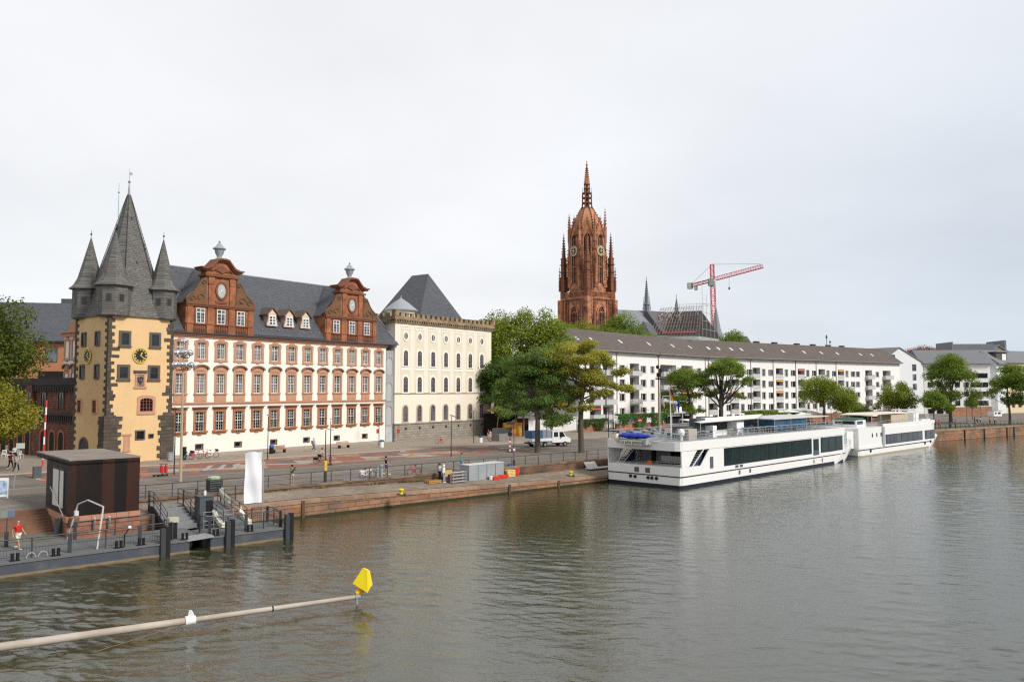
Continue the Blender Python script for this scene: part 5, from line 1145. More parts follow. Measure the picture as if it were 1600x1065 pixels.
m_ = MB(); m_.add([(-1, -.7, 19), (41, -.7, 19), (41, 13, 19), (-1, 13, 19), (-1, 6, 23.5), (41, 6, 23.5)], [(0, 1, 5, 4), (2, 3, 4, 5), (1, 2, 5), (3, 0, 4), (3, 2, 1, 0)]); m_.build('roof', slg, yb)
for i in range(11):
    for r_ in range(5):
        m_ = MB(); m_.box(1.2+i*3.4, 2.8+i*3.4, -.06, -.01, 4+r_*3.05, 5.9+r_*3.05); wo2 = m_.build('window', pm('dark red shutters', (.16, .06, .05), .7, .1, 1, .05, 3), yb); m_ = MB(); m_.box(1.5+i*3.4, 2.5+i*3.4, -.1, -.062, 4.1+r_*3.05, 5.8+r_*3.05); m_.build('pane', agl, wo2)
m_ = MB(); m_.box(1.5, 7, .6, 5, 19.5, 22.4); m_.box(1, 7.5, .2, 5.5, 22.4, 22.7); m_.build('dormer', pm('dark dormer cladding', (.09, .085, .08), .7, .1, 1, .05, 3), yb); m_ = MB(); m_.box(4.6, 6.6, .55, .59, 19.9, 22.0); m_.build('window', white_m, yb)
# big far slate roofs
fr = root('slate_hall', 'large dark slate hall roof between stepped end walls beyond the terrace', 'building', (*D(1489, 560, 330)[:2], 0), R(-4))
m_ = MB(); m_.box(0, 20.5, 0, 14, 2, 24.5); m_.add([(0, 0, 24.5), (20.5, 0, 24.5), (20.5, 14, 24.5), (0, 14, 24.5), (0, 5, 29.0), (20.5, 5, 29.0)], [(0, 1, 5, 4), (2, 3, 4, 5), (1, 2, 5), (3, 0, 4), (3, 2, 1, 0)]); m_.build('roof', slate_c, fr)
m_ = MB(); m_.box(20.5, 21.2, -.5, 14, 2, 30.2); m_.build('end_wall', pm('grey stone end wall', (.2, .21, .23), .8, .1, 1, .05, 3), fr); m_ = MB(); m_.box(-.5, 0.0, -.5, 14, 2, 29.6); m_.build('end_wall', pm('grey stone end wall', (.2, .21, .23), .8, .1, 1, .05, 3), fr)
m_ = MB(); m_.box(3, 13.5, -6, -.6, 2, 24.6); m_.box(2.5, 14, -6.5, -.55, 24.6, 25.2); o = m_.build('window_tier', pm('red brown brick', (.2, .11, .09), .9, .1, 1, .1, 3), fr)
for i in range(7): m_ = MB(); m_.box(3.6+i*1.4, 4.4+i*1.4, -6.05, -6.01, 21.8, 24.2); m_.build('window', aw, o)
fr2 = root('grey_roof_house', 'brown gabled house with grey roof just behind the yellow house', 'house', (*D(1543, 560, 300)[:2], 0), R(15))
m_ = MB(); m_.box(0, 12, 0, 14, 2, 23); m_.ext([(0, 23), (12, 23), (5, 26.5)], 0, 14); m_.build('wall', pm('brown gable', (.22, .18, .13), .9, .1, 1, .05, 3), fr2); m_ = MB(); m_.ext([(-.7, 22.4), (5, 26.5), (12.7, 22.4), (12.7, 22.8), (5, 27), (-.7, 22.8)], -.4, 14.4); m_.build('roof', slg, fr2)
# ================= TREES =================
bark = pm('tree bark', (.10, .08, .062), .95, .25, 2, .25, 6, bump=.03, streak=.1)
bark_d = pm('dark tree bark', (.055, .045, .038), .95, .25, 2, .25, 6, bump=.02)
L_green = leafm('plane tree leaf', (0.126, 0.195, 0.022), (0.281, 0.351, 0.044), (0.463, 0.442, 0.055))
L_yel = leafm('yellowing leaf', (0.168, 0.208, 0.030), (0.382, 0.354, 0.053), (0.539, 0.395, 0.053))
L_blue = leafm('bluish locust leaf', (0.086, 0.172, 0.046), (0.172, 0.270, 0.063), (0.299, 0.345, 0.069))
L_loc = leafm('olive locust leaf', (0.229, 0.271, 0.044), (0.458, 0.435, 0.070), (0.662, 0.494, 0.081))
L_dark = leafm('dark green leaf', (0.049, 0.106, 0.022), (0.114, 0.179, 0.036), (0.206, 0.275, 0.054))
L_mid = leafm('mid green leaf', (0.112, 0.195, 0.028), (0.218, 0.305, 0.044), (0.365, 0.416, 0.066))
L_red = leafm('autumn red leaf', (.28, .10, .05), (.36, .16, .08))
def tree(label, x, y, zt, clumps, mat, leaf=.3, n=9000, r0=.35, fork=None, flat=.75, seed=1, group=None, barkm=None, spread=1.0, z0=GZ, lean=(0, 0), limbs=14, name='tree', bare=0):
    """trunk with forking limbs and a crown of leaf sprays. clumps: envelopes (dx,dy,z,rx,ry,rz)"""
    n = int(n*1.55); limbs = int(limbs*.7); rs = np.random.RandomState(seed); o = root(name, label, 'tree', (x, y, 0), 0, group); fork = fork or (z0+zt)/2
    subs = []
    vol = [c[3]*c[4]*c[5] for c in clumps]; tot = sum(vol)
    for c, v_ in zip(clumps, vol):
        k = max(5, int(round(46*v_/tot)))
        for i in range(k):
            d = rs.normal(size=3); d /= np.linalg.norm(d); rr = rs.uniform(.35, 1.0)**.6
            if d[2] < -.3: d[2] *= .5
            s_ = min(c[3], c[4], c[5]*1.6)*rs.uniform(.34, .58)*spread
            subs.append((c[0]+d[0]*(c[3]*1.06-s_*.45)*rr, c[1]+d[1]*(c[4]*1.06-s_*.45)*rr, c[2]+d[2]*(c[5]*1.08-s_*.45*flat)*rr, s_))
    subs = np.array(subs); w_ = subs[:, 3]**2; w_ /= w_.sum(); idx = rs.choice(len(subs), n, p=w_); S_ = subs[idx]
    d = rs.normal(size=(n, 3)); d /= np.linalg.norm(d, axis=1)[:, None]; rad = rs.uniform(.25, 1.12, n)**.55
    P_ = S_[:, :3]+d*np.stack([S_[:, 3], S_[:, 3], S_[:, 3]*flat], 1)*rad[:, None]+rs.normal(0, .12, (n, 3))
    nrm = d*.7+rs.normal(size=(n, 3))*.55+np.array([0, 0, .45]); nrm /= np.linalg.norm(nrm, axis=1)[:, None]
    t_ = np.cross(nrm, rs.normal(size=(n, 3))); t_ /= np.linalg.norm(t_, axis=1)[:, None]; b_ = np.cross(nrm, t_)
    L_ = leaf*rs.uniform(.6, 1.25, n)[:, None]; W_ = L_*.62
    co = np.stack([P_-t_*L_*.55, P_-b_*W_*.5+nrm*L_*.06, P_+t_*L_*.55, P_+b_*W_*.5+nrm*L_*.06], 1).reshape(-1, 3)
    me = npmesh('crown', co, np.arange(n*4).reshape(n, 4), [mat]); c_ = bpy.data.objects.new('crown', me); COL.objects.link(c_); setp(c_, o)
    m_ = MB(); T0 = Vector((lean[0]*.5, lean[1]*.5, fork)); mid = Vector((lean[0]*.15+rs.uniform(-.12, .12), 0, (z0+fork)/2))
    m_.tube([(0, 0, z0-.2), (0, 0, z0+.25), mid, T0], [r0*1.5, r0*1.08, r0*.9, r0*.8], 9)
    top = Vector((float(np.mean(subs[:, 0])), float(np.mean(subs[:, 1])), zt-(zt-fork)*.35)); m_.tube([T0, T0.lerp(top, .5)+Vector((rs.uniform(-.4, .4), rs.uniform(-.3, .3), 0)), top], [r0*.75, r0*.5, r0*.16], 7)
    order = rs.permutation(len(subs))[:limbs]
    for j in order:
        e = Vector(subs[j][:3]); st = T0.lerp(top, rs.uniform(0, .55)); 
        a_ = st.lerp(e, .4)+Vector((0, 0, -.04*(e-st).length+rs.uniform(-.3, .3))); b2_ = st.lerp(e, .75)+Vector((rs.uniform(-.3, .3), rs.uniform(-.3, .3), rs.uniform(-.1, .4)))
        m_.tube([st, a_, b2_, e], [r0*.34, r0*.23, r0*.13, r0*.05], 5)
        for q in range(2): f_ = b2_+Vector(rs.normal(0, .35*subs[j][3]+.3, 3)); m_.tube([a_ if q else b2_, f_], [r0*.14, r0*.04], 4)
    m_.build('trunk', barkm or bark, o, smooth=True); return o
def tp(px, Y): p = D(px, 606, Y); return p[0], p[1]
def zy(py, Y): return CH+(606-py)/FPX*Y
# left plane tree
x, y = tp(-38, 80); tree('tall green and yellow plane tree at the left edge before the gatehouse', x, y, 20, [(0, 0, 14.3, 5.2, 5, 5.8), (2.2, 0, 8.2, 3.2, 3.5, 3.6), (-1, 0, 6.5, 5, 4, 3), (-1.5, 1, 17, 3.6, 3.6, 3.2)], L_yel if False else leafm('plane leaf yellowing low', (0.055, 0.10, 0.018), (0.15, 0.19, 0.03), (0.27, 0.24, 0.04), .22), .3, 22000, .4, 7, seed=3)
x, y = tp(-2, 78); tree('low green tree at the left edge beside the barrier pole', x, y, 11, [(0, 0, 7.6, 3.4, 3, 3.0)], L_yel, .26, 9000, .22, 5, seed=4)
# mass behind the cream building
for i, (px, Y, rx, ztop, zlo, lb) in enumerate(((752, 160, 5.5, 25.5, 9, 'tall green tree rising right behind the cream block corner'), (800, 150, 6.0, 25.3, 8, 'tall green tree in the middle of the group behind the orange parasol'), (842, 152, 6.2, 25.2, 9, 'tall dense green tree nearest the gable end of the apartments'), (775, 143, 4.4, 17, 6.5, 'lower dark green tree behind the orange parasol'))):
    x, y = tp(px, Y); h = ztop-zlo; tree(lb, x, y, ztop, [(0, 0, zlo+h*.55, rx, rx, h*.42), (rx*.2, 0, ztop-h*.27, rx*.7, rx*.7, h*.27), (-rx*.3, -1, zlo+h*.25, rx*.8, rx*.7, h*.28)], L_green if i < 3 else L_dark, .42, 9000, .4, 8, seed=20+i, spread=.85, group='trees behind the cream block')
for i, (px, Y, lb) in enumerate(((818, 138, 'dark shaded tree left behind the white hoarding'), (862, 146, 'dark shaded tree right behind the white hoarding'))):
    x, y = tp(px, Y); tree(lb, x, y, 13, [(0, 0, 9, 5, 4, 4.2)], L_dark, .36, 7000, .25, 5, seed=30+i, group='trees behind the cream block')
# the two locust trees on the promenade
x, y = tp(840, 104.3); tree('bluish green locust tree with flat sprays, left of the two promenade trees', x, y, 15.6, [(0, 0, 12.4, 4.0, 3.4, 2.9), (-4.0, .5, 11.0, 3.0, 2.6, 1.5), (3.0, 0, 9.4, 2.6, 2.4, 1.5), (-3.4, -.6, 7.6, 3.2, 2.4, 1.3), (2.6, 0, 6.2, 3.2, 2.4, 1.4), (.3, 0, 9, 2.8, 2.4, 1.6), (-1.5, 0, 13.2, 3.4, 3, 1.8), (-5.0, 0, 9.2, 2.0, 2, 1.0)], L_blue, .24, 23000, .38, 6.4, flat=.42, seed=7, limbs=22, spread=1.05)
x, y = tp(908, 104.3); tree('yellow green locust tree with spreading umbrella crown, right of the two promenade trees', x, y, 17, [(-.3, 0, 14.6, 5.0, 4.0, 1.9), (-3.6, 0, 13, 2.8, 2.6, 1.6), (3.6, 0, 12.8, 2.9, 2.4, 1.2), (-2.6, 0, 10.3, 3.0, 2.2, 1.8), (2.4, -.3, 10.0, 2.6, 2.0, 1.0), (-2.8, 0, 7.0, 2.6, 1.8, 2.2), (.3, 0, 8.2, 2.2, 1.6, 1.4), (.6, 0, 12.0, 3.6, 3, 1.9), (4.4, 0, 10.6, 2.2, 1.8, 1.0)], L_loc, .24, 26000, .38, 8.8, flat=.45, seed=11, limbs=30, spread=.95)
# opposite river bank (behind the viewer): unseen plane trees added to darken window reflections
rfb = np.random.RandomState(77); n = 26000; u_ = rfb.uniform(-260, 420, n); hh = 17+4*np.sin(u_*.13)+2.5*np.sin(u_*.37+1); zz_ = 1+(hh-1)*rfb.uniform(0, 1, n)**.7; tt = -128+rfb.normal(0, 1.6, n)
P_ = np.stack([Q.o[0]+Q.d[0]*u_+Q.n[0]*tt, Q.o[1]+Q.d[1]*u_+Q.n[1]*tt, zz_], 1); a1 = rfb.normal(size=(n, 3)); a1 /= np.linalg.norm(a1, axis=1)[:, None]; b1 = np.cross(a1, rfb.normal(size=(n, 3))); b1 /= np.linalg.norm(b1, axis=1)[:, None]
me = npmesh('far_bank_trees', np.stack([P_-a1*1.3, P_-b1*1.0, P_+a1*1.3, P_+b1*1.0], 1).reshape(-1, 3), np.arange(n*4).reshape(n, 4), [L_dark]); o = bpy.data.objects.new('far_bank_trees', me); COL.objects.link(o); tag(o, 'unseen belt of trees on the opposite river bank, added to darken reflections', 'trees', kind='stuff')
# crowns above the long roof, by the cathedral
for i, (px, Y, rx, ytop, lb) in enumerate(((888, 216, 5.5, 508, 'green crown showing at the left foot of the cathedral tower'), (912, 222, 6.5, 500, 'green crown before the left cathedral base window'), (945, 228, 7, 503, 'green crown before the right cathedral base window'), (974, 225, 6.0, 492, 'light green crown just right of the cathedral tower'), (1003, 232, 4.5, 512, 'small light green crown below the pale nave roof'))):
    x, y = tp(px, Y); zt = zy(ytop, Y); tree(lb, x, y, zt, [(0, 0, zt-6, rx, rx, 5.8), (rx*.4, 0, zt-7.5, rx*.7, rx*.7, 4)], L_green if i != 3 else L_mid, .5, 6500, .4, 14, seed=40+i, group='trees beyond the apartment roof')
x, y = tp(1146, 285); zt = zy(516, 285); tree('small green crown beside the mansard roof', x, y, zt, [(0, 0, zt-5, 5.5, 5, 5)], L_mid, .55, 3500, .35, 20, seed=50)
x, y = tp(1447, 330); zt = zy(543, 330); tree('russet red crown showing behind the gabled end house', x, y, zt, [(0, 0, zt-3.2, 9, 6, 3.4)], L_red, .6, 3500, .35, 16, seed=51)
# river side trees by the apartments
x, y = tp(1078, 168); tree('layered green locust tree left of the thick forked trunk', x, y, zy(572, 168), [(0, 0, 12.2, 4.4, 4, 3.0), (-3.4, 0, 9, 3.6, 3, 2.0), (2.6, 0, 9.4, 2.8, 2.6, 2.0), (-4.8, 0, 6.0, 2.8, 2.2, 1.4), (1, 0, 6.2, 3.8, 2.6, 1.8)], L_mid, .3, 14000, .32, 6, flat=.45, seed=60, limbs=22)
x, y = tp(1126, 166); tree('airy locust tree with thick forked dark trunk', x, y, zy(553, 166), [(1.2, 0, 14.2, 4.2, 3.6, 2.4), (4.4, 0, 12, 2.6, 2.4, 2.0), (-3.6, 0, 12, 2.4, 2.2, 1.7), (4.6, 0, 8.8, 1.6, 1.6, 1.0), (-2, 0, 10, 1.6, 1.6, 1), (1.5, 0, 11, 2, 2, 1), (-1.2, 0, 14.4, 3, 2.4, 1.6)], L_mid, .28, 9500, .55, 6.0, flat=.5, seed=61, limbs=36, barkm=bark_d, spread=.85)
x, y = tp(1287, 188); tree('round mid green plane tree before the loggia block', x, y, zy(583, 188), [(-1, 0, 9.6, 4.6, 4, 4), (4.2, 0, 8, 3.6, 3.4, 3.6), (-4.6, 0, 8.0, 2.3, 2.2, 1.6)], L_green, .32, 11000, .32, 5.5, seed=62)
x, y = tp(1322, 184); tree('lower leafy tree between the round plane tree and the shrub', x, y, 9, [(0, 0, 6.5, 2.9, 2.8, 2.9)], L_green, .3, 5000, .2, 4, seed=63)
x, y = tp(1344, 196); tree('round dark green shrub tree beside the terrace corner', x, y, 7, [(0, 0, 4.6, 2.4, 2.2, 2.4)], L_dark, .28, 4000, .2, 3.4, seed=64)
x, y = tp(1401, 200); tree('bright green tree above the red café awnings', x, y, zy(590, 200), [(0, 0, 8.4, 4.6, 4, 3.8), (3.6, 0, 6.4, 2.6, 2.4, 2.6), (-3.4, 0, 5.6, 2.6, 2.2, 2.2), (0, 0, 5.4, 3, 2.4, 1.8)], L_green, .34, 9000, .3, 4.6, seed=65)
x, y = tp(1484, 196); tree('large full green tree with dark trunk on the far lawn', x, y, zy(551, 196), [(0, 0, 14.2, 5.6, 5, 4.3), (-3.2, 0, 9.6, 3.6, 3.4, 2.8), (4.2, 0, 9.2, 3.6, 3, 3.4), (0, 0, 17, 3, 3, 2), (-5.2, 0, 11.5, 2.6, 2.4, 2), (0, 0, 8.4, 3, 3, 2)], L_mid, .34, 14000, .42, 6.5, flat=.6, seed=66)
x, y = tp(1458, 188); tree('small young green tree at the left foot of the large lawn tree', x, y, 10, [(0, 0, 7.2, 2.8, 2.6, 2.6), (2.6, 0, 6, 2.2, 2, 1.6)], L_mid, .3, 6000, .16, 4.6, seed=67)
x, y = tp(1576, 186); tree('green locust tree before the yellow house', x, y, zy(566, 186), [(0, 0, 12.2, 4, 3.6, 3.6), (-2.6, 0, 8.8, 2.6, 2.4, 1.8), (1.6, 0, 7.6, 3, 2.6, 1.8)], L_mid, .3, 10000, .3, 5.4, flat=.5, seed=68, group='trees at the right edge')
x, y = tp(1604, 184); tree('green locust tree cut by the right edge of the view', x, y, zy(572, 184), [(0, 0, 11.6, 4.4, 3.6, 3.8), (0, 0, 7.6, 3.4, 3, 1.8)], L_mid, .3, 8000, .3, 5.4, flat=.5, seed=69, group='trees at the right edge')
x, y = tp(1518, 215); tree('slim young tree before the terrace shops', x, y, 9, [(0, 0, 6.5, 1.6, 1.6, 2.2)], L_mid, .3, 1600, .1, 4.4, seed=70)
# dark trees filling the far side of the street between hoarding and houses
def hedge(label, p0, p1, z0, z1, th, mat, n, seed, leaf=.22, drape=0.0, rag=.3):
    rs = np.random.RandomState(seed); p0, p1 = np.array(p0[:2]), np.array(p1[:2]); L_ = np.linalg.norm(p1-p0); d = (p1-p0)/L_; nn = np.array([-d[1], d[0]])
    u = rs.uniform(0, 1, n); hh = z1-z0-rag*np.abs(np.sin(u*L_*.9+seed))*rs.uniform(0, 1, n); lo = drape*np.abs(np.sin(u*L_*.55)+.4*np.sin(u*L_*2.1)); lo = np.clip(lo, 0, .8)
    v_ = lo+(1-lo)*rs.uniform(0, 1, n)**.8; side = np.where(rs.rand(n) < .3, rs.uniform(-th/2, th/2, n), -th/2+rs.normal(0, .08, n)); v_ = np.where(np.abs(side) < th/2*.8, 1-.06*rs.rand(n), v_)
    P_ = np.stack([p0[0]+d[0]*L_*u+nn[0]*side, p0[1]+d[1]*L_*u+nn[1]*side, z0+hh*v_], 1)
    nrm = rs.normal(size=(n, 3))*.6+np.array([-nn[0], -nn[1], .5]); nrm /= np.linalg.norm(nrm, axis=1)[:, None]; t_ = np.cross(nrm, rs.normal(size=(n, 3))); t_ /= np.linalg.norm(t_, axis=1)[:, None]; b_ = np.cross(nrm, t_)
    L2 = leaf*rs.uniform(.6, 1.3, n)[:, None]
    co = np.stack([P_-t_*L2*.5, P_-b_*L2*.35, P_+t_*L2*.5, P_+b_*L2*.35], 1).reshape(-1, 3)
    me = npmesh('hedge_leaves', co, np.arange(n*4).reshape(n, 4), [mat]); return me
def ivy_wall(label, pa, pb, seed, wallz=3.6, topz=4.9, brick=True, n=5000, mat=None):
    """orange garden wall with ivy spilling over it"""
    a_, b_ = Vector((*pa[:2], 0)), Vector((*pb[:2], 0)); o = root('garden_wall', label, 'wall', a_); d = (b_-a_).normalized(); nn = Vector((-d.y, d.x, 0)); L_ = (b_-a_).length
    m_ = MB(); p = [Vector((0, 0, 0)), d*L_, d*L_+nn*.4, nn*.4]; m_.rings([[(q.x, q.y, 1.9) for q in p], [(q.x, q.y, wallz) for q in p]]); p = [-nn*.06, d*L_-nn*.06, d*L_+nn*.46, nn*.46]; m_.rings([[(q.x, q.y, wallz) for q in p], [(q.x, q.y, wallz+.12) for q in p]])
    m_.build('masonry', pm('orange garden masonry', (.36, .155, .085), .92, .2, .5, .18, 3, brick=(.8, .3, .02, (.25, .14, .09), .2), col2=(.25, .14, .10), c2s=.4), o)
    h = bpy.data.objects.new('ivy', hedge('', (0, 0), (d.x*L_, d.y*L_), 2.2, topz, 1.1, mat or L_dark, n, seed, .26, .75)); COL.objects.link(h); setp(h, o); return o
L_ivy = leafm('ivy leaf', (0.056, 0.160, 0.032), (0.096, 0.240, 0.048), (0.160, 0.288, 0.080))
ivy_wall('low ivy-draped orange wall left of the dark gate', G(905, 676, GZ), G(947, 673, GZ), 5, topz=4.6, n=3500, mat=L_dark)
ivy_wall('ivy-covered garden wall between the dark gate and the arcade', G(963, 675.5, GZ), G(1040, 672, GZ), 6, topz=5.6, n=9000, mat=L_ivy)
ivy_wall('bare orange garden wall below the locust trees', G(1095, 670, GZ), G(1166, 669, GZ), 8, topz=3.7, n=300, mat=L_ivy)
ivy_wall('garden wall under a broad green hedge', G(1160, 668, GZ), G(1212, 664, GZ), 9, topz=5.6, n=8000, mat=L_mid, wallz=3.4)
ivy_wall('orange café garden wall with a flat clipped hedge', G(1212, 664.5, GZ), G(1262, 660, GZ), 10, topz=5.0, n=3500, mat=L_mid, wallz=3.4)
ivy_wall('plain orange wall below the round plane tree', G(1264, 660, GZ), G(1345, 656, GZ), 12, topz=4.3, n=200, mat=L_mid, wallz=4.1)
ivy_wall('brown garden wall behind the large lawn tree', G(1486, 650, GZ), G(1550, 648, GZ), 13, topz=4.4, n=100, mat=L_mid, wallz=4.6)
# ================= THE TWO PASSENGER BOATS =================
bwhite = pm('boat white', (.80, .80, .79), .32, .03, .3, .02, 3, streak=.03); bwhite_s = pm('boat stern white', (.66, .635, .58), .4, .05, .3, .03, 3, streak=.05)
navy = pm('navy stripe', (.012, .016, .03), .4, .1, 1, .05, 3); gglass = glassm('green tinted glass', (.001, .010, .007), (.003, .020, .014), .6, .06); deckm = pm('boat deck', (.33, .34, .35), .7, .1, .5, .05, 3)
rail_m = pm('boat rail', (.42, .44, .46), .35, .05, 1, .04, 5, metal=.3)
def hull(m_, st, cyc, lo=None):
    """stations (x, half beam low, half beam high, z low, z high): two skins joined to a closed shell about the centre line y=cyc"""
    rr = []
    for x, a, b, z0, z1 in st: rr.append([(x, cyc-a, z0), (x, cyc-b, z1), (x, cyc+b, z1), (x, cyc+a, z0)])
    m_.rings(rr)
def railing(m_, pts, h=1.0, n=3, step=1.5, r=.02, posts=True):
    for (a, b) in zip(pts[:-1], pts[1:]):
        a, b = Vector(a), Vector(b); L = (b-a).length; k = max(1, round(L/step))
        for j in range(n): dz = Vector((0, 0, h*(j+1)/n)); m_.cyl(a+dz, b+dz, r*(1.3 if j == n-1 else .7), n=4, cap=False)
        if posts:
            for i in range(k+1): p = a.lerp(b, i/k); m_.cyl(p, p+Vector((0, 0, h)), r, n=4, cap=False)
BF = Frame(17.6, 83.5, 44); bt = root('passenger_boat', 'long white river boat with green window band and blue-tarped dinghy at its stern', 'boat', (17.6, 83.5, 0), BF.rz)
BW = 9.6; YC = BW/2; LB = 50.0
m_ = MB(); hs = [(0, 4.55, 4.7, -.4, 2.2), (.35, 4.8, 4.8, -.4, 2.2), (39, 4.8, 4.8, -.4, 1.7), (43, 4.5, 4.8, -.4, 1.75), (45.5, 3.7, 4.65, -.4, 1.85), (47.6, 2.4, 4.2, -.4, 1.98), (49.4, 1.0, 3.3, -.4, 2.1), (50.8, .12, 1.9, -.4, 2.2)]
hull(m_, hs, YC); m_.build('hull', [bwhite], bt)
m_ = MB(); hull(m_, [(x-.02 if x == 0 else x, a+.02, a+(b-a)*(.34-z0)/(z1-z0)+.02, min(z0, .3), .34) for x, a, b, z0, z1 in hs], YC); m_.build('waterline_band', navy, bt)
m_ = MB()
def side(st, f): return [(x, a+(b-a)*((f-z0)/(z1-z0))) for x, a, b, z0, z1 in st]
sd = side(hs[:-1], 1.22)
for z0, z1, pr in ((1.17, 1.27, .05),):
    for (x0, a), (x1, b_) in zip(sd[:-1], sd[1:]):
        for sg in (-1, 1): m_.rings([[(x0, YC+sg*(a-.02), z0), (x0, YC+sg*(a+pr), z0), (x0, YC+sg*(a+pr), z1), (x0, YC+sg*(a-.02), z1)], [(x1, YC+sg*(b_-.02), z0), (x1, YC+sg*(b_+pr), z0), (x1, YC+sg*(b_+pr), z1), (x1, YC+sg*(b_-.02), z1)]])
m_.box(-.06, .02, .1, BW-.1, 1.17, 1.27); m_.build('rubbing_strake', navy, bt)
# side wall with ramped stair opening, window band, door
WXa, WXb = BF.u(1129), BF.u(1264); DX0, DX1 = BF.u(1267), BF.u(1275.5); VX0, VX1 = BF.u(1279), BF.u(1312); XE = BF.u(1315)
m_ = MB()
for y0, y1 in ((0.0, .12), (BW-.12, BW)):
    m_.ext([(3.9, 2.15), (XE, 1.7), (XE, 3.95), (5.9, 3.95)], y0, y1); m_.ext([(1.2, 2.2), (2.6, 2.2), (5.2, 3.95), (2.0, 3.95)] if False else [(0.15, 2.2), (1.5, 2.2), (3.3, 3.95), (.1, 3.95)], y0, y1)
m_.box(XE-.1, XE, 0, BW, 1.6, 3.95); m_.build('side_wall', bwhite, bt)
m_ = MB(); rr = []
for x, hw in ((-.25, 4.2), (0, 4.72), (.3, 4.86), (XE-1, 4.86), (XE+.3, 4.8), (XE+1.0, 4.5)): rr.append([(x, YC-hw, 3.9), (x, YC-hw, 4.85), (x, YC+hw, 4.85), (x, YC+hw, 3.9)])
m_.rings(rr); m_.build('upper_deck', bwhite, bt)
m_ = MB(); m_.box(.3, XE-.4, .35, BW-.35, 4.86, 4.88); m_.build('deck_covering', deckm, bt)
n = 11
for k, (a, b, nn_) in enumerate(((WXa, WXb, 11), (VX0, VX1, 3))):
    for j, (ya, yb) in enumerate(((-.03, .0), (BW, BW+.03))):
        fm = MB(); fm.box(a-.1, b+.1, ya, yb, 1.78, 3.78); o = fm.build('window_band', navy, bt)
        for i in range(nn_):
            w_ = (b-a)/nn_; g_ = MB(); g_.box(a+i*w_+.16, a+(i+1)*w_-.16, ya-.015 if j == 0 else yb, ya-.002 if j == 0 else yb+.015, 1.88, 3.68); g_.build('pane', gglass, o)
m_ = MB(); m_.box(DX0, DX1, -.04, -.0, 1.55, 3.7); o = m_.build('side_door', pm('blue grey door', (.05, .09, .13), .3, .1, 1, .05, 3), bt); m_ = MB(); m_.box(DX0+.15, DX1-.15, -.06, -.042, 2.2, 3.6); m_.build('pane', gglass, o)
hm_ = pm('grey hatch', (.09, .10, .12), .5, .1, 1, .05, 3)
for px, dx, y0, y1, z0, z1 in ((1152, .2, -.03, 0, .62, 1.07), (1168.5, .2, -.03, 0, .62, 1.07), (1267.5, .15, -.03, .05, .5, 1.0), (1280.5, .15, -.03, .05, .5, 1.0), (1148, .35, -.03, 0, 1.42, 1.7), (1155, .35, -.03, 0, 1.42, 1.7), (1109, .35, -.03, 0, 1.75, 3.0)): x = BF.u(px); m_ = MB(); m_.box(x-dx, x+dx, y0, y1, z0, z1); m_.build('hatch', hm_, bt)
# stern: exhausts, vents
for px in (984, 991, 1011, 1017, 1024): m_ = MB(); y = BF.v(px); m_.cyl((-.16, y, .92), (.05, y, .92), .17, n=12); m_.build('exhaust_pipe', black_m, bt)
m_ = MB()
for px in (993, 1010): y = BF.v(px); m_.box(-.03, .0, y-.3, y+.3, 1.42, 1.95)
m_.build('vents', pm('vent grille', (.12, .11, .11), .6, .1, 1, .1, 6), bt)
# aft deck recess: bulkhead, dark doors, bench, stairs each side
m_ = MB(); m_.box(6.2, 6.3, .15, BW-.15, 1.6, 3.9); m_.build('aft_bulkhead', pm('grey bulkhead', (.24, .25, .26), .6, .1, .5, .05, 3), bt)
m_ = MB(); m_.box(6.12, 6.19, .8, 5.2, 1.7, 3.75); m_.box(6.1, 6.19, 7.2, 7.8, 1.7, 3.6); m_.build('saloon_doors', black_hole, bt)
m_ = MB(); m_.box(.4, 6.2, .3, BW-.3, 1.55, 1.6); m_.build('aft_deck', deckm, bt)
m_ = MB(); m_.box(3.2, 4.2, 2.0, 5.2, 2.3, 2.38); m_.box(4.15, 4.25, 2.0, 5.2, 2.3, 2.95)
for y in (2.1, 3.6, 5.1): m_.box(3.3, 4.1, y-.03, y+.03, 1.6, 2.3)
m_.build('aft_bench', rail_m, bt)
m_ = MB(); m_.lathe([(.28, 0), (.36, .05), (.28, .1), (.2, .05)], 12, (0, 0)); o = m_.build('lifebuoy', pm('life ring orange', (.75, .13, .03), .6, .05, 1, .03, 3), bt, loc=(.9, 4.6, 2.3)); o.rotation_euler = (0, PI/2, 0)
for (y0, y1) in ((-.02, .95), (BW-1.0, BW+.0)):
    m_ = MB(); z0, z1, x0, x1 = 1.9, 3.95, 1.8, 4.6
    if y0 > 1: x0, x1 = 1.4, 4.4
    for yy in (y0, y1-.08): m_.ext([(x0, z0), (x0+.14, z0), (x1+.14, z1), (x1, z1)], yy, yy+.08)
    o = m_.build('stair', bwhite, bt); m_ = MB()
    for i in range(9):
        t = (i+.5)/9; m_.box(x0+(x1-x0)*t-.02, x0+(x1-x0)*t+.42, y0+.08, y1-.08, z0+(z1-z0)*t-.03, z0+(z1-z0)*t+.03)
    m_.build('treads', rail_m, o)
    m_ = MB(); m_.ext([(x0+.5, z0+.02), (x1+.5, z1-.05), (x1+.5, z0+.02)], y1-.4, y1-.35); m_.build('stair_back', pm('blue grey riser', (.035, .05, .10), .5, .1, 1, .05, 3), o)
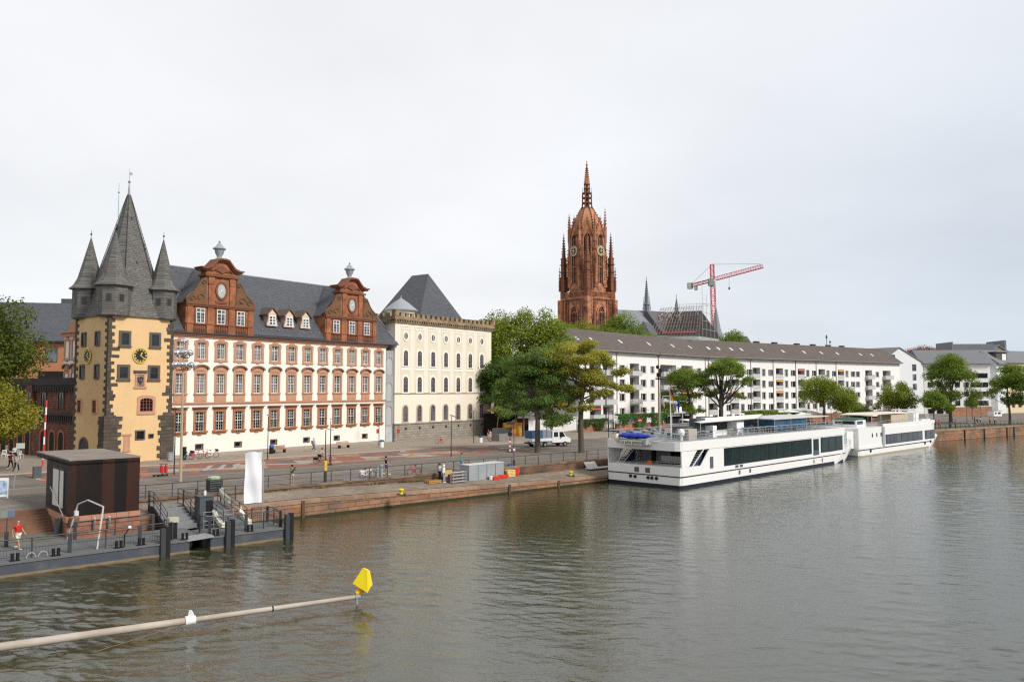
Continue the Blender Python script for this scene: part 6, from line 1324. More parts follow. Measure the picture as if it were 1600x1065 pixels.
# deck rail, posts
m_ = MB(); railing(m_, [(.2, .2, 4.86), (XE, .2, 4.86)], .95, 3, 1.5); m_.build('deck_railing', rail_m, bt)
m_ = MB(); railing(m_, [(XE, .3, 4.86), (XE, BW-.3, 4.86), (.2, BW-.3, 4.86)], .95, 3, 1.5); railing(m_, [(.1, .6, 4.86), (.1, BW-.6, 4.86)], .95, 3, 1.5); m_.build('deck_railing', rail_m, bt)
m_ = MB(); railing(m_, [(XE+.9, .4, 1.8), (48, 1.0, 1.95), (49.9, YC, 2.1), (48, BW-1.0, 1.95), (XE+.9, BW-.4, 1.8)], .9, 3, .8); m_.build('bow_railing', rail_m, bt)
m_ = MB(); m_.box(XE+1, XE+2, 3, 4, 2.0, 2.7); m_.cyl((LB-2, YC, 2), (LB-2, YC, 2.8), .25, n=10); m_.box(XE+.6, XE+.8, 2, 7, 2, 2.6); m_.build('bow_winch', grey_m, bt)
# radar dome, cabinets on the deck
m_ = MB(); x = BF.u(1063, 1.0); m_.ell((x, 1.0, 5.75), (.36, .36, .42), 12, 8); m_.cyl((x, 1.0, 4.86), (x, 1.0, 5.4), .12, n=8); m_.build('satellite_dome', white_m, bt, smooth=True)
def dbox(px0, px1, y0, y1, z0, z1, mat, nm): m_ = MB(); m_.box(BF.u(px0, y0), BF.u(px1, y0), y0, y1, z0, z1); return m_.build(nm, mat, bt)
greige = pm('greige cabinet', (.40, .37, .32), .6, .05, 1, .03, 3); dkgrey = pm('slate grey cabinet', (.075, .085, .095), .55, .1, 1, .04, 3)
dbox(1074, 1087, .9, 2.4, 4.88, 6.05, greige, 'deck_cabinet'); dbox(1073, 1112, 2.6, 4.6, 4.88, 6.15, dkgrey, 'bar_counter'); dbox(1087, 1100, 3.0, 4.0, 6.15, 7.0, dkgrey, 'stacked_seats'); dbox(1106, 1119, 4.6, 6.4, 6.0, 7.0, dkgrey, 'stacked_seats')
dbox(1112, 1118, 1.6, 2.6, 4.88, 6.2, white_m, 'locker'); dbox(1149, 1160, 2.0, 3.6, 4.88, 6.5, white_m, 'wheelhouse_side')
o = dbox(1118, 1149, 3.2, 5.4, 4.88, 5.5, white_m, 'wheelhouse'); dbox(1120, 1148, 3.3, 5.3, 5.5, 6.35, glass_d, 'wheelhouse_window'); dbox(1118, 1150, 3.1, 5.5, 6.35, 6.45, dkgrey, 'wheelhouse_roof')
# canopies
cx0, cx1 = BF.u(1062, 1.4), BF.u(1186, 3.2)
m_ = MB(); p0 = BF.u(1092, 1.2); m_.add([(BF.u(1100, 1.0), 1.6, 6.6), (BF.u(1186, 1.0)+.5, 1.6, 6.75), (BF.u(1186, 7)+1, 7.2, 6.85), (BF.u(1062, 7), 7.2, 6.7), ((cx0+cx1)/2, 4.6, 6.95)], [(0, 1, 4), (1, 2, 4), (2, 3, 4), (3, 0, 4)])
pts_c = list(m_.v); m_.add([(a, b, c-.06) for a, b, c in pts_c], [(1, 0, 4), (2, 1, 4), (3, 2, 4), (0, 3, 4)]); sail = m_.build('sun_sail', pm('cream sailcloth', (.80, .76, .70), .8, .03, .5, .02, 3), bt)
m_ = MB()
for i, (a, b, c) in enumerate(pts_c[:4]): m_.cyl((a, b, 4.86), (a, b, c), .05, n=6); q = pts_c[(i+1) % 4]; m_.cyl((a, b, c), q, .035, n=5)
m_.build('sail_frame', rail_m, sail)
sx0, sx1 = BF.u(1207, 1.2), BF.u(1286, 1.2); ws = MB(); ws.box(sx0-.6, sx1+.6, .9, 7.8, 6.5, 6.62); wr = ws.build('shelter_roof', pm('pale shelter roof', (.55, .56, .56), .6, .06, 1, .03, 3), bt)
xm = BF.u(1256, 1.2); m_ = MB(); m_.box(sx0, xm, 1.2, 1.24, 5.2, 6.45); m_.box(sx0, sx0+.04, 1.24, 7.4, 5.2, 6.45); m_.box(xm-.04, xm, 1.24, 7.4, 5.2, 6.45); m_.build('glass_screen', glassm('blue tinted screen', (.03, .08, .16), (.05, .11, .2), .5, .08), wr)
m_ = MB()
for x in (sx0, (sx0+xm)/2, xm, xm+1.4, sx1): m_.cyl((x, 1.15, 4.86), (x, 1.15, 6.5), .06, n=6); m_.cyl((x, 7.4, 4.86), (x, 7.4, 6.5), .06, n=6)
m_.build('shelter_posts', rail_m, wr)
m_ = MB(); m_.box(BF.u(1183, 3), BF.u(1254, 3), 2.6, 3.0, 4.88, 5.5); m_.build('wooden_screen', pm('warm wood screen', (.42, .27, .16), .7, .12, 1, .08, 4), bt)
# flag mast
fx, fy = BF.u(1047, 3.0), 3.0
m_ = MB(); m_.cyl((fx, fy, 4.86), (fx-.15, fy, 10.6), .07, .04, 8); m_.cyl((fx-.1, fy+1.0, 9.6), (fx-.1, fy-1.0, 9.7), .035, n=5); fm_ = m_.build('flag_mast', white_m, bt)
def flag(x, y, z, w_, h, cols, nm, par, droop=.7):
    for j, c in enumerate(cols):
        m_ = MB(); rr = []
        for i in range(7):
            t = i/6; yy = y-w_*t*(1-droop*.5); dz = -droop*h*t**1.3*.9; xx = x+.07*math.sin(i*1.9); top = z-h*j/len(cols)+dz; rr.append((xx, yy, top))
        hh = h/len(cols)
        vs = [(a, b, c_) for a, b, c_ in rr]+[(a, b, c_-hh) for a, b, c_ in rr]+[(a+.015, b, c_) for a, b, c_ in rr]+[(a+.015, b, c_-hh) for a, b, c_ in rr]
        fs = [(i, i+1, i+8, i+7) for i in range(6)]+[(i+14, i+21, i+22, i+15) for i in range(6)]; m_.add(vs, fs); m_.build(nm, c, par)
fk = pm('flag black', (.015, .015, .015), .8, .05, 1, .02, 3); fr_ = pm('flag red', (.55, .03, .02), .8, .05, 1, .02, 3); fy_ = pm('flag gold', (.75, .48, .03), .8, .05, 1, .02, 3); fb_ = pm('flag blue', (.02, .06, .35), .8, .05, 1, .02, 3)
flag(fx-.17, fy, 10.6, .9, 1.0, [fk, fr_, fy_], 'flag', fm_, .9); flag(fx-.1, fy+1.0, 9.5, .6, .8, [pm('flag cream', (.7, .66, .55), .8, .05, 1, .02, 3)], 'flag', fm_, .9); flag(fx-.1, fy-.9, 9.5, .35, 1.3, [fb_], 'flag', fm_, .6)
# stern dinghy on its davit, under a blue tarpaulin, with a name board
dg = root('dinghy', 'small tender under a bright blue tarpaulin on the boat stern davit', 'dinghy', BF.w(0, 0, 0), BF.rz)
ya, yb = BF.v(964, -1.0), BF.v(1012, -1.0)
m_ = MB(); rr = []
for i in range(13):
    t = i/12; y = yb+(ya-yb)*t; r_ = .46*(math.sin(PI*min(1, max(0, t)))**.35 if 0 < t < 1 else .25); j = .04*math.sin(i*2.1); rr.append([(-.75+math.cos(a)*(r_+.1), y, 5.35+math.sin(a)*r_*.72+j) for a in np.linspace(0, 2*PI, 11)[:-1]])
m_.rings(rr); m_.build('tarpaulin', pm('blue tarpaulin', (.015, .045, .42), .4, .2, 2, .12, 4, bump=.05), dg, smooth=True)
m_ = MB(); m_.box(-1.25, -.2, yb+.2, ya-.3, 4.45, 4.95); m_.build('cradle', pm('grey cradle', (.36, .37, .37), .5, .06, 1, .03, 3), dg)
m_ = MB()
for y in np.linspace(yb+.6, ya-.6, 4): m_.lathe([(.52, -.012), (.52, .012)], 10, (0, 0)) if False else m_.box(-1.27, -.2, y-.025, y+.025, 4.95, 5.0)
m_.tube([(-.4, yb+.3, 4.9), (-.9, yb-.6, 4.75), (-1.1, yb-1.3, 4.8)], .05, 6); m_.box(-.5, .1, yb+.6, yb+.8, 4.3, 4.6); m_.box(-.5, .1, ya-1, ya-.8, 4.3, 4.6)
m_.build('davit_arms', steel, dg)
m_ = MB(); m_.box(-1.3, -1.26, yb+.7, ya-.5, 4.42, 4.93); nb = m_.build('name_board', pm('cream name board', (.62, .62, .56), .5, .04, 1, .02, 3), dg)
def text(body, size, mat, parent, loc, rot, name='lettering'):
    cu = bpy.data.curves.new(name, 'FONT'); cu.body = body; cu.size = size; cu.extrude = .006; cu.align_x = 'CENTER'; cu.align_y = 'CENTER'
    tmp = bpy.data.objects.new(name, cu); COL.objects.link(tmp); dg_ = bpy.context.evaluated_depsgraph_get(); me = bpy.data.meshes.new_from_object(tmp.evaluated_get(dg_)); bpy.data.objects.remove(tmp)
    me.materials.clear(); me.materials.append(mat); o = bpy.data.objects.new(name, me); COL.objects.link(o); setp(o, parent); o.location = loc; o.rotation_euler = rot; return o
text('La plus pature', .5, pm('dark lettering', (.03, .03, .05), .6, .05, 1, .02, 3), nb, (-1.312, (ya+yb)/2, 4.68), (PI/2, 0, -PI/2))
m_ = MB(); m_.ell((-.9, ya+.1, 5.0), (.32, .3, .5), 10, 6); m_.build('outboard_motor', white_m, dg, smooth=True); m_ = MB(); m_.box(-1.24, -.5, ya-.12, ya+.35, 4.85, 4.95); m_.build('yellow_stripe', pm('yellow paint', (.7, .5, .03), .5, .05, 1, .02, 3), dg)
# tables and chairs on the open deck
def deck_chair():
    o = root('deck_chair', 'grey metal chair standing on the open deck of the long boat', 'chair', (0, 0, 0), 0, 'chairs on the boat deck'); m_ = MB()
    for a, b in ((-.2, -.2), (.2, -.2), (-.2, .2), (.2, .2)): m_.cyl((a, b, 0), (a*.9, b*.9, .45), .018, n=4)
    m_.tube([(-.2, .2, .45), (-.2, .27, .88), (.2, .27, .88), (.2, .2, .45)], .018, 4); m_.build('frame', rail_m, o); m_ = MB(); m_.box(-.21, .21, -.21, .21, .44, .47); m_.build('seat', dkgrey, o); m_ = MB(); m_.box(-.19, .19, .24, .27, .6, .88); m_.build('backrest', dkgrey, o); return o
def deck_table():
    o = root('deck_table', 'square table standing on the open deck of the long boat', 'table', (0, 0, 0), 0, 'tables on the boat deck'); m_ = MB(); m_.box(-.4, .4, -.4, .4, .72, .75); m_.build('tabletop', pm('pale blue tabletop', (.30, .40, .46), .5, .1, 1, .05, 3), o); m_ = MB(); m_.cyl((0, 0, 0), (0, 0, .72), .04, n=6); m_.box(-.25, .25, -.25, .25, 0, .03); m_.build('leg', rail_m, o); return o
c0, t0_ = deck_chair(), deck_table(); rd = random.Random(6); first = True
spots = [(x, y) for x in list(np.arange(1.2, 8.5, 2.1))+list(np.arange(15.5, XE-1.5, 2.0)) for y in (1.5, 3.7, 6.3, 8.3)]
for x, y in spots:
    if 14 < x < BF.u(1112, y) and y > 2.3: continue
    if BF.u(1118, 3) < x < BF.u(1160, 3) and 2.5 < y < 6: continue
    rz_ = BF.rz+rd.uniform(-.1, .1); p = BF.w(x, y, 4.88)
    if first: t0_.location = p; t0_.rotation_euler = (0, 0, rz_)
    else: copy_tree(t0_, None, p, rz_)
    for dx, a in ((-.75, PI/2), (.75, -PI/2)):
        q = BF.w(x+dx, y+rd.uniform(-.15, .15), 4.88); rr_ = rz_+a+rd.uniform(-.2, .2)
        if first: c0.location = q; c0.rotation_euler = (0, 0, rr_); first = False
        else: copy_tree(c0, None, q, rr_)
# ---- second boat
p = G(1343, 714, 0); BG = Frame(p[0], p[1], 45.5); b2_ = root('passenger_boat', 'white two-deck river boat with cream awning moored ahead of the long boat', 'boat', (p[0], p[1], 0), BG.rz)
LB2 = BG.u(1459, .4)+2.2; W2_ = 7.6; c2 = W2_/2
m_ = MB(); hs = [(0, 3.5, 3.7, -.4, 1.5), (.4, 3.8, 3.8, -.4, 1.5), (LB2-8, 3.8, 3.8, -.4, 1.5), (LB2-4, 3.0, 3.75, -.4, 1.6), (LB2-1.5, 1.8, 3.3, -.4, 1.8), (LB2+.5, .8, 2.4, -.4, 2.0), (LB2+2, .1, 1.2, -.4, 2.15)]
hull(m_, hs, c2); m_.build('hull', bwhite, b2_)
m_ = MB(); hull(m_, [(x, a+.02, a+.05, -.4, .2) for x, a, b, z0, z1 in hs[:-1]], c2); m_.build('waterline_band', pm('cream boot top', (.42, .38, .28), .6, .1, 1, .1, 3), b2_)
m_ = MB(); sd = side(hs[:-1], 1.0)
for (x0, a), (x1, b_) in zip(sd[:-1], sd[1:]): m_.rings([[(x0, c2-a-.06, .95), (x0, c2-a+.02, .95), (x0, c2-a+.02, 1.07), (x0, c2-a-.06, 1.07)], [(x1, c2-b_-.06, .95), (x1, c2-b_+.02, .95), (x1, c2-b_+.02, 1.07), (x1, c2-b_-.06, 1.07)]])
m_.build('rubbing_strake', navy, b2_)
xs1 = BG.u(1377); m_ = MB(); m_.box(0.05, xs1, .1, W2_-.1, 1.4, 4.3); m_.box(-2.5, .05, .8, W2_-.8, 1.3, 3.9); m_.build('stern_block', bwhite, b2_)
m_ = MB(); rr = []
for x, hw in ((xs1, 3.75), (LB2-6, 3.75), (LB2-3.2, 3.3), (LB2-1.6, 2.4)): rr.append([(x, c2-hw, 1.4), (x, c2-hw, 4.15), (x, c2+hw, 4.15), (x, c2+hw, 1.4)])
m_.rings(rr); m_.build('saloon', bwhite, b2_)
for px0, px1, n in ((1380, 1437, 5), (1441, 1456, 2)):
    a, b = BG.u(px0), BG.u(px1); m_ = MB(); m_.box(a, b, -.02, .04, 1.45, 3.0); o = m_.build('window_band', navy, b2_)
    for i in range(n): w_ = (b-a)/n; g_ = MB(); g_.box(a+i*w_+.08, a+(i+1)*w_-.08, -.04, -.022, 1.55, 2.9); g_.build('pane', glassm('grey tinted glass', (.03, .035, .045), (.07, .075, .08), .6, .08) if 'grey tinted glass' not in MATS else MATS['grey tinted glass'], o)
m_ = MB()
for px in (1359, 1366, 1372.5): x = BG.u(px, .1); m_.ell((x, .08, 3.1), (.22, .04, .38), 8, 6)
m_.build('portholes', glass_d, b2_)
m_ = MB()
for y0, y1 in ((1.6, 3.2), (3.6, 5.2)): m_.box(-2.54, -2.5, y0, y1, 2.7, 3.3)
m_.build('vents', pm('louvre grey', (.12, .12, .13), .6, .1, 1, .1, 6), b2_)
m_ = MB(); m_.box(xs1-.6, xs1+.3, -.06, .05, 1.2, 4.3); m_.build('side_steps', rail_m, b2_)
m_ = MB()
for px, z in ((1355.5, .75), (1440, .8), (1449, .95)): x = BG.u(px); m_.cyl((x, -.12, z), (x, .02, z), .24, n=10)
m_.build('fenders', black_m, b2_)
wx0 = BG.u(1340, 2); m_ = MB(); m_.box(wx0-1.2, wx0+2.4, 2.0, 5.8, 4.3, 5.4); w0 = m_.build('wheelhouse', bwhite, b2_); m_ = MB(); m_.box(wx0-1.24, wx0-1.21, 2.3, 5.5, 4.75, 5.25); m_.box(wx0-1.0, wx0+1.2, 1.96, 1.99, 4.75, 5.25); m_.build('window', glass_d, w0)
m_ = MB(); m_.ext([(wx0-1.5, 5.4), (wx0+2.5, 5.42), (wx0+1.8, 5.75), (wx0-.8, 5.65)], 2.2, 5.6); m_.build('green_canvas', pm('dark green canvas', (.02, .10, .07), .8, .15, 1, .08, 3), w0)
ax0, ax1 = BG.u(1374, 1), BG.u(1428, 1); m_ = MB(); m_.ext([(ax0-3.6, 6.05), (ax0, 6.2), (ax1, 6.15), (ax1, 6.25), (ax0, 6.35), (ax0-3.6, 6.15)], 1.0, 6.4); aw_ = m_.build('awning', pm('cream awning', (.70, .63, .52), .85, .05, 1, .03, 3), b2_)
m_ = MB()
for x in (ax0-3.8, ax0, (ax0+ax1)/2, ax1-.2): m_.cyl((x, 1.1, 4.2), (x, 1.1, 6.1), .05, n=5); m_.cyl((x, 6.3, 4.2), (x, 6.3, 6.1), .05, n=5)
m_.build('awning_posts', rail_m, aw_)
m_ = MB(); a, b = BG.u(1388, 1), BG.u(1414, 1); m_.box(a, b, .9, 1.0, 4.2, 6.0); m_.box(b-.1, b, 1, 6, 4.2, 6); m_.build('canvas_screen', pm('sand canvas', (.50, .42, .31), .85, .1, 1, .05, 3), b2_)
m_ = MB(); a = BG.u(1424, 2); m_.box(a, a+2.6, 2, 5.6, 4.15, 6.0); m_.box(a+.3, a+4.2, 1.6, 6, 6.4, 6.55); m_.build('deckhouse', bwhite, b2_)
m_ = MB(); m_.box(xs1, LB2-4, .1, .16, 4.15, 4.75); m_.build('bulwark', bwhite, b2_)
m_ = MB(); railing(m_, [(.2, .2, 4.3), (xs1, .2, 4.3)], .8, 2, 1.2); railing(m_, [(xs1, .25, 4.7), (LB2-4, .3, 4.7), (LB2-1.6, 2.2, 4.9)], .55, 2, 1.5); m_.build('deck_railing', rail_m, b2_)
m_ = MB(); a = BG.u(1444, 3); m_.tube([(a-1.2, 3, 6.2), (a+.2, 3, 5.0), (a+.8, 3, 4.8)], .09, 5); m_.box(a, a+1.6, 2.6, 3.4, 6.6, 6.7); m_.cyl((a+.8, 3, 4.8), (a+.8, 3, 6.6), .06, n=5); m_.box(BG.u(1436, 2), BG.u(1450, 2), 2.0, 2.5, 4.2, 4.8); m_.build('bow_mast', bwhite, b2_)
# ================= LANDING STAGE, KIOSK AND QUAYSIDE FURNITURE =================
QR = Q.rz
concrete = pm('blue grey painted concrete', (.06, .07, .09), .75, .15, .6, .1, 3, streak=.12, col2=(.12, .115, .11), c2s=.6, c2t=.6)
deckg = pm('pontoon deck', (.13, .135, .14), .8, .12, .6, .1, 4)
po = qroot('landing_stage', 'grey floating landing stage with bollards along the river front', 'pontoon')
m_ = MB(); m_.box(-60, -9.75, -7.0, -1.9, -.4, .7); m_.box(-8.35, -2.8, -6.9, -3.6, -.4, .7); m_.box(-9.75, -8.35, -5.4, -1.9, .45, .62); m_.build('hull', concrete, po)
m_ = MB(); m_.box(-60, -9.7, -7.06, -1.85, .7, .8); m_.box(-8.4, -2.75, -6.96, -3.55, .7, .8); m_.box(-9.7, -8.4, -5.0, -1.85, .7, .79); m_.build('deck', deckg, po)
m_ = MB(); m_.box(-60, -9.74, -7.03, -7.0, -.35, .14); m_.box(-8.36, -2.78, -6.93, -6.9, -.35, .14); m_.build('waterline_stain', pm('rusty waterline', (.20, .15, .09), .8, .25, 1, .2, 4), po)
m_ = MB(); m_.rings([[(-9.9, -7.1, .72), (-8.2, -7.1, .8), (-8.2, -6.0, .86), (-9.9, -6.0, .8)], [(-9.9, -7.1, .8), (-8.2, -7.1, .88), (-8.2, -6.0, .94), (-9.9, -6.0, .88)]]); m_.build('boarding_flap', grey_m, po)
for s in (-11.35, -7.2, -3.0):
    pr = qroot('mooring_pile', {-11.35: 'grey and black mooring pile left of the boarding gap', -7.2: 'grey and black mooring pile right of the boarding gap', -3.0: 'black mooring pile at the outer corner of the landing stage'}[s], 'mooring pile', 'mooring piles of the landing stage', s, -7.0)
    m_ = MB(); m_.box(-.22, .08, -.2, .1, -1, 1.72); m_.build('guide', dgrey_m, pr); m_ = MB(); m_.box(.09, .34, -.23, .1, -1, 1.8); m_.build('pile', black_m, pr)
# bollards on the stage front, each a pair of stubs
first = None
for s in (-24.5, -19.35, -17.3, -13.9, -12.6, -9.95, -7.95, -5.6):
    lb = {-24.5: 'twin mooring bollard outside the left edge', -19.35: 'twin mooring bollard below the man in red', -17.3: 'twin mooring bollard right of the two small hoops', -13.9: 'twin mooring bollard beside the searchlight', -12.6: 'twin mooring bollard below the kiosk centre', -9.95: 'twin mooring bollard at the left of the boarding gap', -7.95: 'twin mooring bollard at the right of the boarding gap', -5.6: 'twin mooring bollard near the stage end'}[s]
    if first is None:
        first = qroot('bollard', lb, 'bollard', 'mooring bollards on the stage edge', s, -6.72, .8)
        m_ = MB(); m_.lathe([(.085, 0), (.085, .38), (.1, .38), (.1, .43)], 10, (-.13, 0)); m_.lathe([(.085, 0), (.085, .38), (.1, .38), (.1, .43)], 10, (.13, 0)); m_.box(-.26, .26, -.14, .14, 0, .03); m_.build('posts', black_m, first, smooth=True)
    else: copy_tree(first, None, Q.w(s, -6.72, .8), None, lb)
m_ = MB(); m_.cyl((0, 0, 0), (0, 0, .75), .045, n=8); m_.cyl((0, 0, .72), (.25, 0, 1.1), .04, n=6); sl = qroot('searchlight', 'small swivel lamp on a black post on the stage edge', 'lamp', None, -13.55, -6.6, .8); m_.build('post', black_m, sl); m_ = MB(); m_.ell((.28, 0, 1.15), (.11, .11, .1), 10, 6); m_.build('lamp_head', white_m, sl)
for i, s in enumerate((-18.55, -17.95)):
    h_ = qroot('hoop', ['left', 'right'][i]+' of two small steel hoops on the stage edge', 'hoop', 'small steel hoops', s, -6.7, .8); m_ = MB(); m_.tube([(math.cos(a)*.24, 0, .05+math.sin(a)*.3) for a in np.linspace(0, PI, 9)], .035, 5); m_.build('ring', steel, h_)
# stage railing: broad grey posts, mesh panels
def panel_rail(label, pts, post=2.0, wide=True, h=1.12, mesh=True, rt=None, cat='railing', mat=None):
    o = rt or qroot('railing', label, cat); mat = mat or dgrey_m; R_ = MB(); Mh = MB()
    for (a, b) in zip(pts[:-1], pts[1:]):
        a, b = Vector(a), Vector(b); L = (b-a).length; d = (b-a)/L; k = max(1, round(L/post))
        R_.cyl(a+Vector((0, 0, h)), b+Vector((0, 0, h)), .035, n=6)
        for q in ((.12, .5, .86) if mesh else (.38, .74)): R_.cyl(a+Vector((0, 0, h*q)), b+Vector((0, 0, h*q)), .016, n=4)
        for i in range(k+1):
            p = a.lerp(b, i/k); m_ = MB(); w_ = .1 if wide and i % 2 == 0 else .035; x = d*w_; y = Vector((-d.y, d.x, 0)).normalized()*.035
            c = [p-x-y, p+x-y, p+x+y, p-x+y]; m_.rings([[(q.x, q.y, q.z) for q in c], [(q.x, q.y, q.z+h) for q in c]]); m_.build('post', mat, o)
        if mesh:
            n = int(L/.16)
            for i in range(n): p = a.lerp(b, (i+.5)/n); Mh.cyl(p+Vector((0, 0, .12*h)), p+Vector((0, 0, .62*h)), .009, n=3, cap=False)
    R_.build('handrail', mat, o)
    if mesh: Mh.build('infill_bars', mat, o)
    return o
panel_rail('grey railing with bar infill along the river side of the stage', [(-40, -6.25, .8), (-10.6, -6.25, .8), (-10.6, -4.8, .8)])
panel_rail('grey railing with bar infill around the short right end of the stage', [(-8.2, -4.6, .8), (-8.2, -6.3, .8), (-3.2, -6.3, .8), (-3.0, -3.8, .8), (-4.2, -3.8, .8)], post=1.4)
panel_rail('grey railing along the kiosk side of the stage', [(-15.2, -2.0, .8), (-10.4, -2.0, .8)], mesh=False)
panel_rail('thin quay railing between the kiosk and the stairs', [(-10.9, 1.3, 1.9), (-9.6, 1.3, 1.9)], wide=False, mesh=False, post=1)
panel_rail('thin quay railing between stairs and gangway', [(-7.3, 1.1, 1.9), (-6.3, 1.1, 1.9)], wide=False, mesh=False, post=1)
panel_rail('thin quay railing right of the gangway', [(-4.5, 1.1, 1.9), (-2.2, 1.1, 1.86)], wide=False, mesh=False, post=1)
# promenade railing, two lengths
def prail(label, s0, s1, f=tedge, z=GZ+.06, off=-.1):
    n = max(2, round((s1-s0)/1.95)); o = qroot('railing', label, 'railing', 'promenade railings'); R_ = MB(); ps = [(s0+(s1-s0)*i/n, f(s0+(s1-s0)*i/n)+off) for i in range(n+1)]
    for (a, ta), (b, tb) in zip(ps[:-1], ps[1:]):
        R_.cyl((a, ta, z+1.0), (b, tb, z+1.0), .03, n=5); R_.cyl((a, ta, z+.55), (b, tb, z+.55), .012, n=4); R_.cyl((a, ta, z+.2), (b, tb, z+.2), .012, n=4)
    R_.build('handrail', dgrey_m, o)
    pp = MB(); pp.box(-.025, .025, -.03, .03, 0, 1.0); p0 = None
    for a, ta in ps:
        if p0 is None: p0 = pp.build('post', dgrey_m, o, loc=(a, ta, z))
        else: copy_tree(p0, o, (a, ta, z))
prail('thin grey railing along the promenade from kiosk to the long boat', -10.8, 62)
prail('thin grey railing along the promenade behind the moored boats', 64, 128)
def rtt(s):
    i = next(k for k in range(len(rs)-1) if rs[k+1][0] >= s); (a, ta), (b, tb) = rs[i], rs[i+1]; return ta+(tb-ta)*(s-a)/(b-a)
prail('river railing on the red quay wall at the far right', 130, 196, rtt, GZ+.12, .25)
# landing behind the stage at the left, stone steps, kiosk on its plinth
st_ = qroot('stone_steps', 'wide red sandstone steps down to the landing at the left edge', 'steps')
redstep = pm('red step stone', (.24, .12, .075), .9, .2, 1, .18, 4, col2=(.16, .09, .06), c2s=.8)
m_ = MB()
for i in range(8): m_.box(-60, -15.4, 2.35+i*.3, 4.8, .3 if i == 0 else .79+i*.163, .79+(i+1)*.163 if i < 7 else GZ-.005)
m_.build('treads', redstep, st_)
mb = MB(); mb.box(-60, -15.4, -1.85, 2.36, -.5, .79); o = mb.build('landing', pm('landing asphalt', (.15, .145, .13), .9, .25, .5, .2, 3, col2=(.10, .11, .07), c2s=.7, c2t=.6), loc=(Q.o[0], Q.o[1], 0), rz=QR); struct(o)
pl = qroot('plinth', 'red sandstone plinth carrying the dark kiosk above the stage', 'plinth')
m_ = MB(); m_.box(-15.4, -10.88, -.75, 4.75, -.5, 1.72); m_.build('masonry', pm('warm red masonry', (.36, .165, .10), .9, .22, .7, .2, 3, brick=(.62, .28, .02, (.2, .11, .08), .22), col2=(.26, .13, .09), c2s=.6), pl)
m_ = MB(); n = 6
for i in range(n): m_.box(-15.45+i*.765, -15.45+(i+1)*.765-.02, -.82, 4.75, 1.72, GZ-.01)
m_.build('coping', pm('plinth coping', (.43, .215, .14), .9, .15, .7, .15, 3), pl)
m_ = MB()
for s in (-13.8, -12.9): m_.tube([(s, -.85, 1.75), (s, -1.05, 1.9), (s, -1.1, 1.7), (s, -.95, 1.2)], .07, 6)
m_.build('vent_pipes', steel, pl)
m_ = MB(); m_.box(-15.9, -15.42, .2, .26, .8, 1.95); m_.build('gate', dgrey_m, pl)
ks = qroot('kiosk', 'dark rusted steel kiosk box with flat overhanging roof', 'kiosk')
def corten():
    m, t = newmat('patinated steel panels'); out = N(t, 'ShaderNodeOutputMaterial'); b = N(t, 'ShaderNodeBsdfPrincipled'); t.links.new(b.outputs[0], out.inputs[0]); b.inputs['Roughness'].default_value = .6; b.inputs['Specular IOR Level'].default_value = .25
    oc = N(t, 'ShaderNodeTexCoord').outputs['Object']; s = N(t, 'ShaderNodeSeparateXYZ'); t.links.new(oc, s.inputs[0])
    k = mth(t, 'FLOOR', mth(t, 'DIVIDE', mth(t, 'ADD', s.outputs[0], s.outputs[1]), .78)); wn = N(t, 'ShaderNodeTexWhiteNoise'); wn.noise_dimensions = '1D'; t.links.new(k, wn.inputs['W'])
    f = mth(t, 'ADD', mth(t, 'MULTIPLY', wn.outputs[0], .6), mth(t, 'MULTIPLY', noise(t, oc, 1.0, 5, .65, (1.6, 1.6, .5)), .7)); c = mixc(t, ramp(t, f, .4, .95), (.007, .005, .005, 1), (.046, .016, .009, 1))
    se = mth(t, 'LESS_THAN', mth(t, 'FRACT', mth(t, 'DIVIDE', mth(t, 'ADD', s.outputs[0], s.outputs[1]), .78)), .02); c = mixc(t, se, c, (.006, .005, .005, 1)); t.links.new(c, b.inputs['Base Color']); return m
ct_ = corten(); m_ = MB(); m_.box(-15.32, -10.95, -.7, 5.6, GZ, 5.55); m_.box(-15.32, -10.95, -.7, 8.75, 5.4, 5.72); m_.build('shell', ct_, ks)
m_ = MB(); m_.box(-15.36, -10.9, -.74, 8.8, 5.72, 5.8); m_.build('roof', pm('dusty kiosk roof', (.26, .225, .19), .9, .12, .5, .1, 3, col2=(.20, .17, .15), c2s=.5), ks)
v0, v1, v2, v3 = [M_ for M_ in (Q.v(107, -15.33), Q.v(101.5, -15.33), Q.v(99.5, -15.33), Q.v(91, -15.33))]
m_ = MB(); m_.box(-15.345, -15.33, v0-.2, v3+.3, 2.4, 5.1); o = m_.build('window_frame', black_m, ks)
m_ = MB(); m_.box(-15.37, -15.35, v0, v1, 2.5, 4.95); m_.build('roller_blind', pm('pale blind', (.62, .60, .55), .7, .05, 1, .03, 3), o); m_ = MB(); m_.box(-15.37, -15.35, v2, v3, 2.5, 4.95); m_.build('roller_blind', MATS['pale blind'], o)
m_ = MB(); m_.box(-15.3, -14.7, -.95, -.72, 1.55, 2.05); m_.build('junction_box', pm('rusty box', (.18, .10, .06), .8, .2, 1, .1, 4), ks)
m_ = MB(); m_.tube([(-15.5, 3.6, 3.7), (-15.6, -.6, 2.2)], .03, 5); m_.build('stay_bar', steel, ks)
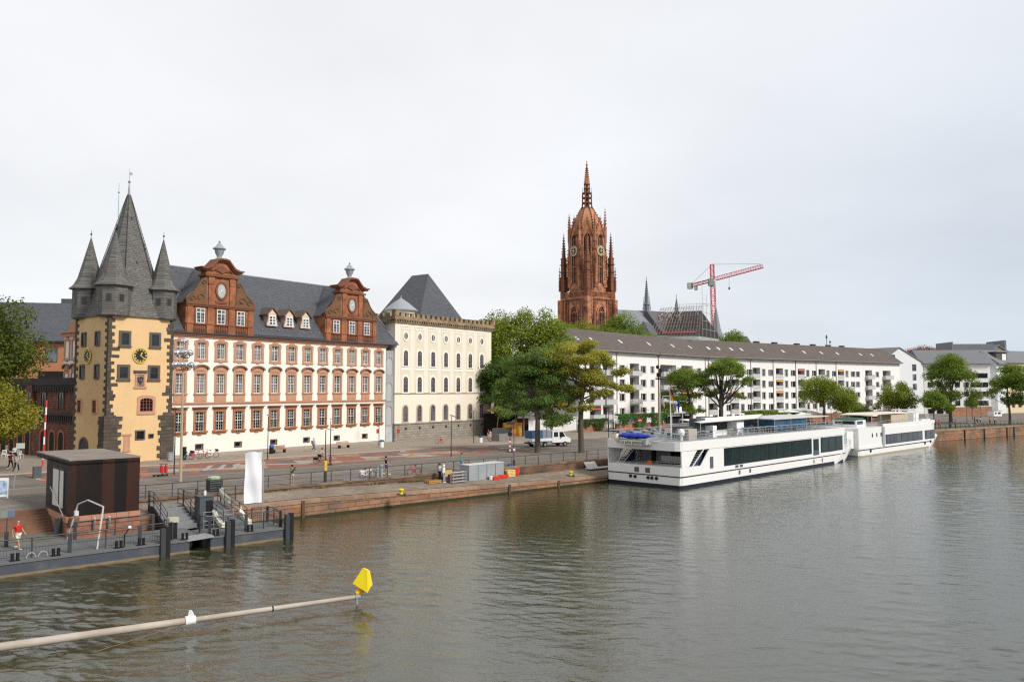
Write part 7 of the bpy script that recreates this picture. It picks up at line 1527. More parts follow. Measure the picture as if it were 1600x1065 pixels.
# portal frame across the stage
pf = qroot('portal_frame', 'slender bent steel portal standing across the stage before the kiosk', 'frame')
m_ = MB(); m_.tube([(-15.5, -1.5, .8), (-15.0, -1.7, 3.0), (-14.8, -3.2, 3.4), (-14.5, -5.5, 3.2), (-15.0, -6.3, .8)], .05, 6); m_.build('tube', pm('pale tube', (.5, .5, .48), .4, .1, 1, .05, 4), pf)
m_ = MB(); m_.box(-15.2, -15.0, -1.95, -1.6, 2.3, 2.6); m_.build('notice', white_m, pf)
sg = qroot('stage_sign', 'small grey and blue board on a dark post on the stage at the left', 'sign', None, -18.9, -1.6, .8); m_ = MB(); m_.cyl((0, 0, 0), (0, 0, 1.9), .03, n=5); m_.box(-.1, .1, -.1, .1, 0, .9); m_.build('post', dgrey_m, sg); m_ = MB(); m_.box(-.38, .38, -.04, -.01, 1.75, 2.2); m_.build('board', pm('grey green board', (.2, .22, .2), .6, .1, 1, .05, 3), sg); m_ = MB(); m_.box(.02, .36, -.06, -.042, 1.78, 2.17); m_.build('blue_half', pm('dull blue', (.10, .15, .25), .6, .1, 1, .05, 3), sg)
# metal stairs, gangway
ms_ = qroot('metal_stairs', 'dark grey metal stairs with handrails down to the boarding gap', 'stairs')
m_ = MB(); x0, x1 = -9.5, -7.4
for i in range(6): m_.box(x0+.05, x1-.05, .7-.46*(i+1), .7-.46*i+.04, 1.88-.18*i-.3, 1.88-.18*i)
m_.box(x0+.05, x1-.05, .7, 1.9, 1.95, 2.0); m_.build('treads', pm('worn grey tread', (.20, .21, .215), .7, .15, 1, .1, 4), ms_)
m_ = MB()
for x in (x0, x1): m_.rings([[(x-.03, 1.9, 1.6), (x+.03, 1.9, 1.6), (x+.03, 1.9, 2.02), (x-.03, 1.9, 2.02)], [(x-.03, .7, 1.55), (x+.03, .7, 1.55), (x+.03, .7, 2.02), (x-.03, .7, 2.02)], [(x-.03, -2.1, .55), (x+.03, -2.1, .55), (x+.03, -2.1, .95), (x-.03, -2.1, .95)]])
m_.build('stringers', dgrey_m, ms_)
for x in (x0, x1):
    m_ = MB()
    for dz in (1.05, .7, .38): m_.tube([(x, 1.9, 2+dz), (x, .7, 2+dz), (x, -2.1, .9+dz)], .025, 5)
    for y, z in ((1.9, 2), (.7, 2), (-.7, 1.45), (-2.1, .9)): m_.cyl((x, y, z-.1), (x, y, z+1.05), .035, n=5)
    m_.build('handrail', dgrey_m, ms_)
gw = qroot('gangway', 'grey sloping gangway with white curved guards beside the boarding stairs', 'gangway')
x0, x1 = -6.3, -4.6; m_ = MB(); m_.rings([[(x0, 1.4, 1.85), (x1, 1.4, 1.85), (x1, 1.4, 1.97), (x0, 1.4, 1.97)], [(x0, -3.9, .82), (x1, -3.9, .82), (x1, -3.9, .94), (x0, -3.9, .94)]]); m_.build('ramp', deckg, gw)
for x in (x0, x1):
    m_ = MB()
    for dz in (1.05, .7, .38): m_.tube([(x, 1.4, 1.95+dz), (x, -3.9, .92+dz)], .025, 5)
    for i in range(5): t = i/4; m_.cyl((x, 1.4-5.3*t, 1.85-1.03*t), (x, 1.4-5.3*t, 3.0-1.03*t), .03, n=5)
    m_.build('handrail', dgrey_m, gw)
for (x, y, z) in ((x1+.12, .3, 2.15), (x0-.1, -3.3, 1.05), (x1+.12, -3.2, 1.05)):
    m_ = MB(); pts = [(x, y+.75, z+.45), (x, y+.5, z+.2), (x, y, z), (x, y-.6, z-.25), (x, y-.95, z-.2)]
    m_.rings([[(a-.14, b, c), (a+.14, b, c), (a+.14, b+.05, c+.34), (a-.14, b+.05, c+.34)] for a, b, c in pts]); m_.build('curved_guard', pm('cream plastic', (.66, .63, .54), .5, .06, 1, .03, 4), gw, smooth=True)
mc_ = qroot('control_cabinet', 'dark control cabinet between stairs and gangway', 'cabinet', None, -6.75, -1.5, 0); m_ = MB(); m_.box(-.5, .5, -.5, .5, .3, 2.75); m_.box(-.55, .55, -.55, .55, 2.75, 2.82); m_.build('housing', dkgrey, mc_); m_ = MB(); m_.box(-.05, .42, -.53, -.505, 1.5, 2.5); m_.build('screen', black_hole, mc_); m_ = MB(); m_.cyl((.05, 0, 2.82), (.05, 0, 3.15), .09, n=8); m_.build('beacon', white_m, mc_)
ob_ = qroot('oil_absorber_box', 'black box with pale lid on the stage left of the boarding gap', 'box', None, -10.4, -5.8, .8); m_ = MB(); m_.box(-.22, .22, -.2, .2, 0, 1.05); m_.build('case', black_m, ob_); m_ = MB(); m_.box(-.3, .3, -.26, .26, 1.05, 1.35); m_.build('lid', pm('dull cream lid', (.45, .43, .33), .7, .1, 1, .05, 3), ob_)
m_ = MB(); 
for i in range(4): m_.tube([(-7.4, -3.2+.0*i, .95+i*.3), (-5.3, -3.2, .95+i*.3)], .022, 4)
for x in (-7.4, -6.7, -6.0, -5.3): m_.cyl((x, -3.2, .4), (x, -3.2, 1.9), .03, n=4)
rr_ = qroot('railing', 'short railing below the control cabinet', 'railing'); m_.build('frame', grey_m, rr_)
# banner on its tall pole
bp_ = G(410, 812, .8); bn = root('banner', 'blank white banner flag on a tall pole at the stage end', 'banner', bp_, QR-.35)
m_ = MB(); ht = 5.15; m_.cyl((0, 0, 0), (0, 0, ht), .055, .045, 8); m_.cyl((0, 0, ht-.05), (-1.3, 0, ht-.12), .03, n=5); m_.build('pole', steel, bn)
m_ = MB(); rr2 = []; nx, nz_ = 8, 12
vs = []; fs = []
for j in range(nz_+1):
    for i in range(nx+1):
        x = -.08-1.22*i/nx; z = ht-.1-3.75*j/nz_; y = .07*math.sin(i*.9+j*.35)+.05*math.sin(j*.8); vs.append((x+.04*math.sin(j*.5)*(i/nx), y, z-.25*(i/nx)*(1-j/nz_)*0-.05*i/nx))
for j in range(nz_):
    for i in range(nx): a = j*(nx+1)+i; fs.append((a, a+1, a+nx+2, a+nx+1))
m_.add(vs, fs); m_.add([(a, b+.01, c) for a, b, c in vs], [tuple(reversed(f)) for f in fs]); m_.build('cloth', pm('white banner cloth', (.78, .79, .82), .8, .03, 1, .02, 3), bn, smooth=True)
# ---- lamps
globe = root('globe_lamp_mast', 'tall lamp mast with a cluster of chrome globes before the museum', 'street lamp', G(282, 752, GZ), .4)
m_ = MB(); m_.tube([(0, 0, 0), (0, 0, 3), (0, 0, 12.2)], [.14, .12, .07], 10); m_.build('mast', pm('ochre galvanised mast', (.40, .33, .22), .7, .12, 1, .1, 3, streak=.1), globe)
chrome = pm('chrome globe', (.75, .76, .78), .06, .03, 1, .01, 3, metal=1.0); ga = MB(); gl = [(0, 0, 12.65, .0)]
for a in (0.3, 0.3+PI): gl.append((math.cos(a)*.58, math.sin(a)*.58, 11.6, 1))
for a in (PI*.5+.3, PI*1.5+.3): gl.append((math.cos(a)*.5, math.sin(a)*.5, 11.65, 1))
for a in (0.3, 0.3+PI): gl.append((math.cos(a)*.72, math.sin(a)*.72, 10.5, 1))
for a in (PI*.5+.3, PI*1.5+.3): gl.append((math.cos(a)*.6, math.sin(a)*.6, 10.55, 1))
for x, y, z, k_ in gl:
    if k_: ga.tube([(0, 0, z-.45), (x*.8, y*.8, z-.45), (x, y, z-.25)], .035, 5)
    g_ = MB(); g_.ell((x, y, z), (.29, .29, .29), 16, 10); g_.build('globe', chrome, globe, smooth=True)
ga.build('arms', black_m, globe)
def lamp(px, py, ytop, label, mat=None, rz=0, two=False, z=GZ, name='street_lamp'):
    p = G(px, py, z); h = (py-ytop)/FPX*p[1]; o = root(name, label, 'street lamp', p, QR+rz, 'slim street lamps'); m_ = MB(); m_.tube([(0, 0, 0), (0, 0, .9), (0, 0, h)], [.075, .06, .04], 7); m_.build('pole', mat or dgrey_m, o)
    m_ = MB(); m_.rings([[(-.15, -.7, h-.12), (.15, -.7, h-.12), (.15, -.7, h-.06), (-.15, -.7, h-.06)], [(-.22, .1, h+.12), (.22, .1, h+.12), (.22, .1, h+.2), (-.22, .1, h+.2)]]); m_.build('lamp_head', pm('lamp head grey', (.2, .21, .22), .5, .1, 1, .05, 3), o)
for px, py, yt, lb, rz in ((418, 718, 651, 'slim lamp with tilted head left of the blue-lidded bin', 1.6), (508, 751, 672, 'slim lamp behind the yellow-topped post', 1.2), (516, 727, 657, 'slim lamp by the red scooter before the museum', 1.2), (592, 697, 648, 'slim lamp beside the bin at the museum corner', -1.4), (705, 713, 651, 'slim lamp in the road before the cream block', 1.5), (740, 693, 643, 'slim lamp at the right end of the cream block plinth', -1.2),
        (272, 741, 640, 'slim pole before the right foot of the clock tower', 1.5), (173.5, 712, 655, 'slim lamp before the dark corner of the clock tower', -1.2), (951, 690, 642, 'slim lamp left of the ivy wall', 1.5), (958, 679, 640, 'slim lamp by the dark gate in the ivy wall', -1.3), (854, 698, 655, 'slim pole in front of the white truck', 1.3), (1009, 672, 640, 'slim lamp behind the no-entry sign', 1.2), (1260, 664, 622, 'slim lamp behind the blue deck shelter', 1.3), (1299, 664, 620, 'slim lamp beside the round plane tree', 1.3), (1511, 661, 606, 'slim lamp on the far lawn left of the strollers', 1.3), (1533, 652, 598, 'slim lamp behind the group of strollers', -1.3)):
    lamp(px, py, yt, lb, None, rz)
# tall camera mast by the arcade
p = G(1030, 674, GZ); tm = root('camera_mast', 'tall timber-brown mast with floodlight frame behind the boat flag', 'mast', p, QR)
hz_ = (674-560)/FPX*p[1]; m_ = MB(); m_.tube([(0, 0, 0), (0, 0, hz_)], [.22, .1], 8); m_.build('pole', pm('brown mast', (.30, .21, .13), .8, .15, 1, .1, 3), tm); m_ = MB(); m_.box(-.5, .7, -.4, .4, hz_*.71, hz_*.73); m_.box(-.4, .1, -.5, .2, hz_*.74, hz_*.8); m_.box(.2, .7, -.3, .3, hz_*.8, hz_*.86); m_.ell((-.3, 0, hz_*.88), (.35, .35, .4)); m_.tube([(0, 0, hz_), (.7, 0, hz_+1), (.3, 0, hz_+1.2)], .05, 4); m_.build('floodlights', black_m, tm)
m_ = MB(); m_.cyl((.5, 0, 0), (.5, 0, hz_*.9), .09, n=6); m_.box(-.3, .4, -.35, .35, 0, 1.2); m_.build('cabinet', grey_m, tm)
# barrier pole, cabinets, signs near the tower
p = G(59, 746, GZ); br_ = root('barrier', 'raised red and white barrier arm over a dark grey cabinet', 'barrier', p, QR)
m_ = MB(); m_.box(-.4, .25, -.3, .3, 0, 1.05); m_.build('cabinet', dkgrey, br_); hb = (746-626)/FPX*p[1]
for i in range(9): m_ = MB(); z0, z1 = 1.0+(hb-1)*i/9, 1.0+(hb-1)*(i+1)/9; m_.box(.3+.02*i, .42+.02*i, -.05, .05, z0, z1); m_.build('arm_section', (red_m, pm('barrier white', (.75, .72, .74), .5, .05, 1, .03, 3))[i % 2], br_)
p = G(157, 722, GZ); ho = root('hook_pole', 'thin silver pole with a bent top before the tower door side', 'pole', p, QR); hh = (722-618)/FPX*p[1]; m_ = MB(); m_.tube([(0, 0, 0), (.25, 0, hh)], .045, 6); m_.tube([(.12, 0, hh-2.2), (-.15, 0, hh-.9), (-.1, 0, hh-.6), (.2, 0, hh-.45)], .035, 5); m_.build('pole', steel, ho)
def signpost(px, py, ytop, label, board, bmat, zoff=0):
    p = G(px, py, GZ); h = (py-ytop)/FPX*p[1]; o = root('sign', label, 'sign', p, QR*0); m_ = MB(); m_.cyl((0, 0, 0), (0, 0, h), .035, n=6); m_.build('post', grey_m, o); m_ = MB(); w_, hb_ = board
    m_.box(-w_/2, w_/2, -.06, -.035, h-hb_, h); m_.build('board', bmat, o); return o, h
signpost(176, 712, 683, 'small blue arrow sign before the dark tower corner', (.9, .25), pm('sign blue', (.25, .35, .5), .5, .05, 1, .03, 3))
p = G(21, 762, GZ); o = root('sign', 'pale leaning post with white and green plates near the steps', 'sign', p, .3); m_ = MB(); m_.cyl((0, 0, 0), (.35, 0, 3.7), .045, n=6); m_.build('post', grey_m, o); m_ = MB(); m_.box(.1, .75, -.05, -.02, 3.3, 3.75); m_.build('plate', pm('pale green plate', (.45, .5, .42), .5, .05, 1, .03, 3), o)
p = G(2, 778, GZ); o = root('notice_board', 'white framed board with a blue river picture at the left edge', 'sign', p, QR-.5); m_ = MB(); m_.box(-.75, .45, -.04, .04, .1, 1.55); m_.box(.4, .46, -.05, .05, 0, 1.55); m_.build('frame', white_m, o); m_ = MB(); m_.box(-.7, .4, -.05, -.042, .3, 1.35); m_.build('picture', pm('blue river picture', (.12, .25, .5), .5, .1, 1, .05, 3, col2=(.6, .68, .75), c2s=4), o)
p = G(1000, 681, GZ); o = root('no_entry_sign', 'round red no-entry sign on a grey post', 'sign', p, 0); m_ = MB(); m_.cyl((0, 0, 0), (0, 0, 3.1), .04, n=6); m_.build('post', grey_m, o); m_ = MB(); m_.cyl((0, -.08, 2.75), (0, -.05, 2.75), .38, n=20); m_.build('disc', red_m, o); m_ = MB(); m_.box(-.27, .27, -.1, -.082, 2.68, 2.82); m_.build('bar', white_m, o)
# red-and-white delineators with round signs, kerbside
for px, py, lb in ((797, 706, 'red and white striped road beacon with a round dark sign above'), (801, 681, 'striped beacon further back by the pavilion wall')):
    p = G(px, py, GZ); o = root('road_beacon', lb, 'road beacon', p, 0, 'striped road beacons'); k_ = 1 if py > 700 else .8
    m_ = MB(); m_.box(-.45, .45, -.2, .2, 0, .1); m_.build('foot', black_m, o)
    for i in range(6): m_ = MB(); m_.box(-.1, .1, -.03, .03, .1+i*.28*k_, .1+(i+1)*.28*k_); m_.build('stripe', (white_m, red_m)[i % 2], o)
    m_ = MB(); m_.cyl((0, .06, 0), (0, .06, 2.9*k_), .03, n=6); m_.cyl((0, -.02, 2.35*k_), (0, .02, 2.35*k_), .32, n=16); m_.build('sign_disc', dgrey_m, o)
p = G(803, 727, GZ); o = root('lamp_post', 'grey post with a small box rising before the road beacon', 'post', p, 0); m_ = MB(); m_.cyl((0, 0, 0), (0, 0, 5), .05, n=6); m_.box(-.12, .12, -.12, .12, 0, .6); m_.box(-.8, .1, -.06, .06, 4.4, 4.75); m_.build('pole', dgrey_m, o); m_ = MB(); m_.box(-.1, .15, -.12, .08, 1.6, 1.85); m_.build('box', white_m, o)
# bins, cabinets, benches
def binn(px, py, label, body, lid, z=GZ+.12, h=1.1, w_=.28):
    p = G(px, py, z); o = root('litter_bin', label, 'bin', p, QR); m_ = MB(); m_.lathe([(w_*.85, 0), (w_, .1), (w_, h*.75)], 12); m_.build('drum', body, o); m_ = MB(); m_.lathe([(w_*1.08, h*.75), (w_*1.1, h*.9), (w_*.8, h)], 12); m_.build('lid', lid, o)
blue_l = pm('bright blue lid', (.03, .14, .42), .5, .05, 1, .03, 3)
binn(424, 708.5, 'black litter bin with blue lid beside the slim lamp', black_m, blue_l); binn(596.5, 699, 'white litter bin with blue lid at the museum corner', white_m, blue_l); binn(751, 691.5, 'white litter bin with dark blue lid by the rubble base', white_m, pm('dark blue lid', (.03, .05, .15), .5, .05, 1, .03, 3))
p = G(334, 767, GZ); o = root('waste_container', 'black slatted waste container with pale green dome top', 'waste container', p, QR); m_ = MB(); m_.box(-.48, .48, -.42, .42, 0, 1.0); m_.build('body', black_m, o)
for i in range(5): m_ = MB(); m_.box(-.5, .5, -.45, -.425, .08+i*.19, .2+i*.19); m_.build('slat', dkgrey, o)
m_ = MB(); m_.lathe([(.5, 1.0), (.52, 1.15), (.3, 1.22), (.1, 1.24)], 8); m_.build('top', pm('pale green top', (.38, .50, .34), .6, .15, 1, .08, 3), o)
p = G(266, 720, GZ+.12); o = root('meter_cabinet', 'small grey cabinet by the downpipe at the museum corner', 'cabinet', p, MR); m_ = MB(); m_.box(-.32, .32, -.2, .2, .1, .95); m_.box(-.36, .36, -.24, .24, .95, 1.0); m_.build('case', grey_m, o)
p = G(288, 718, GZ+.12); o = root('info_pillar', 'narrow black info pillar behind the globe lamp mast', 'pillar', p, MR); m_ = MB(); m_.box(-.18, .18, -.12, .12, 0, 1.5); m_.build('case', black_m, o)
for px, py, lb in ((436, 707, 'brown wooden bench left of the walking woman'), (537, 699.5, 'pale wooden bench behind the cyclist')):
    p = G(px, py, GZ+.12); o = root('bench', lb, 'bench', p, MR, 'benches before the museum'); wm_ = wood_b if px < 500 else pm('pale bench wood', (.38, .30, .22), .7, .15, 1, .1, 4)
    m_ = MB()
    for i in range(3): m_.box(-1.1, 1.1, -.3+i*.18, -.15+i*.18, .42, .46)
    m_.build('seat', wm_, o); m_ = MB()
    for i in range(3): m_.box(-1.1, 1.1, .25, .28, .52+i*.14, .63+i*.14)
    m_.build('backrest', wm_, o)
    for x in (-.8, .8): m_ = MB(); m_.box(x-.03, x+.03, -.28, .25, 0, .42); m_.build('leg', black_m, o)
# red plaques on walls
for px, y_, lb in ((591.5, 673, 'small red square sign on the white museum wall'), (622.5, 673, 'small red square sign on the rubble base')):
    fx_ = M.u(px); z_ = M.z(fx_, -.2, y_); o = root('wall_sign', lb, 'sign', M.w(fx_, -.03 if px < 600 else -.18, z_), MR, 'small red wall signs'); m_ = MB(); m_.box(-.26, .26, -.05, -.005, -.3, .3); m_.build('plate', red_m, o)
# rental scooters
for px, py, lb in ((250, 744, 'pair of red rental scooters by the pole at the tower foot'), (513, 727, 'red rental scooter leaning at the slim lamp')):
    for k_ in range(2 if px < 300 else 1):
        p = G(px+(-3 if k_ == 0 else 4)*(px < 300), py, GZ); o = root('scooter', ('left' if k_ == 0 else 'right')+' one of the two red scooters at the tower foot' if px < 300 else lb, 'scooter', p, QR+.4, 'red rental scooters')
        m_ = MB(); m_.box(-.45, .45, -.09, .09, .1, .16); m_.build('deck', black_m, o); m_ = MB(); m_.cyl((.45, 0, .12), (.32, 0, 1.15), .05, n=6); m_.box(.28, .48, -.12, .12, .35, .95); m_.build('stem', red_m, o)
        m_ = MB(); m_.cyl((.32, -.28, 1.15), (.32, .28, 1.15), .025, n=5); m_.build('handlebar', black_m, o)
        for x in (-.5, .5): m_ = MB(); m_.cyl((x, -.03, .11), (x, .03, .11), .11, n=12); m_.build('wheel', black_m, o)
p = G(508, 753, GZ); o = root('marker_post', 'grey post with bright yellow upper half at the railing', 'post', p, QR); m_ = MB(); m_.box(-.1, .1, -.1, .1, 0, 1.0); m_.build('base', dgrey_m, o); m_ = MB(); m_.box(-.13, .13, -.11, .11, 1.0, 1.9); m_.build('yellow_panel', pm('amber panel', (.62, .40, .05), .6, .08, 1, .05, 3), o)
for i, (px, h) in enumerate(((590, .95), (596, 1.2))):
    p = G(px, 746, GZ); o = root('pillar', ['shorter', 'taller'][i]+' of two grey steel pillars by the man in blue shorts', 'pillar', p, QR, 'grey steel pillars'); m_ = MB(); m_.lathe([(.17, 0), (.17, h), (.12, h+.04)], 12); m_.build('post', steel, o, smooth=True)
# bicycles
def bicycle(label, p, rz, col, basket=False, lean=.12, grp='bicycles parked on the waterfront'):
    o = root('bicycle', label, 'bicycle', p, rz, grp); o.rotation_euler = (lean, 0, rz)
    for x in (-.52, .52):
        m_ = MB(); pts = [(x+.33*math.cos(a), 0, .35+.33*math.sin(a)) for a in np.linspace(0, 2*PI, 15)]; m_.tube(pts, .022, 5); w1 = m_.build('wheel', black_m, o)
        m_ = MB()
        for a in np.linspace(0, PI, 6)[:-1]: m_.cyl((x+.31*math.cos(a), 0, .35+.31*math.sin(a)), (x-.31*math.cos(a), 0, .35-.31*math.sin(a)), .006, n=3, cap=False)
        m_.build('spokes', steel, w1)
    m_ = MB(); A, B, C_, D_, E_ = (-.52, 0, .35), (-.08, 0, .32), (-.22, 0, .82), (.34, 0, .88), (.52, 0, .35)
    m_.tube([A, B, D_], .028, 6); m_.tube([B, C_, (.33, 0, .80)], .028, 6); m_.tube([C_, A], .02, 5); m_.tube([E_, D_, (.30, 0, 1.02)], .025, 5); m_.build('frame', col, o)
    m_ = MB(); m_.ell((-.26, 0, .93), (.15, .08, .05), 8, 5); m_.cyl((-.22, 0, .8), (-.25, 0, .92), .02, n=5); m_.build('saddle', black_m, o)
    m_ = MB(); m_.tube([(.2, -.3, 1.02), (.32, -.22, 1.05), (.32, .22, 1.05), (.2, .3, 1.02)], .018, 5); m_.build('handlebar', black_m, o)
    m_ = MB(); m_.tube([(-.03, -.12, .25), (-.08, -.1, .32), (-.08, .1, .32), (-.13, .12, .39)], .02, 4); m_.build('pedals', black_m, o)
    if basket: m_ = MB(); m_.box(.38, .68, -.18, .18, .78, 1.02) if basket == 1 else m_.box(-.75, -.35, -.2, .2, .45, .75); m_.build('basket', col if basket == 2 else black_m, o)
    return o
redb_ = pm('red bicycle paint', (.5, .04, .04), .4, .08, 1, .03, 3); tealb = pm('teal bicycle paint', (.08, .25, .25), .4, .08, 1, .03, 3); whiteb = MATS['white paint']; pinkb = pm('pink bicycle paint', (.45, .06, .15), .4, .08, 1, .03, 3)
bicycle('teal bicycle leaning on the museum wall, nearest the globe lamp mast', G(293, 718, GZ+.12), MR+.2, tealb, 1); bicycle('pink rental bicycle with rear guard beside the teal one', G(305, 717, GZ+.12), MR+.1, pinkb, 2)
bicycle('red bicycle leaning on the museum wall, right of the pink one', G(319, 716, GZ+.12), MR+.15, redb_, 0); bicycle('white bicycle at the right end of the museum wall bikes', G(331, 715, GZ+.12), MR-.1, whiteb, 1)
bicycle('white bicycle with red rear box at the promenade railing', G(574, 747, GZ), QR-.15, whiteb, 2); o = bicycle('bright red bicycle at the railing left of the two women', G(647, 742, GZ), QR+PI+.1, redb_, 0); bicycle('bicycle with orange bag against the rubble base', G(687, 692.5, GZ+.12), MR+PI, pm('orange bicycle paint', (.6, .15, .05), .4, .08, 1, .03, 3), 2)
# ---- quay clutter near the two women
m_ = MB()
def qz_at(px, py): 
    z = 1.3
    for _ in range(12): z = .5*z+.5*_qz1(px, py, z)
    return G(px, py, z)
def _qz1(px, py, z):
    p = G(px, py, z); s_, t_ = (p[0]-Q.o[0])*Q.d[0]+(p[1]-Q.o[1])*Q.d[1], (p[0]-Q.o[0])*Q.n[0]+(p[1]-Q.o[1])*Q.n[1]; return qz(s_, min(max(t_, .8), 4.7))
gm_ = pm('galvanised sheet', (.36, .40, .42), .45, .15, .8, .08, 3, metal=.3, streak=.06)
p = qz_at(733, 751); p2 = qz_at(787, 745); L_ = math.hypot(p2[0]-p[0], p2[1]-p[1]); zc = min(p[2], p2[2]); hc = 1.55
o = root('storage_container', 'long galvanised sheet-metal container on the lower quay', 'container', (p[0], p[1], zc), math.atan2(p2[1]-p[1], p2[0]-p[0])); m_ = MB(); m_.box(0, L_, 0, 1.35, 0, hc); m_.build('body', gm_, o); m_ = MB(); m_.box(-.04, L_+.04, -.04, 1.4, hc, hc+.05); m_.build('lid', pm('pale sheet lid', (.55, .57, .57), .5, .1, 1, .05, 3), o)
for i in range(1, 4): m_ = MB(); m_.box(L_*i/4-.02, L_*i/4+.02, -.02, -.003, .05, hc-.05); m_.build('seam', dgrey_m, o)
p = qz_at(699, 754); o = root('plywood_board', 'ochre plywood board leaning behind the women', 'board', p, QR); m_ = MB(); m_.rings([[(-.1, .3, 0), (1.0, .3, 0), (1.0, .36, 0), (-.1, .36, 0)], [(-.1, .6, 1.15), (1.0, .6, 1.15), (1.0, .66, 1.15), (-.1, .66, 1.15)]]); m_.build('sheet', pm('ochre plywood', (.50, .30, .10), .8, .12, 2, .08, 4), o)
p = qz_at(712, 756); o = root('crowd_barrier', 'grey steel crowd barriers stacked beside the container', 'barrier', p, QR+.1)
for k_ in range(3):
    m_ = MB(); y = k_*.22; m_.tube([(-.3, y, .05), (-.3, y, 1.1), (1.5, y, 1.1), (1.5, y, .05)], .03, 5)
    for z in (.2, .5, .8): m_.tube([(-.3, y, z), (1.5, y, z)], .03, 5)
    for x in (.3, .9): m_.cyl((x, y, .2), (x, y, 1.1), .02, n=4)
    m_.build('barrier_panel', steel, o)
m_ = MB(); m_.box(-.2, 1.5, .6, .9, .1, .9); m_.build('timber_stack', pm('dark timber', (.15, .07, .04), .8, .2, 1, .1, 4), o)
palw = pm('pallet wood', (.42, .24, .07), .85, .15, 1, .12, 4)
def pallet(label, p, rz, n, mat, w_=1.2, ang=0):
    o = root('pallet', label, 'pallet', p, rz)
    m_ = MB()
    for k_ in range(n):
        z = k_*.15
        for y in (-.38, 0, .38): m_.box(-w_/2, w_/2, y-.05, y+.05, z, z+.09)
        for i in range(6): x = -w_/2+.05+i*(w_-.1)/5; m_.box(x-.06, x+.06, -.42, .42, z+.09, z+.12)
    m_.build('boards', mat, o); return o
pallet('low stack of ochre pallets left of the two women', qz_at(676, 754), QR, 2, palw, 1.5); 
p = qz_at(795, 744); o = pallet('stack of yellow and white pallets beyond the container', p, QR, 5, pm('yellow white slats', (.66, .55, .22), .7, .3, 4, .1, 6), 1.1)
redpl = pm('red plastic', (.62, .05, .03), .45, .08, 1, .04, 3)
for i, (px, py, w_, lb) in enumerate(((774, 748.5, 1.0, 'left red plastic crate before the container'), (786, 746, 1.0, 'right red plastic crate before the container'))):
    p = qz_at(px, py); o = root('crate', lb, 'crate', p, QR, 'red plastic crates'); m_ = MB(); m_.rings([[(-.45, -.3, 0), (.45, -.3, 0), (.45, .3, 0), (-.45, .3, 0)], [(-.52, -.36, .32), (.52, -.36, .32), (.52, .36, .32), (-.52, .36, .32)]]); m_.build('body', redpl, o)
p = qz_at(767, 749); o = root('bucket', 'small white bucket left of the red crates', 'bucket', p, 0); m_ = MB(); m_.lathe([(.17, 0), (.21, .38)], 12); m_.build('body', white_m, o)
p = qz_at(805, 742); o = root('tub', 'large red plastic tub beside the blue barrel', 'tub', p, QR); m_ = MB(); m_.lathe([(.42, 0), (.52, .75), (.55, .78)], 14); m_.build('body', redpl, o)
p = qz_at(797, 740); o = root('barrel', 'blue barrel behind the yellow pallets', 'barrel', p, QR); m_ = MB(); m_.lathe([(.3, 0), (.34, .3), (.34, .8), (.3, 1.1), (.1, 1.14)], 14); m_.build('body', blue_l, o)
yb_ = pm('yellow bollard paint', (.68, .58, .04), .5, .08, 1, .05, 4)
for px, py, lb in ((627, 772.5, 'yellow mushroom bollard on the quay edge near the railing bikes'), (892, 743, 'yellow mushroom bollard on the quay edge near the long boat')):
    p = qz_at(px, py); o = root('quay_bollard', lb, 'bollard', p, 0, 'yellow quay bollards'); m_ = MB(); m_.box(-.4, .4, -.3, .3, .0, .06); m_.build('base', black_m, o); m_ = MB(); m_.lathe([(.16, .05), (.13, .25), (.24, .36), (.25, .46), (.14, .52)], 12); m_.build('head', yb_, o, smooth=True)
p = qz_at(930, 733); o = root('gangplank', 'white hinged boarding ramp on the quay by the boat stern', 'ramp', p, QR); m_ = MB(); m_.rings([[(-.9, .4, .15), (1.0, .4, .15), (1.0, .5, .15), (-.9, .5, .15)], [(-1.1, .95, 1.0), (.8, .95, 1.0), (.8, 1.03, 1.0), (-1.1, 1.03, 1.0)]]); m_.box(-1.3, 2.4, -.5, .4, .12, .24); m_.build('panel', pm('off white panel', (.62, .61, .57), .6, .08, 1, .05, 3), o)
p = G(560, 751, GZ); o = root('grating', 'pale slatted grating on the ground behind the railing', 'grating', (p[0], p[1], GZ), QR); m_ = MB()
for i in range(9): m_.box(-.9+i*.22, -.82+i*.22, .1, 2.0, .02, .05)
for i in range(5): m_.box(-.95, 1.0, .15+i*.42, .2+i*.42, .05, .07)
m_.build('slats', grey_m, o)
# ---- boom with yellow topmark in the foreground river
a, b = Vector(G(-40, 1016, .42)), Vector(G(556, 932, .42)); d = b-a
bo = root('floating_boom', 'long pale pole lying low over the river in the foreground', 'pole', (0, 0, 0))
jm = pm('pale weathered pole', (.46, .40, .34), .7, .12, .8, .08, 3, streak=.0, col2=(.36, .31, .26), c2s=.5)
m_ = MB(); mid = a.lerp(b, .51); m_.tube([a, mid], [.17, .145], 14); m_.build('thick_section', jm, bo, smooth=True); m_ = MB(); m_.tube([mid, b], [.12, .10], 14); m_.build('thin_section', jm, bo, smooth=True)
m_ = MB(); c = mid; m_.cyl(c-d.normalized()*.22, c+d.normalized()*.2, .2, .18, 14); m_.rings([[(c.x-.12, c.y-.02, c.z+.1), (c.x+.2, c.y-.02, c.z+.1), (c.x+.2, c.y+.05, c.z+.1), (c.x-.12, c.y+.05, c.z+.1)], [(c.x-.08, c.y-.02, c.z+.42), (c.x+.02, c.y-.02, c.z+.42), (c.x+.02, c.y+.05, c.z+.42), (c.x-.08, c.y+.05, c.z+.42)]]); m_.build('clamp', white_m, bo)
e = a.lerp(b, .74); m_ = MB(); m_.cyl(e-d.normalized()*.03, e+d.normalized()*.03, .128, n=14); m_.build('band', black_m, bo)
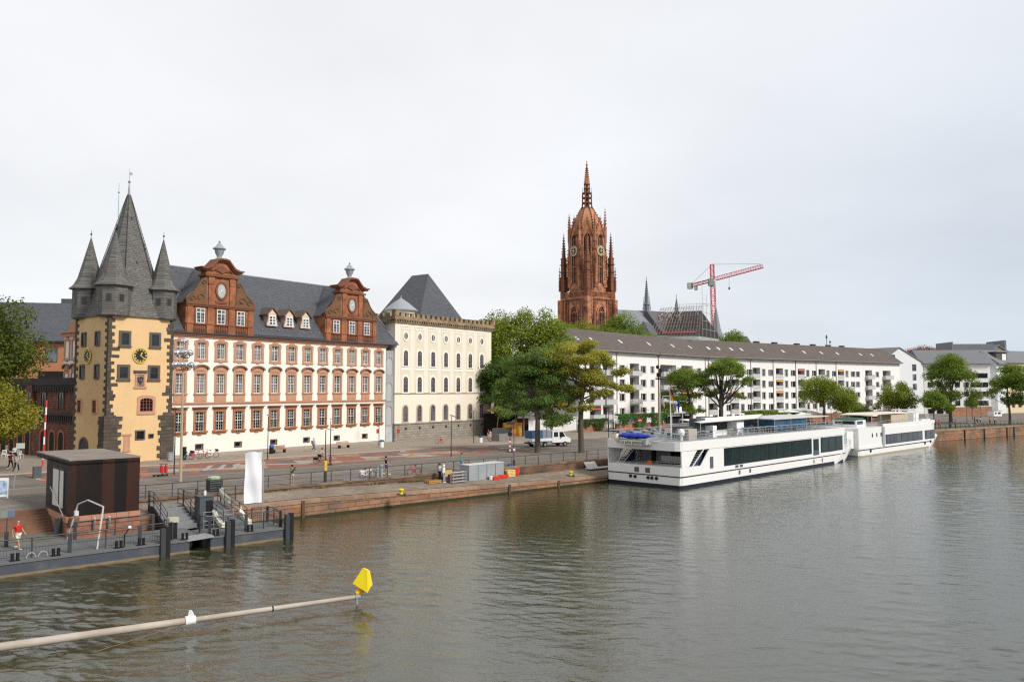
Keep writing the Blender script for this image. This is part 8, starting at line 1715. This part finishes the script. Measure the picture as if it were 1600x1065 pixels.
m_ = MB(); m_.cyl(b-d.normalized()*.05, b+d.normalized()*.22, .13, .12, 12); m_.cyl((b.x+.05, b.y, b.z-.34), (b.x+.03, b.y, b.z+.2), .07, n=8); m_.cyl(b+d.normalized()*.2, b+d.normalized()*.3, .06, n=8); m_.build('end_fitting', grey_m, bo)
m_ = MB(); m_.tube([mid+Vector((-.1, 0, -.02)), Vector(G(-40, 958, .6))], .012, 4); m_.tube([mid+Vector((-.1, 0, -.1)), Vector(G(-40, 976, .5))], .012, 4); m_.tube([mid+Vector((-.1, 0, -.1)), Vector(G(125, 1025, -.05))], .012, 4); m_.build('stay_lines', pm('wet rope', (.22, .16, .11), .8, .1, 1, .05, 3), bo)
tmk = root('topmark', 'bright yellow faceted topmark on the end of the floating pole', 'marker', (b.x, b.y, b.z+.2), -.15)
k_ = .0307
def tk(x, y): return ((x-735)*.00307, -(y-650)*.00307)      # photograph measurements in metres about its foot
A, B, C_, D_, E_ = [tk(*q) for q in ((845, 260), (915, 300), (970, 555), (930, 640), (690, 500))]
m_ = MB(); f = [(A[0], 0, A[1]), (B[0], .0, B[1]), (C_[0], .05, C_[1]), (D_[0], -.05, D_[1]), (E_[0], -.1, E_[1])]; bk = [(A[0]+.05, .35, A[1]-.1), (B[0]+.02, .35, B[1]-.08), (C_[0]-.05, .5, C_[1]-.02), (D_[0]-.1, .55, D_[1]+.1), (E_[0]+.15, .5, E_[1]+.02)]
m_.rings([f, bk]); m_.build('body', pm('signal yellow', (.85, .66, .015), .45, .04, 1, .02, 3), tmk)
m_ = MB(); m_.cyl((0, 0, -.05), (.1, .12, .02), .1, .14, 8); m_.cyl((.1, .12, .0), (.25, .18, .2), .14, .2, 8); m_.build('foot', pm('shaded yellow', (.75, .38, .01), .5, .05, 1, .03, 3), tmk)  # amber tone stands for the orange shade under the yellow topmark
# ================= PEOPLE, VEHICLES, STREET FURNITURE BEYOND =================
skinm = pm('skin', (.50, .27, .18), .6, .06, 2, .03, 8); skind = pm('tanned skin', (.36, .17, .10), .6, .06, 2, .03, 8)
def cloth(name, c): return pm(name, c, .85, .1, 3, .08, 12)
def skin_obj(name, pts, edges, rad, mat, parent, root_i=0, sub=1):
    me = bpy.data.meshes.new(name); me.from_pydata(pts, edges, []); me.materials.append(mat); o = bpy.data.objects.new(name, me); COL.objects.link(o); setp(o, parent)
    md = o.modifiers.new('skin', 'SKIN'); md.use_smooth_shade = True
    sv_ = me.skin_vertices[0].data
    for i, r_ in enumerate(rad): sv_[i].radius = (r_, r_) if not isinstance(r_, tuple) else r_
    sv_[root_i].use_root = True
    s = o.modifiers.new('sub', 'SUBSURF'); s.levels = sub; s.render_levels = sub; return o
def person(label, p, face, top, bottom, hair=None, pose='stand', skin=None, sleeves='short', legs='long', shoes=None, group=None, h=1.74, hood=False, hold=None, bag=None, scale=None):
    """figure facing local -y; face = heading of local x (radians)"""
    skin = skin or skinm; k = h/1.74; o = root('person', label, 'person', p, face, group); o.scale = (k, k, k)
    J = dict(pel=(0, 0, .95), sp=(0, 0, 1.15), ch=(0, 0, 1.36), nk=(0, -.01, 1.5), hd=(0, -.02, 1.64), Ls=(-.18, 0, 1.41), Rs=(.18, 0, 1.41), Le=(-.24, .03, 1.13), Re=(.24, .03, 1.13), Lw=(-.25, -.06, .88), Rw=(.25, -.06, .88),
             Lh=(-.09, 0, .9), Rh=(.09, 0, .9), Lk=(-.1, -.02, .5), Rk=(.1, -.02, .5), La=(-.1, .02, .09), Ra=(.1, .02, .09))
    if pose == 'walk': J.update(Lk=(-.1, -.2, .54), La=(-.1, -.3, .1), Rk=(.1, .04, .5), Ra=(.1, .34, .17), Le=(-.24, .14, 1.15), Lw=(-.25, .08, .92), Re=(.24, -.08, 1.14), Rw=(.24, -.26, .98))
    if pose == 'photo': J.update(Le=(-.28, -.2, 1.28), Lw=(-.1, -.34, 1.52), Re=(.28, -.2, 1.28), Rw=(.1, -.34, 1.52))
    if pose == 'sit': J.update(pel=(0, 0, .5), sp=(0, .02, .7), ch=(0, .02, .92), nk=(0, 0, 1.05), hd=(0, -.02, 1.19), Ls=(-.18, .02, .96), Rs=(.18, .02, .96), Le=(-.24, -.05, .72), Re=(.24, -.05, .72), Lw=(-.16, -.3, .66), Rw=(.16, -.3, .66), Lh=(-.09, 0, .48), Rh=(.09, 0, .48), Lk=(-.11, -.44, .5), Rk=(.11, -.44, .5), La=(-.11, -.42, .09), Ra=(.11, -.42, .09))
    if pose == 'ride': J.update(pel=(0, .12, 1.0), sp=(0, .02, 1.18), ch=(0, -.14, 1.35), nk=(0, -.22, 1.46), hd=(0, -.28, 1.6), Ls=(-.18, -.14, 1.4), Rs=(.18, -.14, 1.4), Le=(-.24, -.32, 1.2), Re=(.24, -.32, 1.2), Lw=(-.22, -.52, 1.1), Rw=(.22, -.52, 1.1), Lh=(-.09, .1, .97), Rh=(.09, .1, .97), Lk=(-.1, -.28, .78), Rk=(.1, -.16, .6), La=(-.1, -.12, .42), Ra=(.1, .02, .2))
    if pose == 'touch': J.update(Re=(.26, -.12, 1.25), Rw=(.12, -.26, 1.42), Le=(-.24, -.06, 1.14), Lw=(-.12, -.26, 1.16))
    v, e, r_ = [], [], []
    def ad(q, rad, par=None):
        v.append(q); r_.append(rad)
        if par is not None: e.append((par, len(v)-1))
        return len(v)-1
    pe = ad(J['pel'], .11); sp2 = ad(J['sp'], .1, pe); c_ = ad(J['ch'], .115, sp2); n_ = ad(J['nk'], .05, c_); hd = ad(J['hd'], .085, n_); tp_ = ad((J['hd'][0], J['hd'][1], J['hd'][2]+.09), .07, hd)
    for s in 'LR':
        sg = -1 if s == 'L' else 1
        sh = ad(J[s+'s'], .055, c_); el = ad(J[s+'e'], .04, sh); wr = ad(J[s+'w'], .026, el); w_ = Vector(J[s+'w']); d = (w_-Vector(J[s+'e'])).normalized(); pl_ = ad(tuple(w_+d*.07), .03, wr)
        sd_ = d.cross(Vector((0, 1, 0))).normalized() if abs(d.y) < .9 else Vector((1, 0, 0))
        for i in range(4): f0 = w_+d*.1+sd_*(.027*(i-1.5)); f1 = f0+d*(.055+.012*(i in (1, 2)))+Vector((0, -.015, 0)); a_ = ad(tuple(f0), .009, pl_); ad(tuple(f1), .007, a_)
        ad(tuple(w_+d*.05+sd_*.055*-sg), .009, pl_)
        hp = ad(J[s+'h'], .085, pe); kn = ad(J[s+'k'], .055, hp); an = ad(J[s+'a'], .037, kn); ad((J[s+'a'][0], J[s+'a'][1]-.15, max(.04, J[s+'a'][2]-.05)), .032, an)
    skin_obj('body', v, e, r_, skin, o)
    sl = {'short': .5, 'long': .97, 'none': 0}[sleeves]
    v, e, r_ = [], [], []; pe = ad((J['pel'][0], J['pel'][1], J['pel'][2]-.04), (.145, .12)); sp2 = ad(J['sp'], (.14, .115), pe); c_ = ad(J['ch'], (.165, .125), sp2); ad((J['nk'][0], J['nk'][1], J['nk'][2]-.03), .075, c_)
    if sl:
        for s in 'LR':
            sh = ad(J[s+'s'], .078, c_); a_, b_ = Vector(J[s+'s']), Vector(J[s+'e'])
            if sl > .9: el = ad(J[s+'e'], .058, sh); ad(tuple(Vector(J[s+'w'])), .045, el)
            else: ad(tuple(a_.lerp(b_, .65)), .062, sh)
    skin_obj('top', v, e, r_, top, o)
    v, e, r_ = [], [], []; pe = ad((J['pel'][0], J['pel'][1], J['pel'][2]+.02), (.145, .12))
    for s in 'LR':
        hp = ad(J[s+'h'], .1, pe)
        if legs == 'long': kn = ad(J[s+'k'], .075, hp); ad(tuple(Vector(J[s+'a'])+Vector((0, 0, .02))), .06, kn)
        else: ad(tuple(Vector(J[s+'h']).lerp(Vector(J[s+'k']), .85)), .088, hp)
    skin_obj('trousers' if legs == 'long' else 'shorts', v, e, r_, bottom, o)
    hx, hy, hz = J['hd']
    if hair is not None: m_ = MB(); m_.ell((hx, hy+.02, hz+.05), (.105, .115, .115), 10, 6); 
    if hair is not None and hood: m_.ell((hx, hy+.04, hz-.03), (.12, .12, .15), 10, 6)
    if hair is not None: m_.build('hair' if not hood else 'hood', hair, o, smooth=True)
    m_ = MB(); m_.ell((hx-.035, hy-.088, hz+.015), (.012, .008, .008), 6, 4); m_.ell((hx+.035, hy-.088, hz+.015), (.012, .008, .008), 6, 4); m_.box(hx-.025, hx+.025, hy-.09, hy-.084, hz-.055, hz-.048); m_.build('face', black_m, o)
    m_ = MB(); m_.cyl((hx, hy-.085, hz+.01), (hx, hy-.105, hz-.02), .008, .014, 6); m_.ell((hx-.09, hy, hz), (.015, .02, .03), 6, 4); m_.ell((hx+.09, hy, hz), (.015, .02, .03), 6, 4); m_.build('nose_and_ears', skin, o)
    for s in 'LR': m_ = MB(); a = J[s+'a']; m_.ell((a[0], a[1]-.06, max(.045, a[2]-.045)), (.055, .15, .05), 8, 5); m_.build('shoe', shoes or black_m, o, smooth=True)
    if bag is not None: m_ = MB(); m_.box(-.15, .15, .12, .28, 1.0, 1.42); m_.build('backpack', bag, o)
    if hold == 'phone': m_ = MB(); m_.box(-.08, .08, -.42, -.40, 1.5, 1.6); m_.build('camera', black_m, o)
    return o
blk, navyc, denim, whitec, redc, greenc, beige, khaki = cloth('black cloth', (.015, .015, .018)), cloth('navy cloth', (.03, .04, .12)), cloth('blue denim', (.10, .19, .38)), cloth('white cloth', (.75, .75, .76)), cloth('red cloth', (.50, .03, .02)), cloth('dark green cloth', (.02, .09, .06)), cloth('beige cloth', (.50, .42, .28)), cloth('khaki cloth', (.45, .42, .25))
brownh, blackh, greyh, blondh = cloth('brown hair', (.07, .035, .02)), cloth('black hair', (.012, .01, .01)), cloth('grey hair', (.42, .40, .38)), cloth('blond hair', (.42, .30, .15))
pers = [
 ('man in red shirt and cream shorts walking on the landing stage', (27, 858, .8), 1.2, redc, cloth('cream shorts', (.68, .64, .52)), None, dict(pose='walk', legs='short', skin=skinm, shoes=white_m, bag=None)),
 ('person in dark red top and black trousers walking away left of the kiosk', (16, 733, GZ), PI, cloth('dark red cloth', (.30, .02, .04)), blk, blackh, dict(pose='walk', shoes=white_m)),
 ('person in pale shirt and black trousers beside the leaning post', (25, 737, GZ), PI, cloth('pale blue cloth', (.50, .52, .58)), blk, blackh, dict(pose='walk', sleeves='short')),
 ('man in green shirt and cream shorts photographing over the railing', (456, 758, GZ), .9, greenc, khaki, blackh, dict(pose='photo', legs='short', hold='phone', shoes=beige)),
 ('grey-haired woman in blue jeans with backpack walking by the museum wall', (490, 705, GZ+.12), 1.3, cloth('lilac cloth', (.35, .33, .45)), cloth('dark jeans', (.05, .09, .2)), greyh, dict(pose='walk', shoes=white_m, bag=navyc)),
 ('man in black shirt and blue shorts standing at the railing', (603, 741, GZ), 1.5, blk, cloth('royal blue shorts', (.04, .06, .30)), blackh, dict(legs='short', shoes=white_m, pose='walk')),
 ('woman in pale blouse and long black trousers on the lower quay', (687, 752, None), 1.2, cloth('pale blouse', (.50, .54, .62)), blk, blackh, dict(pose='touch', sleeves='long')),
 ('person in white hoodie and light blue jeans on the lower quay', (693.5, 754, None), 1.35, whitec, cloth('light jeans', (.22, .34, .55)), whitec, dict(hood=True, sleeves='long', shoes=white_m)),
 ('woman in green jacket and light jeans walking along the promenade', (721, 734, GZ), 1.9, cloth('sage green jacket', (.12, .26, .18)), cloth('light jeans', (.22, .34, .55)), brownh, dict(pose='walk', sleeves='long', shoes=white_m)),
 ('person in black top and pale skirt-like shorts by the corner of the rubble base', (763, 688, GZ+.12), 1.0, blk, cloth('light blue cloth', (.40, .48, .60)), brownh, dict(legs='short')),
 ('person in pink top next to the one in black by the rubble base', (766, 689, GZ+.12), .6, cloth('pink cloth', (.55, .25, .22)), cloth('light blue cloth', (.40, .48, .60)), brownh, dict(legs='short')),
 ('person in dark jacket standing by the far river railing near the boats', (1462, 669, GZ), 1, navyc, blk, blackh, dict(sleeves='long')),
 ('person in red jacket standing by the far river railing', (1467, 669, GZ), 1, redc, blk, blackh, dict(sleeves='long')),
 ('person in dark grey at the far railing left of the group', (1493, 669, GZ), 1.4, cloth('grey cloth', (.12, .13, .15)), blk, blackh, dict()),
 ('cream-shirted person crouched at the left of the group on the far promenade', (1515, 667, GZ), .8, beige, cloth('pale trousers', (.5, .48, .46)), brownh, dict(pose='sit', h=1.7)),
 ('person in black standing at the back left of the group', (1523, 661.5, GZ), 1.2, blk, navyc, blackh, dict()),
 ('person in white T-shirt in the middle of the group', (1527, 662, GZ), 1.9, whitec, navyc, blackh, dict()),
 ('person in white T-shirt and navy shorts right of the middle of the group', (1532, 663, GZ), 1.4, whitec, navyc, blackh, dict(legs='short')),
 ('person in pink top in front of the group', (1526, 666, GZ), 1.0, cloth('pink cloth', (.55, .25, .22)), cloth('pale trousers', (.5, .48, .46)), brownh, dict(pose='sit')),
 ('walker in orange vest and black trousers right of the group', (1547, 663, GZ), PI, cloth('orange cloth', (.50, .20, .10)), blk, blackh, dict(pose='walk', sleeves='none')),
 ('walker in pale green top at the right of the group', (1554.5, 663, GZ), PI, cloth('pale green cloth', (.45, .50, .42)), blk, blackh, dict(pose='walk')),
 ('diner in grey shirt at the left café chairs by the gatehouse', (10, 713, GZ+.12), 2.6, cloth('grey blue cloth', (.25, .28, .34)), blk, greyh, dict(pose='sit')),
 ('diner in white shirt at the café chairs by the gatehouse', (23, 713, GZ+.12), .4, whitec, blk, brownh, dict(pose='sit')),
]
for lb, (px, py, z), f, tp_c, bt_c, hr, kw in pers:
    if z is None: pos = qz_at(px, py)
    else: pos = G(px, py, z)
    person(lb, pos, f, tp_c, bt_c, hr, **kw)
o = person('cyclist in beige top and helmet riding on the painted road', G(500, 724, GZ), 1.1+PI/2-.3, beige, blk, navyc, pose='ride', sleeves='long', legs='short')
p = G(500, 724, GZ); a_ = 1.1+PI/2-.3; bicycle('dark bicycle ridden by the cyclist on the painted road', (p[0]+.12*-math.sin(a_)*0, p[1], p[2]), a_-PI/2, black_m, 2, 0.0)
# café chairs by the gatehouse
def cafe_chair(p, rz, label): 
    o = root('cafe_chair', label, 'chair', p, rz, 'white café chairs by the gatehouse'); m_ = MB(); m_.box(-.22, .22, -.22, .22, .42, .46); m_.build('seat', white_m, o); m_ = MB(); m_.tube([(-.22, .22, .44), (-.2, .28, .9), (.2, .28, .9), (.22, .22, .44)], .03, 5)
    for x in (-.1, 0, .1): m_.cyl((x, .22, .46), (x, .28, .9), .015, n=4)
    m_.build('backrest', white_m, o)
    for a in (-.2, .2):
        for b_ in (-.2, .2): m_ = MB(); m_.cyl((a, b_, 0), (a*.9, b_*.9, .44), .02, n=5); m_.build('leg', white_m, o)
    return o
for px, py, rz_, lb in ((6, 715, .4, 'white café chair at the left edge'), (14, 716, 2.2, 'white café chair between the two diners'), (28, 716, -.6, 'white café chair right of the diner in white'), (32, 715, 2.8, 'rightmost white café chair by the gatehouse')): cafe_chair(G(px, py, GZ+.12), rz_, lb)
p = G(20, 715, GZ+.12); o = root('cafe_table', 'white round café table between the diners', 'table', p, 0); m_ = MB(); m_.cyl((0, 0, .7), (0, 0, .74), .4, n=16); m_.build('tabletop', white_m, o); m_ = MB(); m_.cyl((0, 0, 0), (0, 0, .7), .04, n=6); m_.build('leg', white_m, o)
# ---- truck, facing along the quay
a, b = G(834, 699, GZ), G(880, 697, GZ); tr = root('crew_cab_truck', 'white crew-cab flatbed truck with blue mesh sides behind the promenade trees', 'truck', a, math.atan2(b[1]-a[1], b[0]-a[0])); TL = 6.3
tw_ = pm('truck white', (.78, .79, .80), .3, .03, .5, .02, 3, coat=.3)
m_ = MB(); Wd = 2.0; X0 = 3.15
prof = [(X0, .5), (TL-.1, .5), (TL, .8), (TL-.05, 1.15), (TL-.75, 1.4), (TL-1.35, 2.2), (TL-1.6, 2.3), (X0, 2.3)]
m_.ext(prof, 0, Wd); m_.build('cab', tw_, tr)
gk = glassm('truck glass', (.015, .018, .02), (.03, .035, .04), 1)
for y0, y1 in ((-.015, -.002), (Wd+.002, Wd+.015)):
    m_ = MB(); m_.ext([(TL-1.95, 1.4), (TL-.95, 1.4), (TL-1.38, 2.1), (TL-1.95, 2.1)], y0, y1); m_.build('side_window', gk, tr); m_ = MB(); m_.box(X0+.25, X0+.95, y0, y1, 1.4, 2.1); m_.build('side_window', gk, tr)
m_ = MB(); m_.rings([[(TL-.74, .15, 1.43), (TL-.74, Wd-.15, 1.43), (TL-.71, Wd-.15, 1.45), (TL-.71, .15, 1.45)], [(TL-1.31, .15, 2.17), (TL-1.31, Wd-.15, 2.17), (TL-1.28, Wd-.15, 2.19), (TL-1.28, .15, 2.19)]]); m_.build('windscreen', gk, tr)
m_ = MB(); m_.box(TL-.2, TL+.06, .05, Wd-.05, .4, .72); m_.box(X0, TL-.3, -.02, .02, .45, .6); m_.build('bumper', black_m, tr); m_ = MB(); m_.box(-.3, X0-.05, -.05, Wd+.05, .85, 1.25); m_.box(-.3, X0, .3, Wd-.3, .5, .85); m_.build('flatbed', tw_, tr)
m_ = MB(); m_.box(-.3, X0-.1, .6, 1.4, .45, .84); m_.box(-.45, -.3, .1, Wd-.1, .5, .7); m_.build('chassis', black_m, tr)
m_ = MB(); m_.box(X0-1.6, X0-.15, .1, Wd-.1, 1.25, 2.35); m_.build('cage', pm('grey mesh cage', (.22, .26, .30), .6, .2, 3, .15, 8), tr); m_ = MB(); m_.box(-.25, X0-1.65, -.04, .02, 1.25, 2.3); m_.box(-.25, -.2, .02, Wd, 1.25, 2.3); m_.box(-.25, X0-1.65, Wd, Wd+.04, 1.25, 2.3); m_.build('side_mesh', pm('blue mesh', (.04, .12, .24), .7, .25, 3, .2, 8), tr)
m_ = MB(); m_.ell((1.0, .9, 1.5), (.8, .6, .45), 10, 6); m_.box(.2, .9, .3, 1.6, 1.25, 1.75); m_.build('load', pm('light rubble sacks', (.50, .50, .48), .8, .2, 3, .15, 6), tr)
for x in (.75, 1.9, TL-1.0):
    for y in (-.06, Wd-.18): m_ = MB(); m_.cyl((x, y, .36), (x, y+.24, .36), .36, n=18); wh = m_.build('wheel', black_m, tr, smooth=True); m_ = MB(); yy = y-.01 if y < 1 else y+.25; m_.cyl((x, yy, .36), (x, yy+.015, .36), .18, n=12); m_.build('rim', grey_m, wh)
for y in (.15, Wd-.45): m_ = MB(); m_.box(TL-.04, TL+.03, y, y+.3, .85, 1.08); m_.build('headlight', glass_g, tr)
m_ = MB(); m_.box(TL-1.75, TL-1.55, -.25, -.05, 1.35, 1.7); m_.build('mirror', black_m, tr)
# ---- pavilion, walls and hoarding beyond the cream block
pv_ = root('pavilion', 'kiosk with orange parasol roof and yellow counters beyond the cream block', 'pavilion', G(790, 681, GZ), .3)
m_ = MB(); m_.rings([[(-3.2, -2.6, 4.4), (2.6, -2.6, 4.4), (2.6, 2.6, 4.4), (-3.2, 2.6, 4.4)], [(-1.0, -.8, 5.5), (.8, -.8, 5.6), (.8, .8, 5.6), (-1.0, .8, 5.5)]]); m_.build('parasol_roof', pm('orange parasol', (.62, .26, .16), .8, .1, .6, .05, 3, col2=(.70, .45, .16), c2s=.8), pv_)
m_ = MB()
for x, y in ((-2.4, -2), (2, -2), (2, 2), (-2.4, 2)): m_.cyl((x, y, 0), (x*.6, y*.6, 4.6), .07, n=5)
m_.build('posts', pm('amber timber', (.5, .25, .06), .7, .1, 1, .05, 3), pv_); m_ = MB(); m_.box(-1.0, 2.4, -2.1, -1.5, .1, 2.4); m_.build('counter', pm('yellow counter', (.70, .45, .04), .6, .12, 2, .1, 3, col2=(.5, .12, .05), c2s=1.2), pv_); m_ = MB(); m_.box(-3.4, 2.6, 1.2, 2.4, .1, 3.9); m_.build('back_store', black_hole, pv_)
pp_ = root('parapet_wall', 'curved grey concrete parapet of an underpass by the pavilion', 'wall', (0, 0, 0)); m_ = MB(); pts = [G(768, 690, GZ), G(780, 690.5, GZ), G(790, 689.5, GZ), G(797, 687.5, GZ), G(801, 684.5, GZ)]
for q, q2 in zip(pts[:-1], pts[1:]): m_.rings([[(q[0], q[1], 2), (q[0], q[1]+.5, 2), (q[0], q[1]+.5, 3.35), (q[0], q[1], 3.35)], [(q2[0], q2[1], 2), (q2[0], q2[1]+.5, 2), (q2[0], q2[1]+.5, 3.35), (q2[0], q2[1], 3.35)]])
m_.build('parapet', pm('dark concrete', (.20, .19, .18), .9, .15, .8, .12, 3, streak=.08), pp_)
m_ = MB(); q, q2 = G(769, 687, GZ), G(800, 682, GZ); m_.rings([[(q[0], q[1], 2), (q[0], q[1]+.4, 2), (q[0], q[1]+.4, 4.0), (q[0], q[1], 4.0)], [(q2[0], q2[1], 2), (q2[0], q2[1]+.4, 2), (q2[0], q2[1]+.4, 3.7), (q2[0], q2[1], 3.7)]]); m_.build('rear_parapet', pm('darker concrete', (.06, .06, .06), .9, .15, .8, .12, 3), pp_)
p = G(807, 681, GZ); o = root('notice_board', 'white board with yellow top and bottom beside the pavilion', 'sign', p, .15); m_ = MB(); m_.box(-.85, .85, -.05, .05, .1, 2.75); m_.build('board', white_m, o); m_ = MB(); m_.box(-.5, .5, -.08, -.051, 2.35, 2.95); m_.box(-.86, .86, -.08, -.051, .1, .75); m_.build('yellow_bands', pm('sunflower yellow', (.78, .50, .02), .6, .05, 1, .03, 3), o)
a, b = Vector(G(826, 682, GZ)), Vector(G(903, 671.5, GZ)); d = (b-a); L_ = d.length; ho_ = root('hoarding', 'long white construction hoarding along the street behind the truck', 'hoarding', a, math.atan2(d.y, d.x)); n = 9
for i in range(n): m_ = MB(); m_.box(L_*i/n+.03, L_*(i+1)/n-.03, 0, .06, .05, 2.75); m_.build('panel', pm('hoarding white', (.72, .72, .72), .6, .06, .8, .05, 2), ho_)
p = G(818, 681, GZ); o = root('wooden_hut', 'small dark brown timber hut left of the hoarding', 'hut', p, .2); m_ = MB(); m_.box(-1.2, .9, 0, 2.5, 0, 3.0); m_.build('walls', pm('dark brown timber', (.10, .04, .02), .8, .2, 1, .1, 4), o); m_ = MB(); m_.box(-1.4, 1.1, -.5, 2.6, 3.0, 3.1); m_.build('roof', black_m, o); m_ = MB(); m_.box(-1.1, .8, -.4, -.05, .3, .5); m_.build('shelf', pm('orange shelf', (.55, .22, .04), .7, .1, 1, .05, 3), o)
p = G(955, 675, GZ); o = root('gate', 'dark grey garden gate between the two ivy walls', 'gate', p, .35); m_ = MB()
for i in range(9): m_.box(-1.0+i*.25, -.88+i*.25, 0, .05, 0, 2.0)
m_.box(-1.05, 1.15, -.02, .07, .2, .3); m_.box(-1.05, 1.15, -.02, .07, 1.6, 1.7); m_.build('bars', dkgrey, o)
# café parasols
def parasol(label, px, py, Y, w_, mat, z=None):
    q = D(px, py, Y); o = root('parasol', label, 'parasol', (q[0], q[1], GZ), .2, 'café parasols along the garden walls'); h = q[2]-GZ
    m_ = MB(); m_.rings([[(-w_/2, -w_/2, h-.35), (w_/2, -w_/2, h-.35), (w_/2, w_/2, h-.35), (-w_/2, w_/2, h-.35)], [(-.1, -.1, h+.25), (.1, -.1, h+.25), (.1, .1, h+.25), (-.1, .1, h+.25)]]); m_.build('canopy', mat, o); m_ = MB(); m_.cyl((0, 0, 0), (0, 0, h), .05, n=6); m_.build('pole', grey_m, o)
pw_ = pm('white parasol cloth', (.74, .73, .71), .85, .05, 1, .03, 3)
for px, py, Y, w_, lb in ((1002, 645, 170, 4.0, 'pink and white edged parasol above the ivy wall'), (1218, 644, 185, 4.2, 'leftmost white café parasol behind the clipped hedge'), (1232, 641, 187, 4.2, 'second white café parasol behind the clipped hedge'), (1252, 645, 186, 3.8, 'white café parasol next to the plane tree crown'), (1268, 643, 190, 3.6, 'pale café parasol partly behind the plane tree'), (1366, 647, 186, 4.4, 'white café parasol right of the dark shrub tree'), (1392, 645, 186, 4.6, 'white café parasol below the bright green tree')):
    parasol(lb, px, py, Y, w_, pw_ if px != 1002 else pm('pink edged cloth', (.62, .35, .33), .85, .05, 1, .03, 3))
a, b = Vector(G(1362, 659, GZ)), Vector(G(1412, 657, GZ)); d = b-a; o = root('cafe_terrace', 'dark café terrace front with red flowers under the bright green tree', 'café front', a, math.atan2(d.y, d.x)); m_ = MB(); m_.box(0, d.length, 2.5, 5.5, 0, 2.4); m_.build('front', pm('dark café front', (.05, .035, .03), .8, .3, .5, .2, 2), o); rs_ = np.random.RandomState(4); m_ = MB()
for i in range(160): x, y, z = rs_.uniform(0, d.length), rs_.uniform(1.9, 2.6), rs_.uniform(3.0, 4.6); s_ = .16; m_.quad((x-s_, y, z), (x, y-.05, z-s_), (x+s_, y, z), (x, y, z+s_))
m_.build('red_flowers', pm('red flowers', (.5, .04, .03), .8, .1, 1, .1, 3), o); m_ = MB(); m_.box(0, d.length, 0, .3, 0, 1.1); m_.build('low_wall', MATS['orange garden masonry'], o)
a = G(1553, 650, GZ); o = root('white_van_stand', 'low white ticket hut with dark lettering by the right edge', 'hut', a, .4); m_ = MB(); m_.box(0, 3.6, 0, 2, 0, 1.6); m_.build('walls', white_m, o); m_ = MB(); m_.box(-.1, 3.7, -.1, 2.1, 1.6, 1.7); m_.build('roof', grey_m, o); m_ = MB(); m_.box(.5, 1.2, -.03, -.005, .6, 1.2); m_.box(1.8, 3.0, -.03, -.005, .6, 1.2); m_.build('panels', dgrey_m, o)
# strollers' pushchairs / bikes in the far group
bicycle('bicycle standing among the group on the far promenade', G(1538, 665, GZ), QR+.2, grey_m, 0, .05, 'bicycles parked on the waterfront')
p = G(1485, 668, GZ); o = root('litter_bin', 'dark litter bin by the far river railing', 'bin', p, 0); m_ = MB(); m_.lathe([(.3, 0), (.34, 1.0), (.2, 1.1)], 10); m_.build('drum', dkgrey, o)
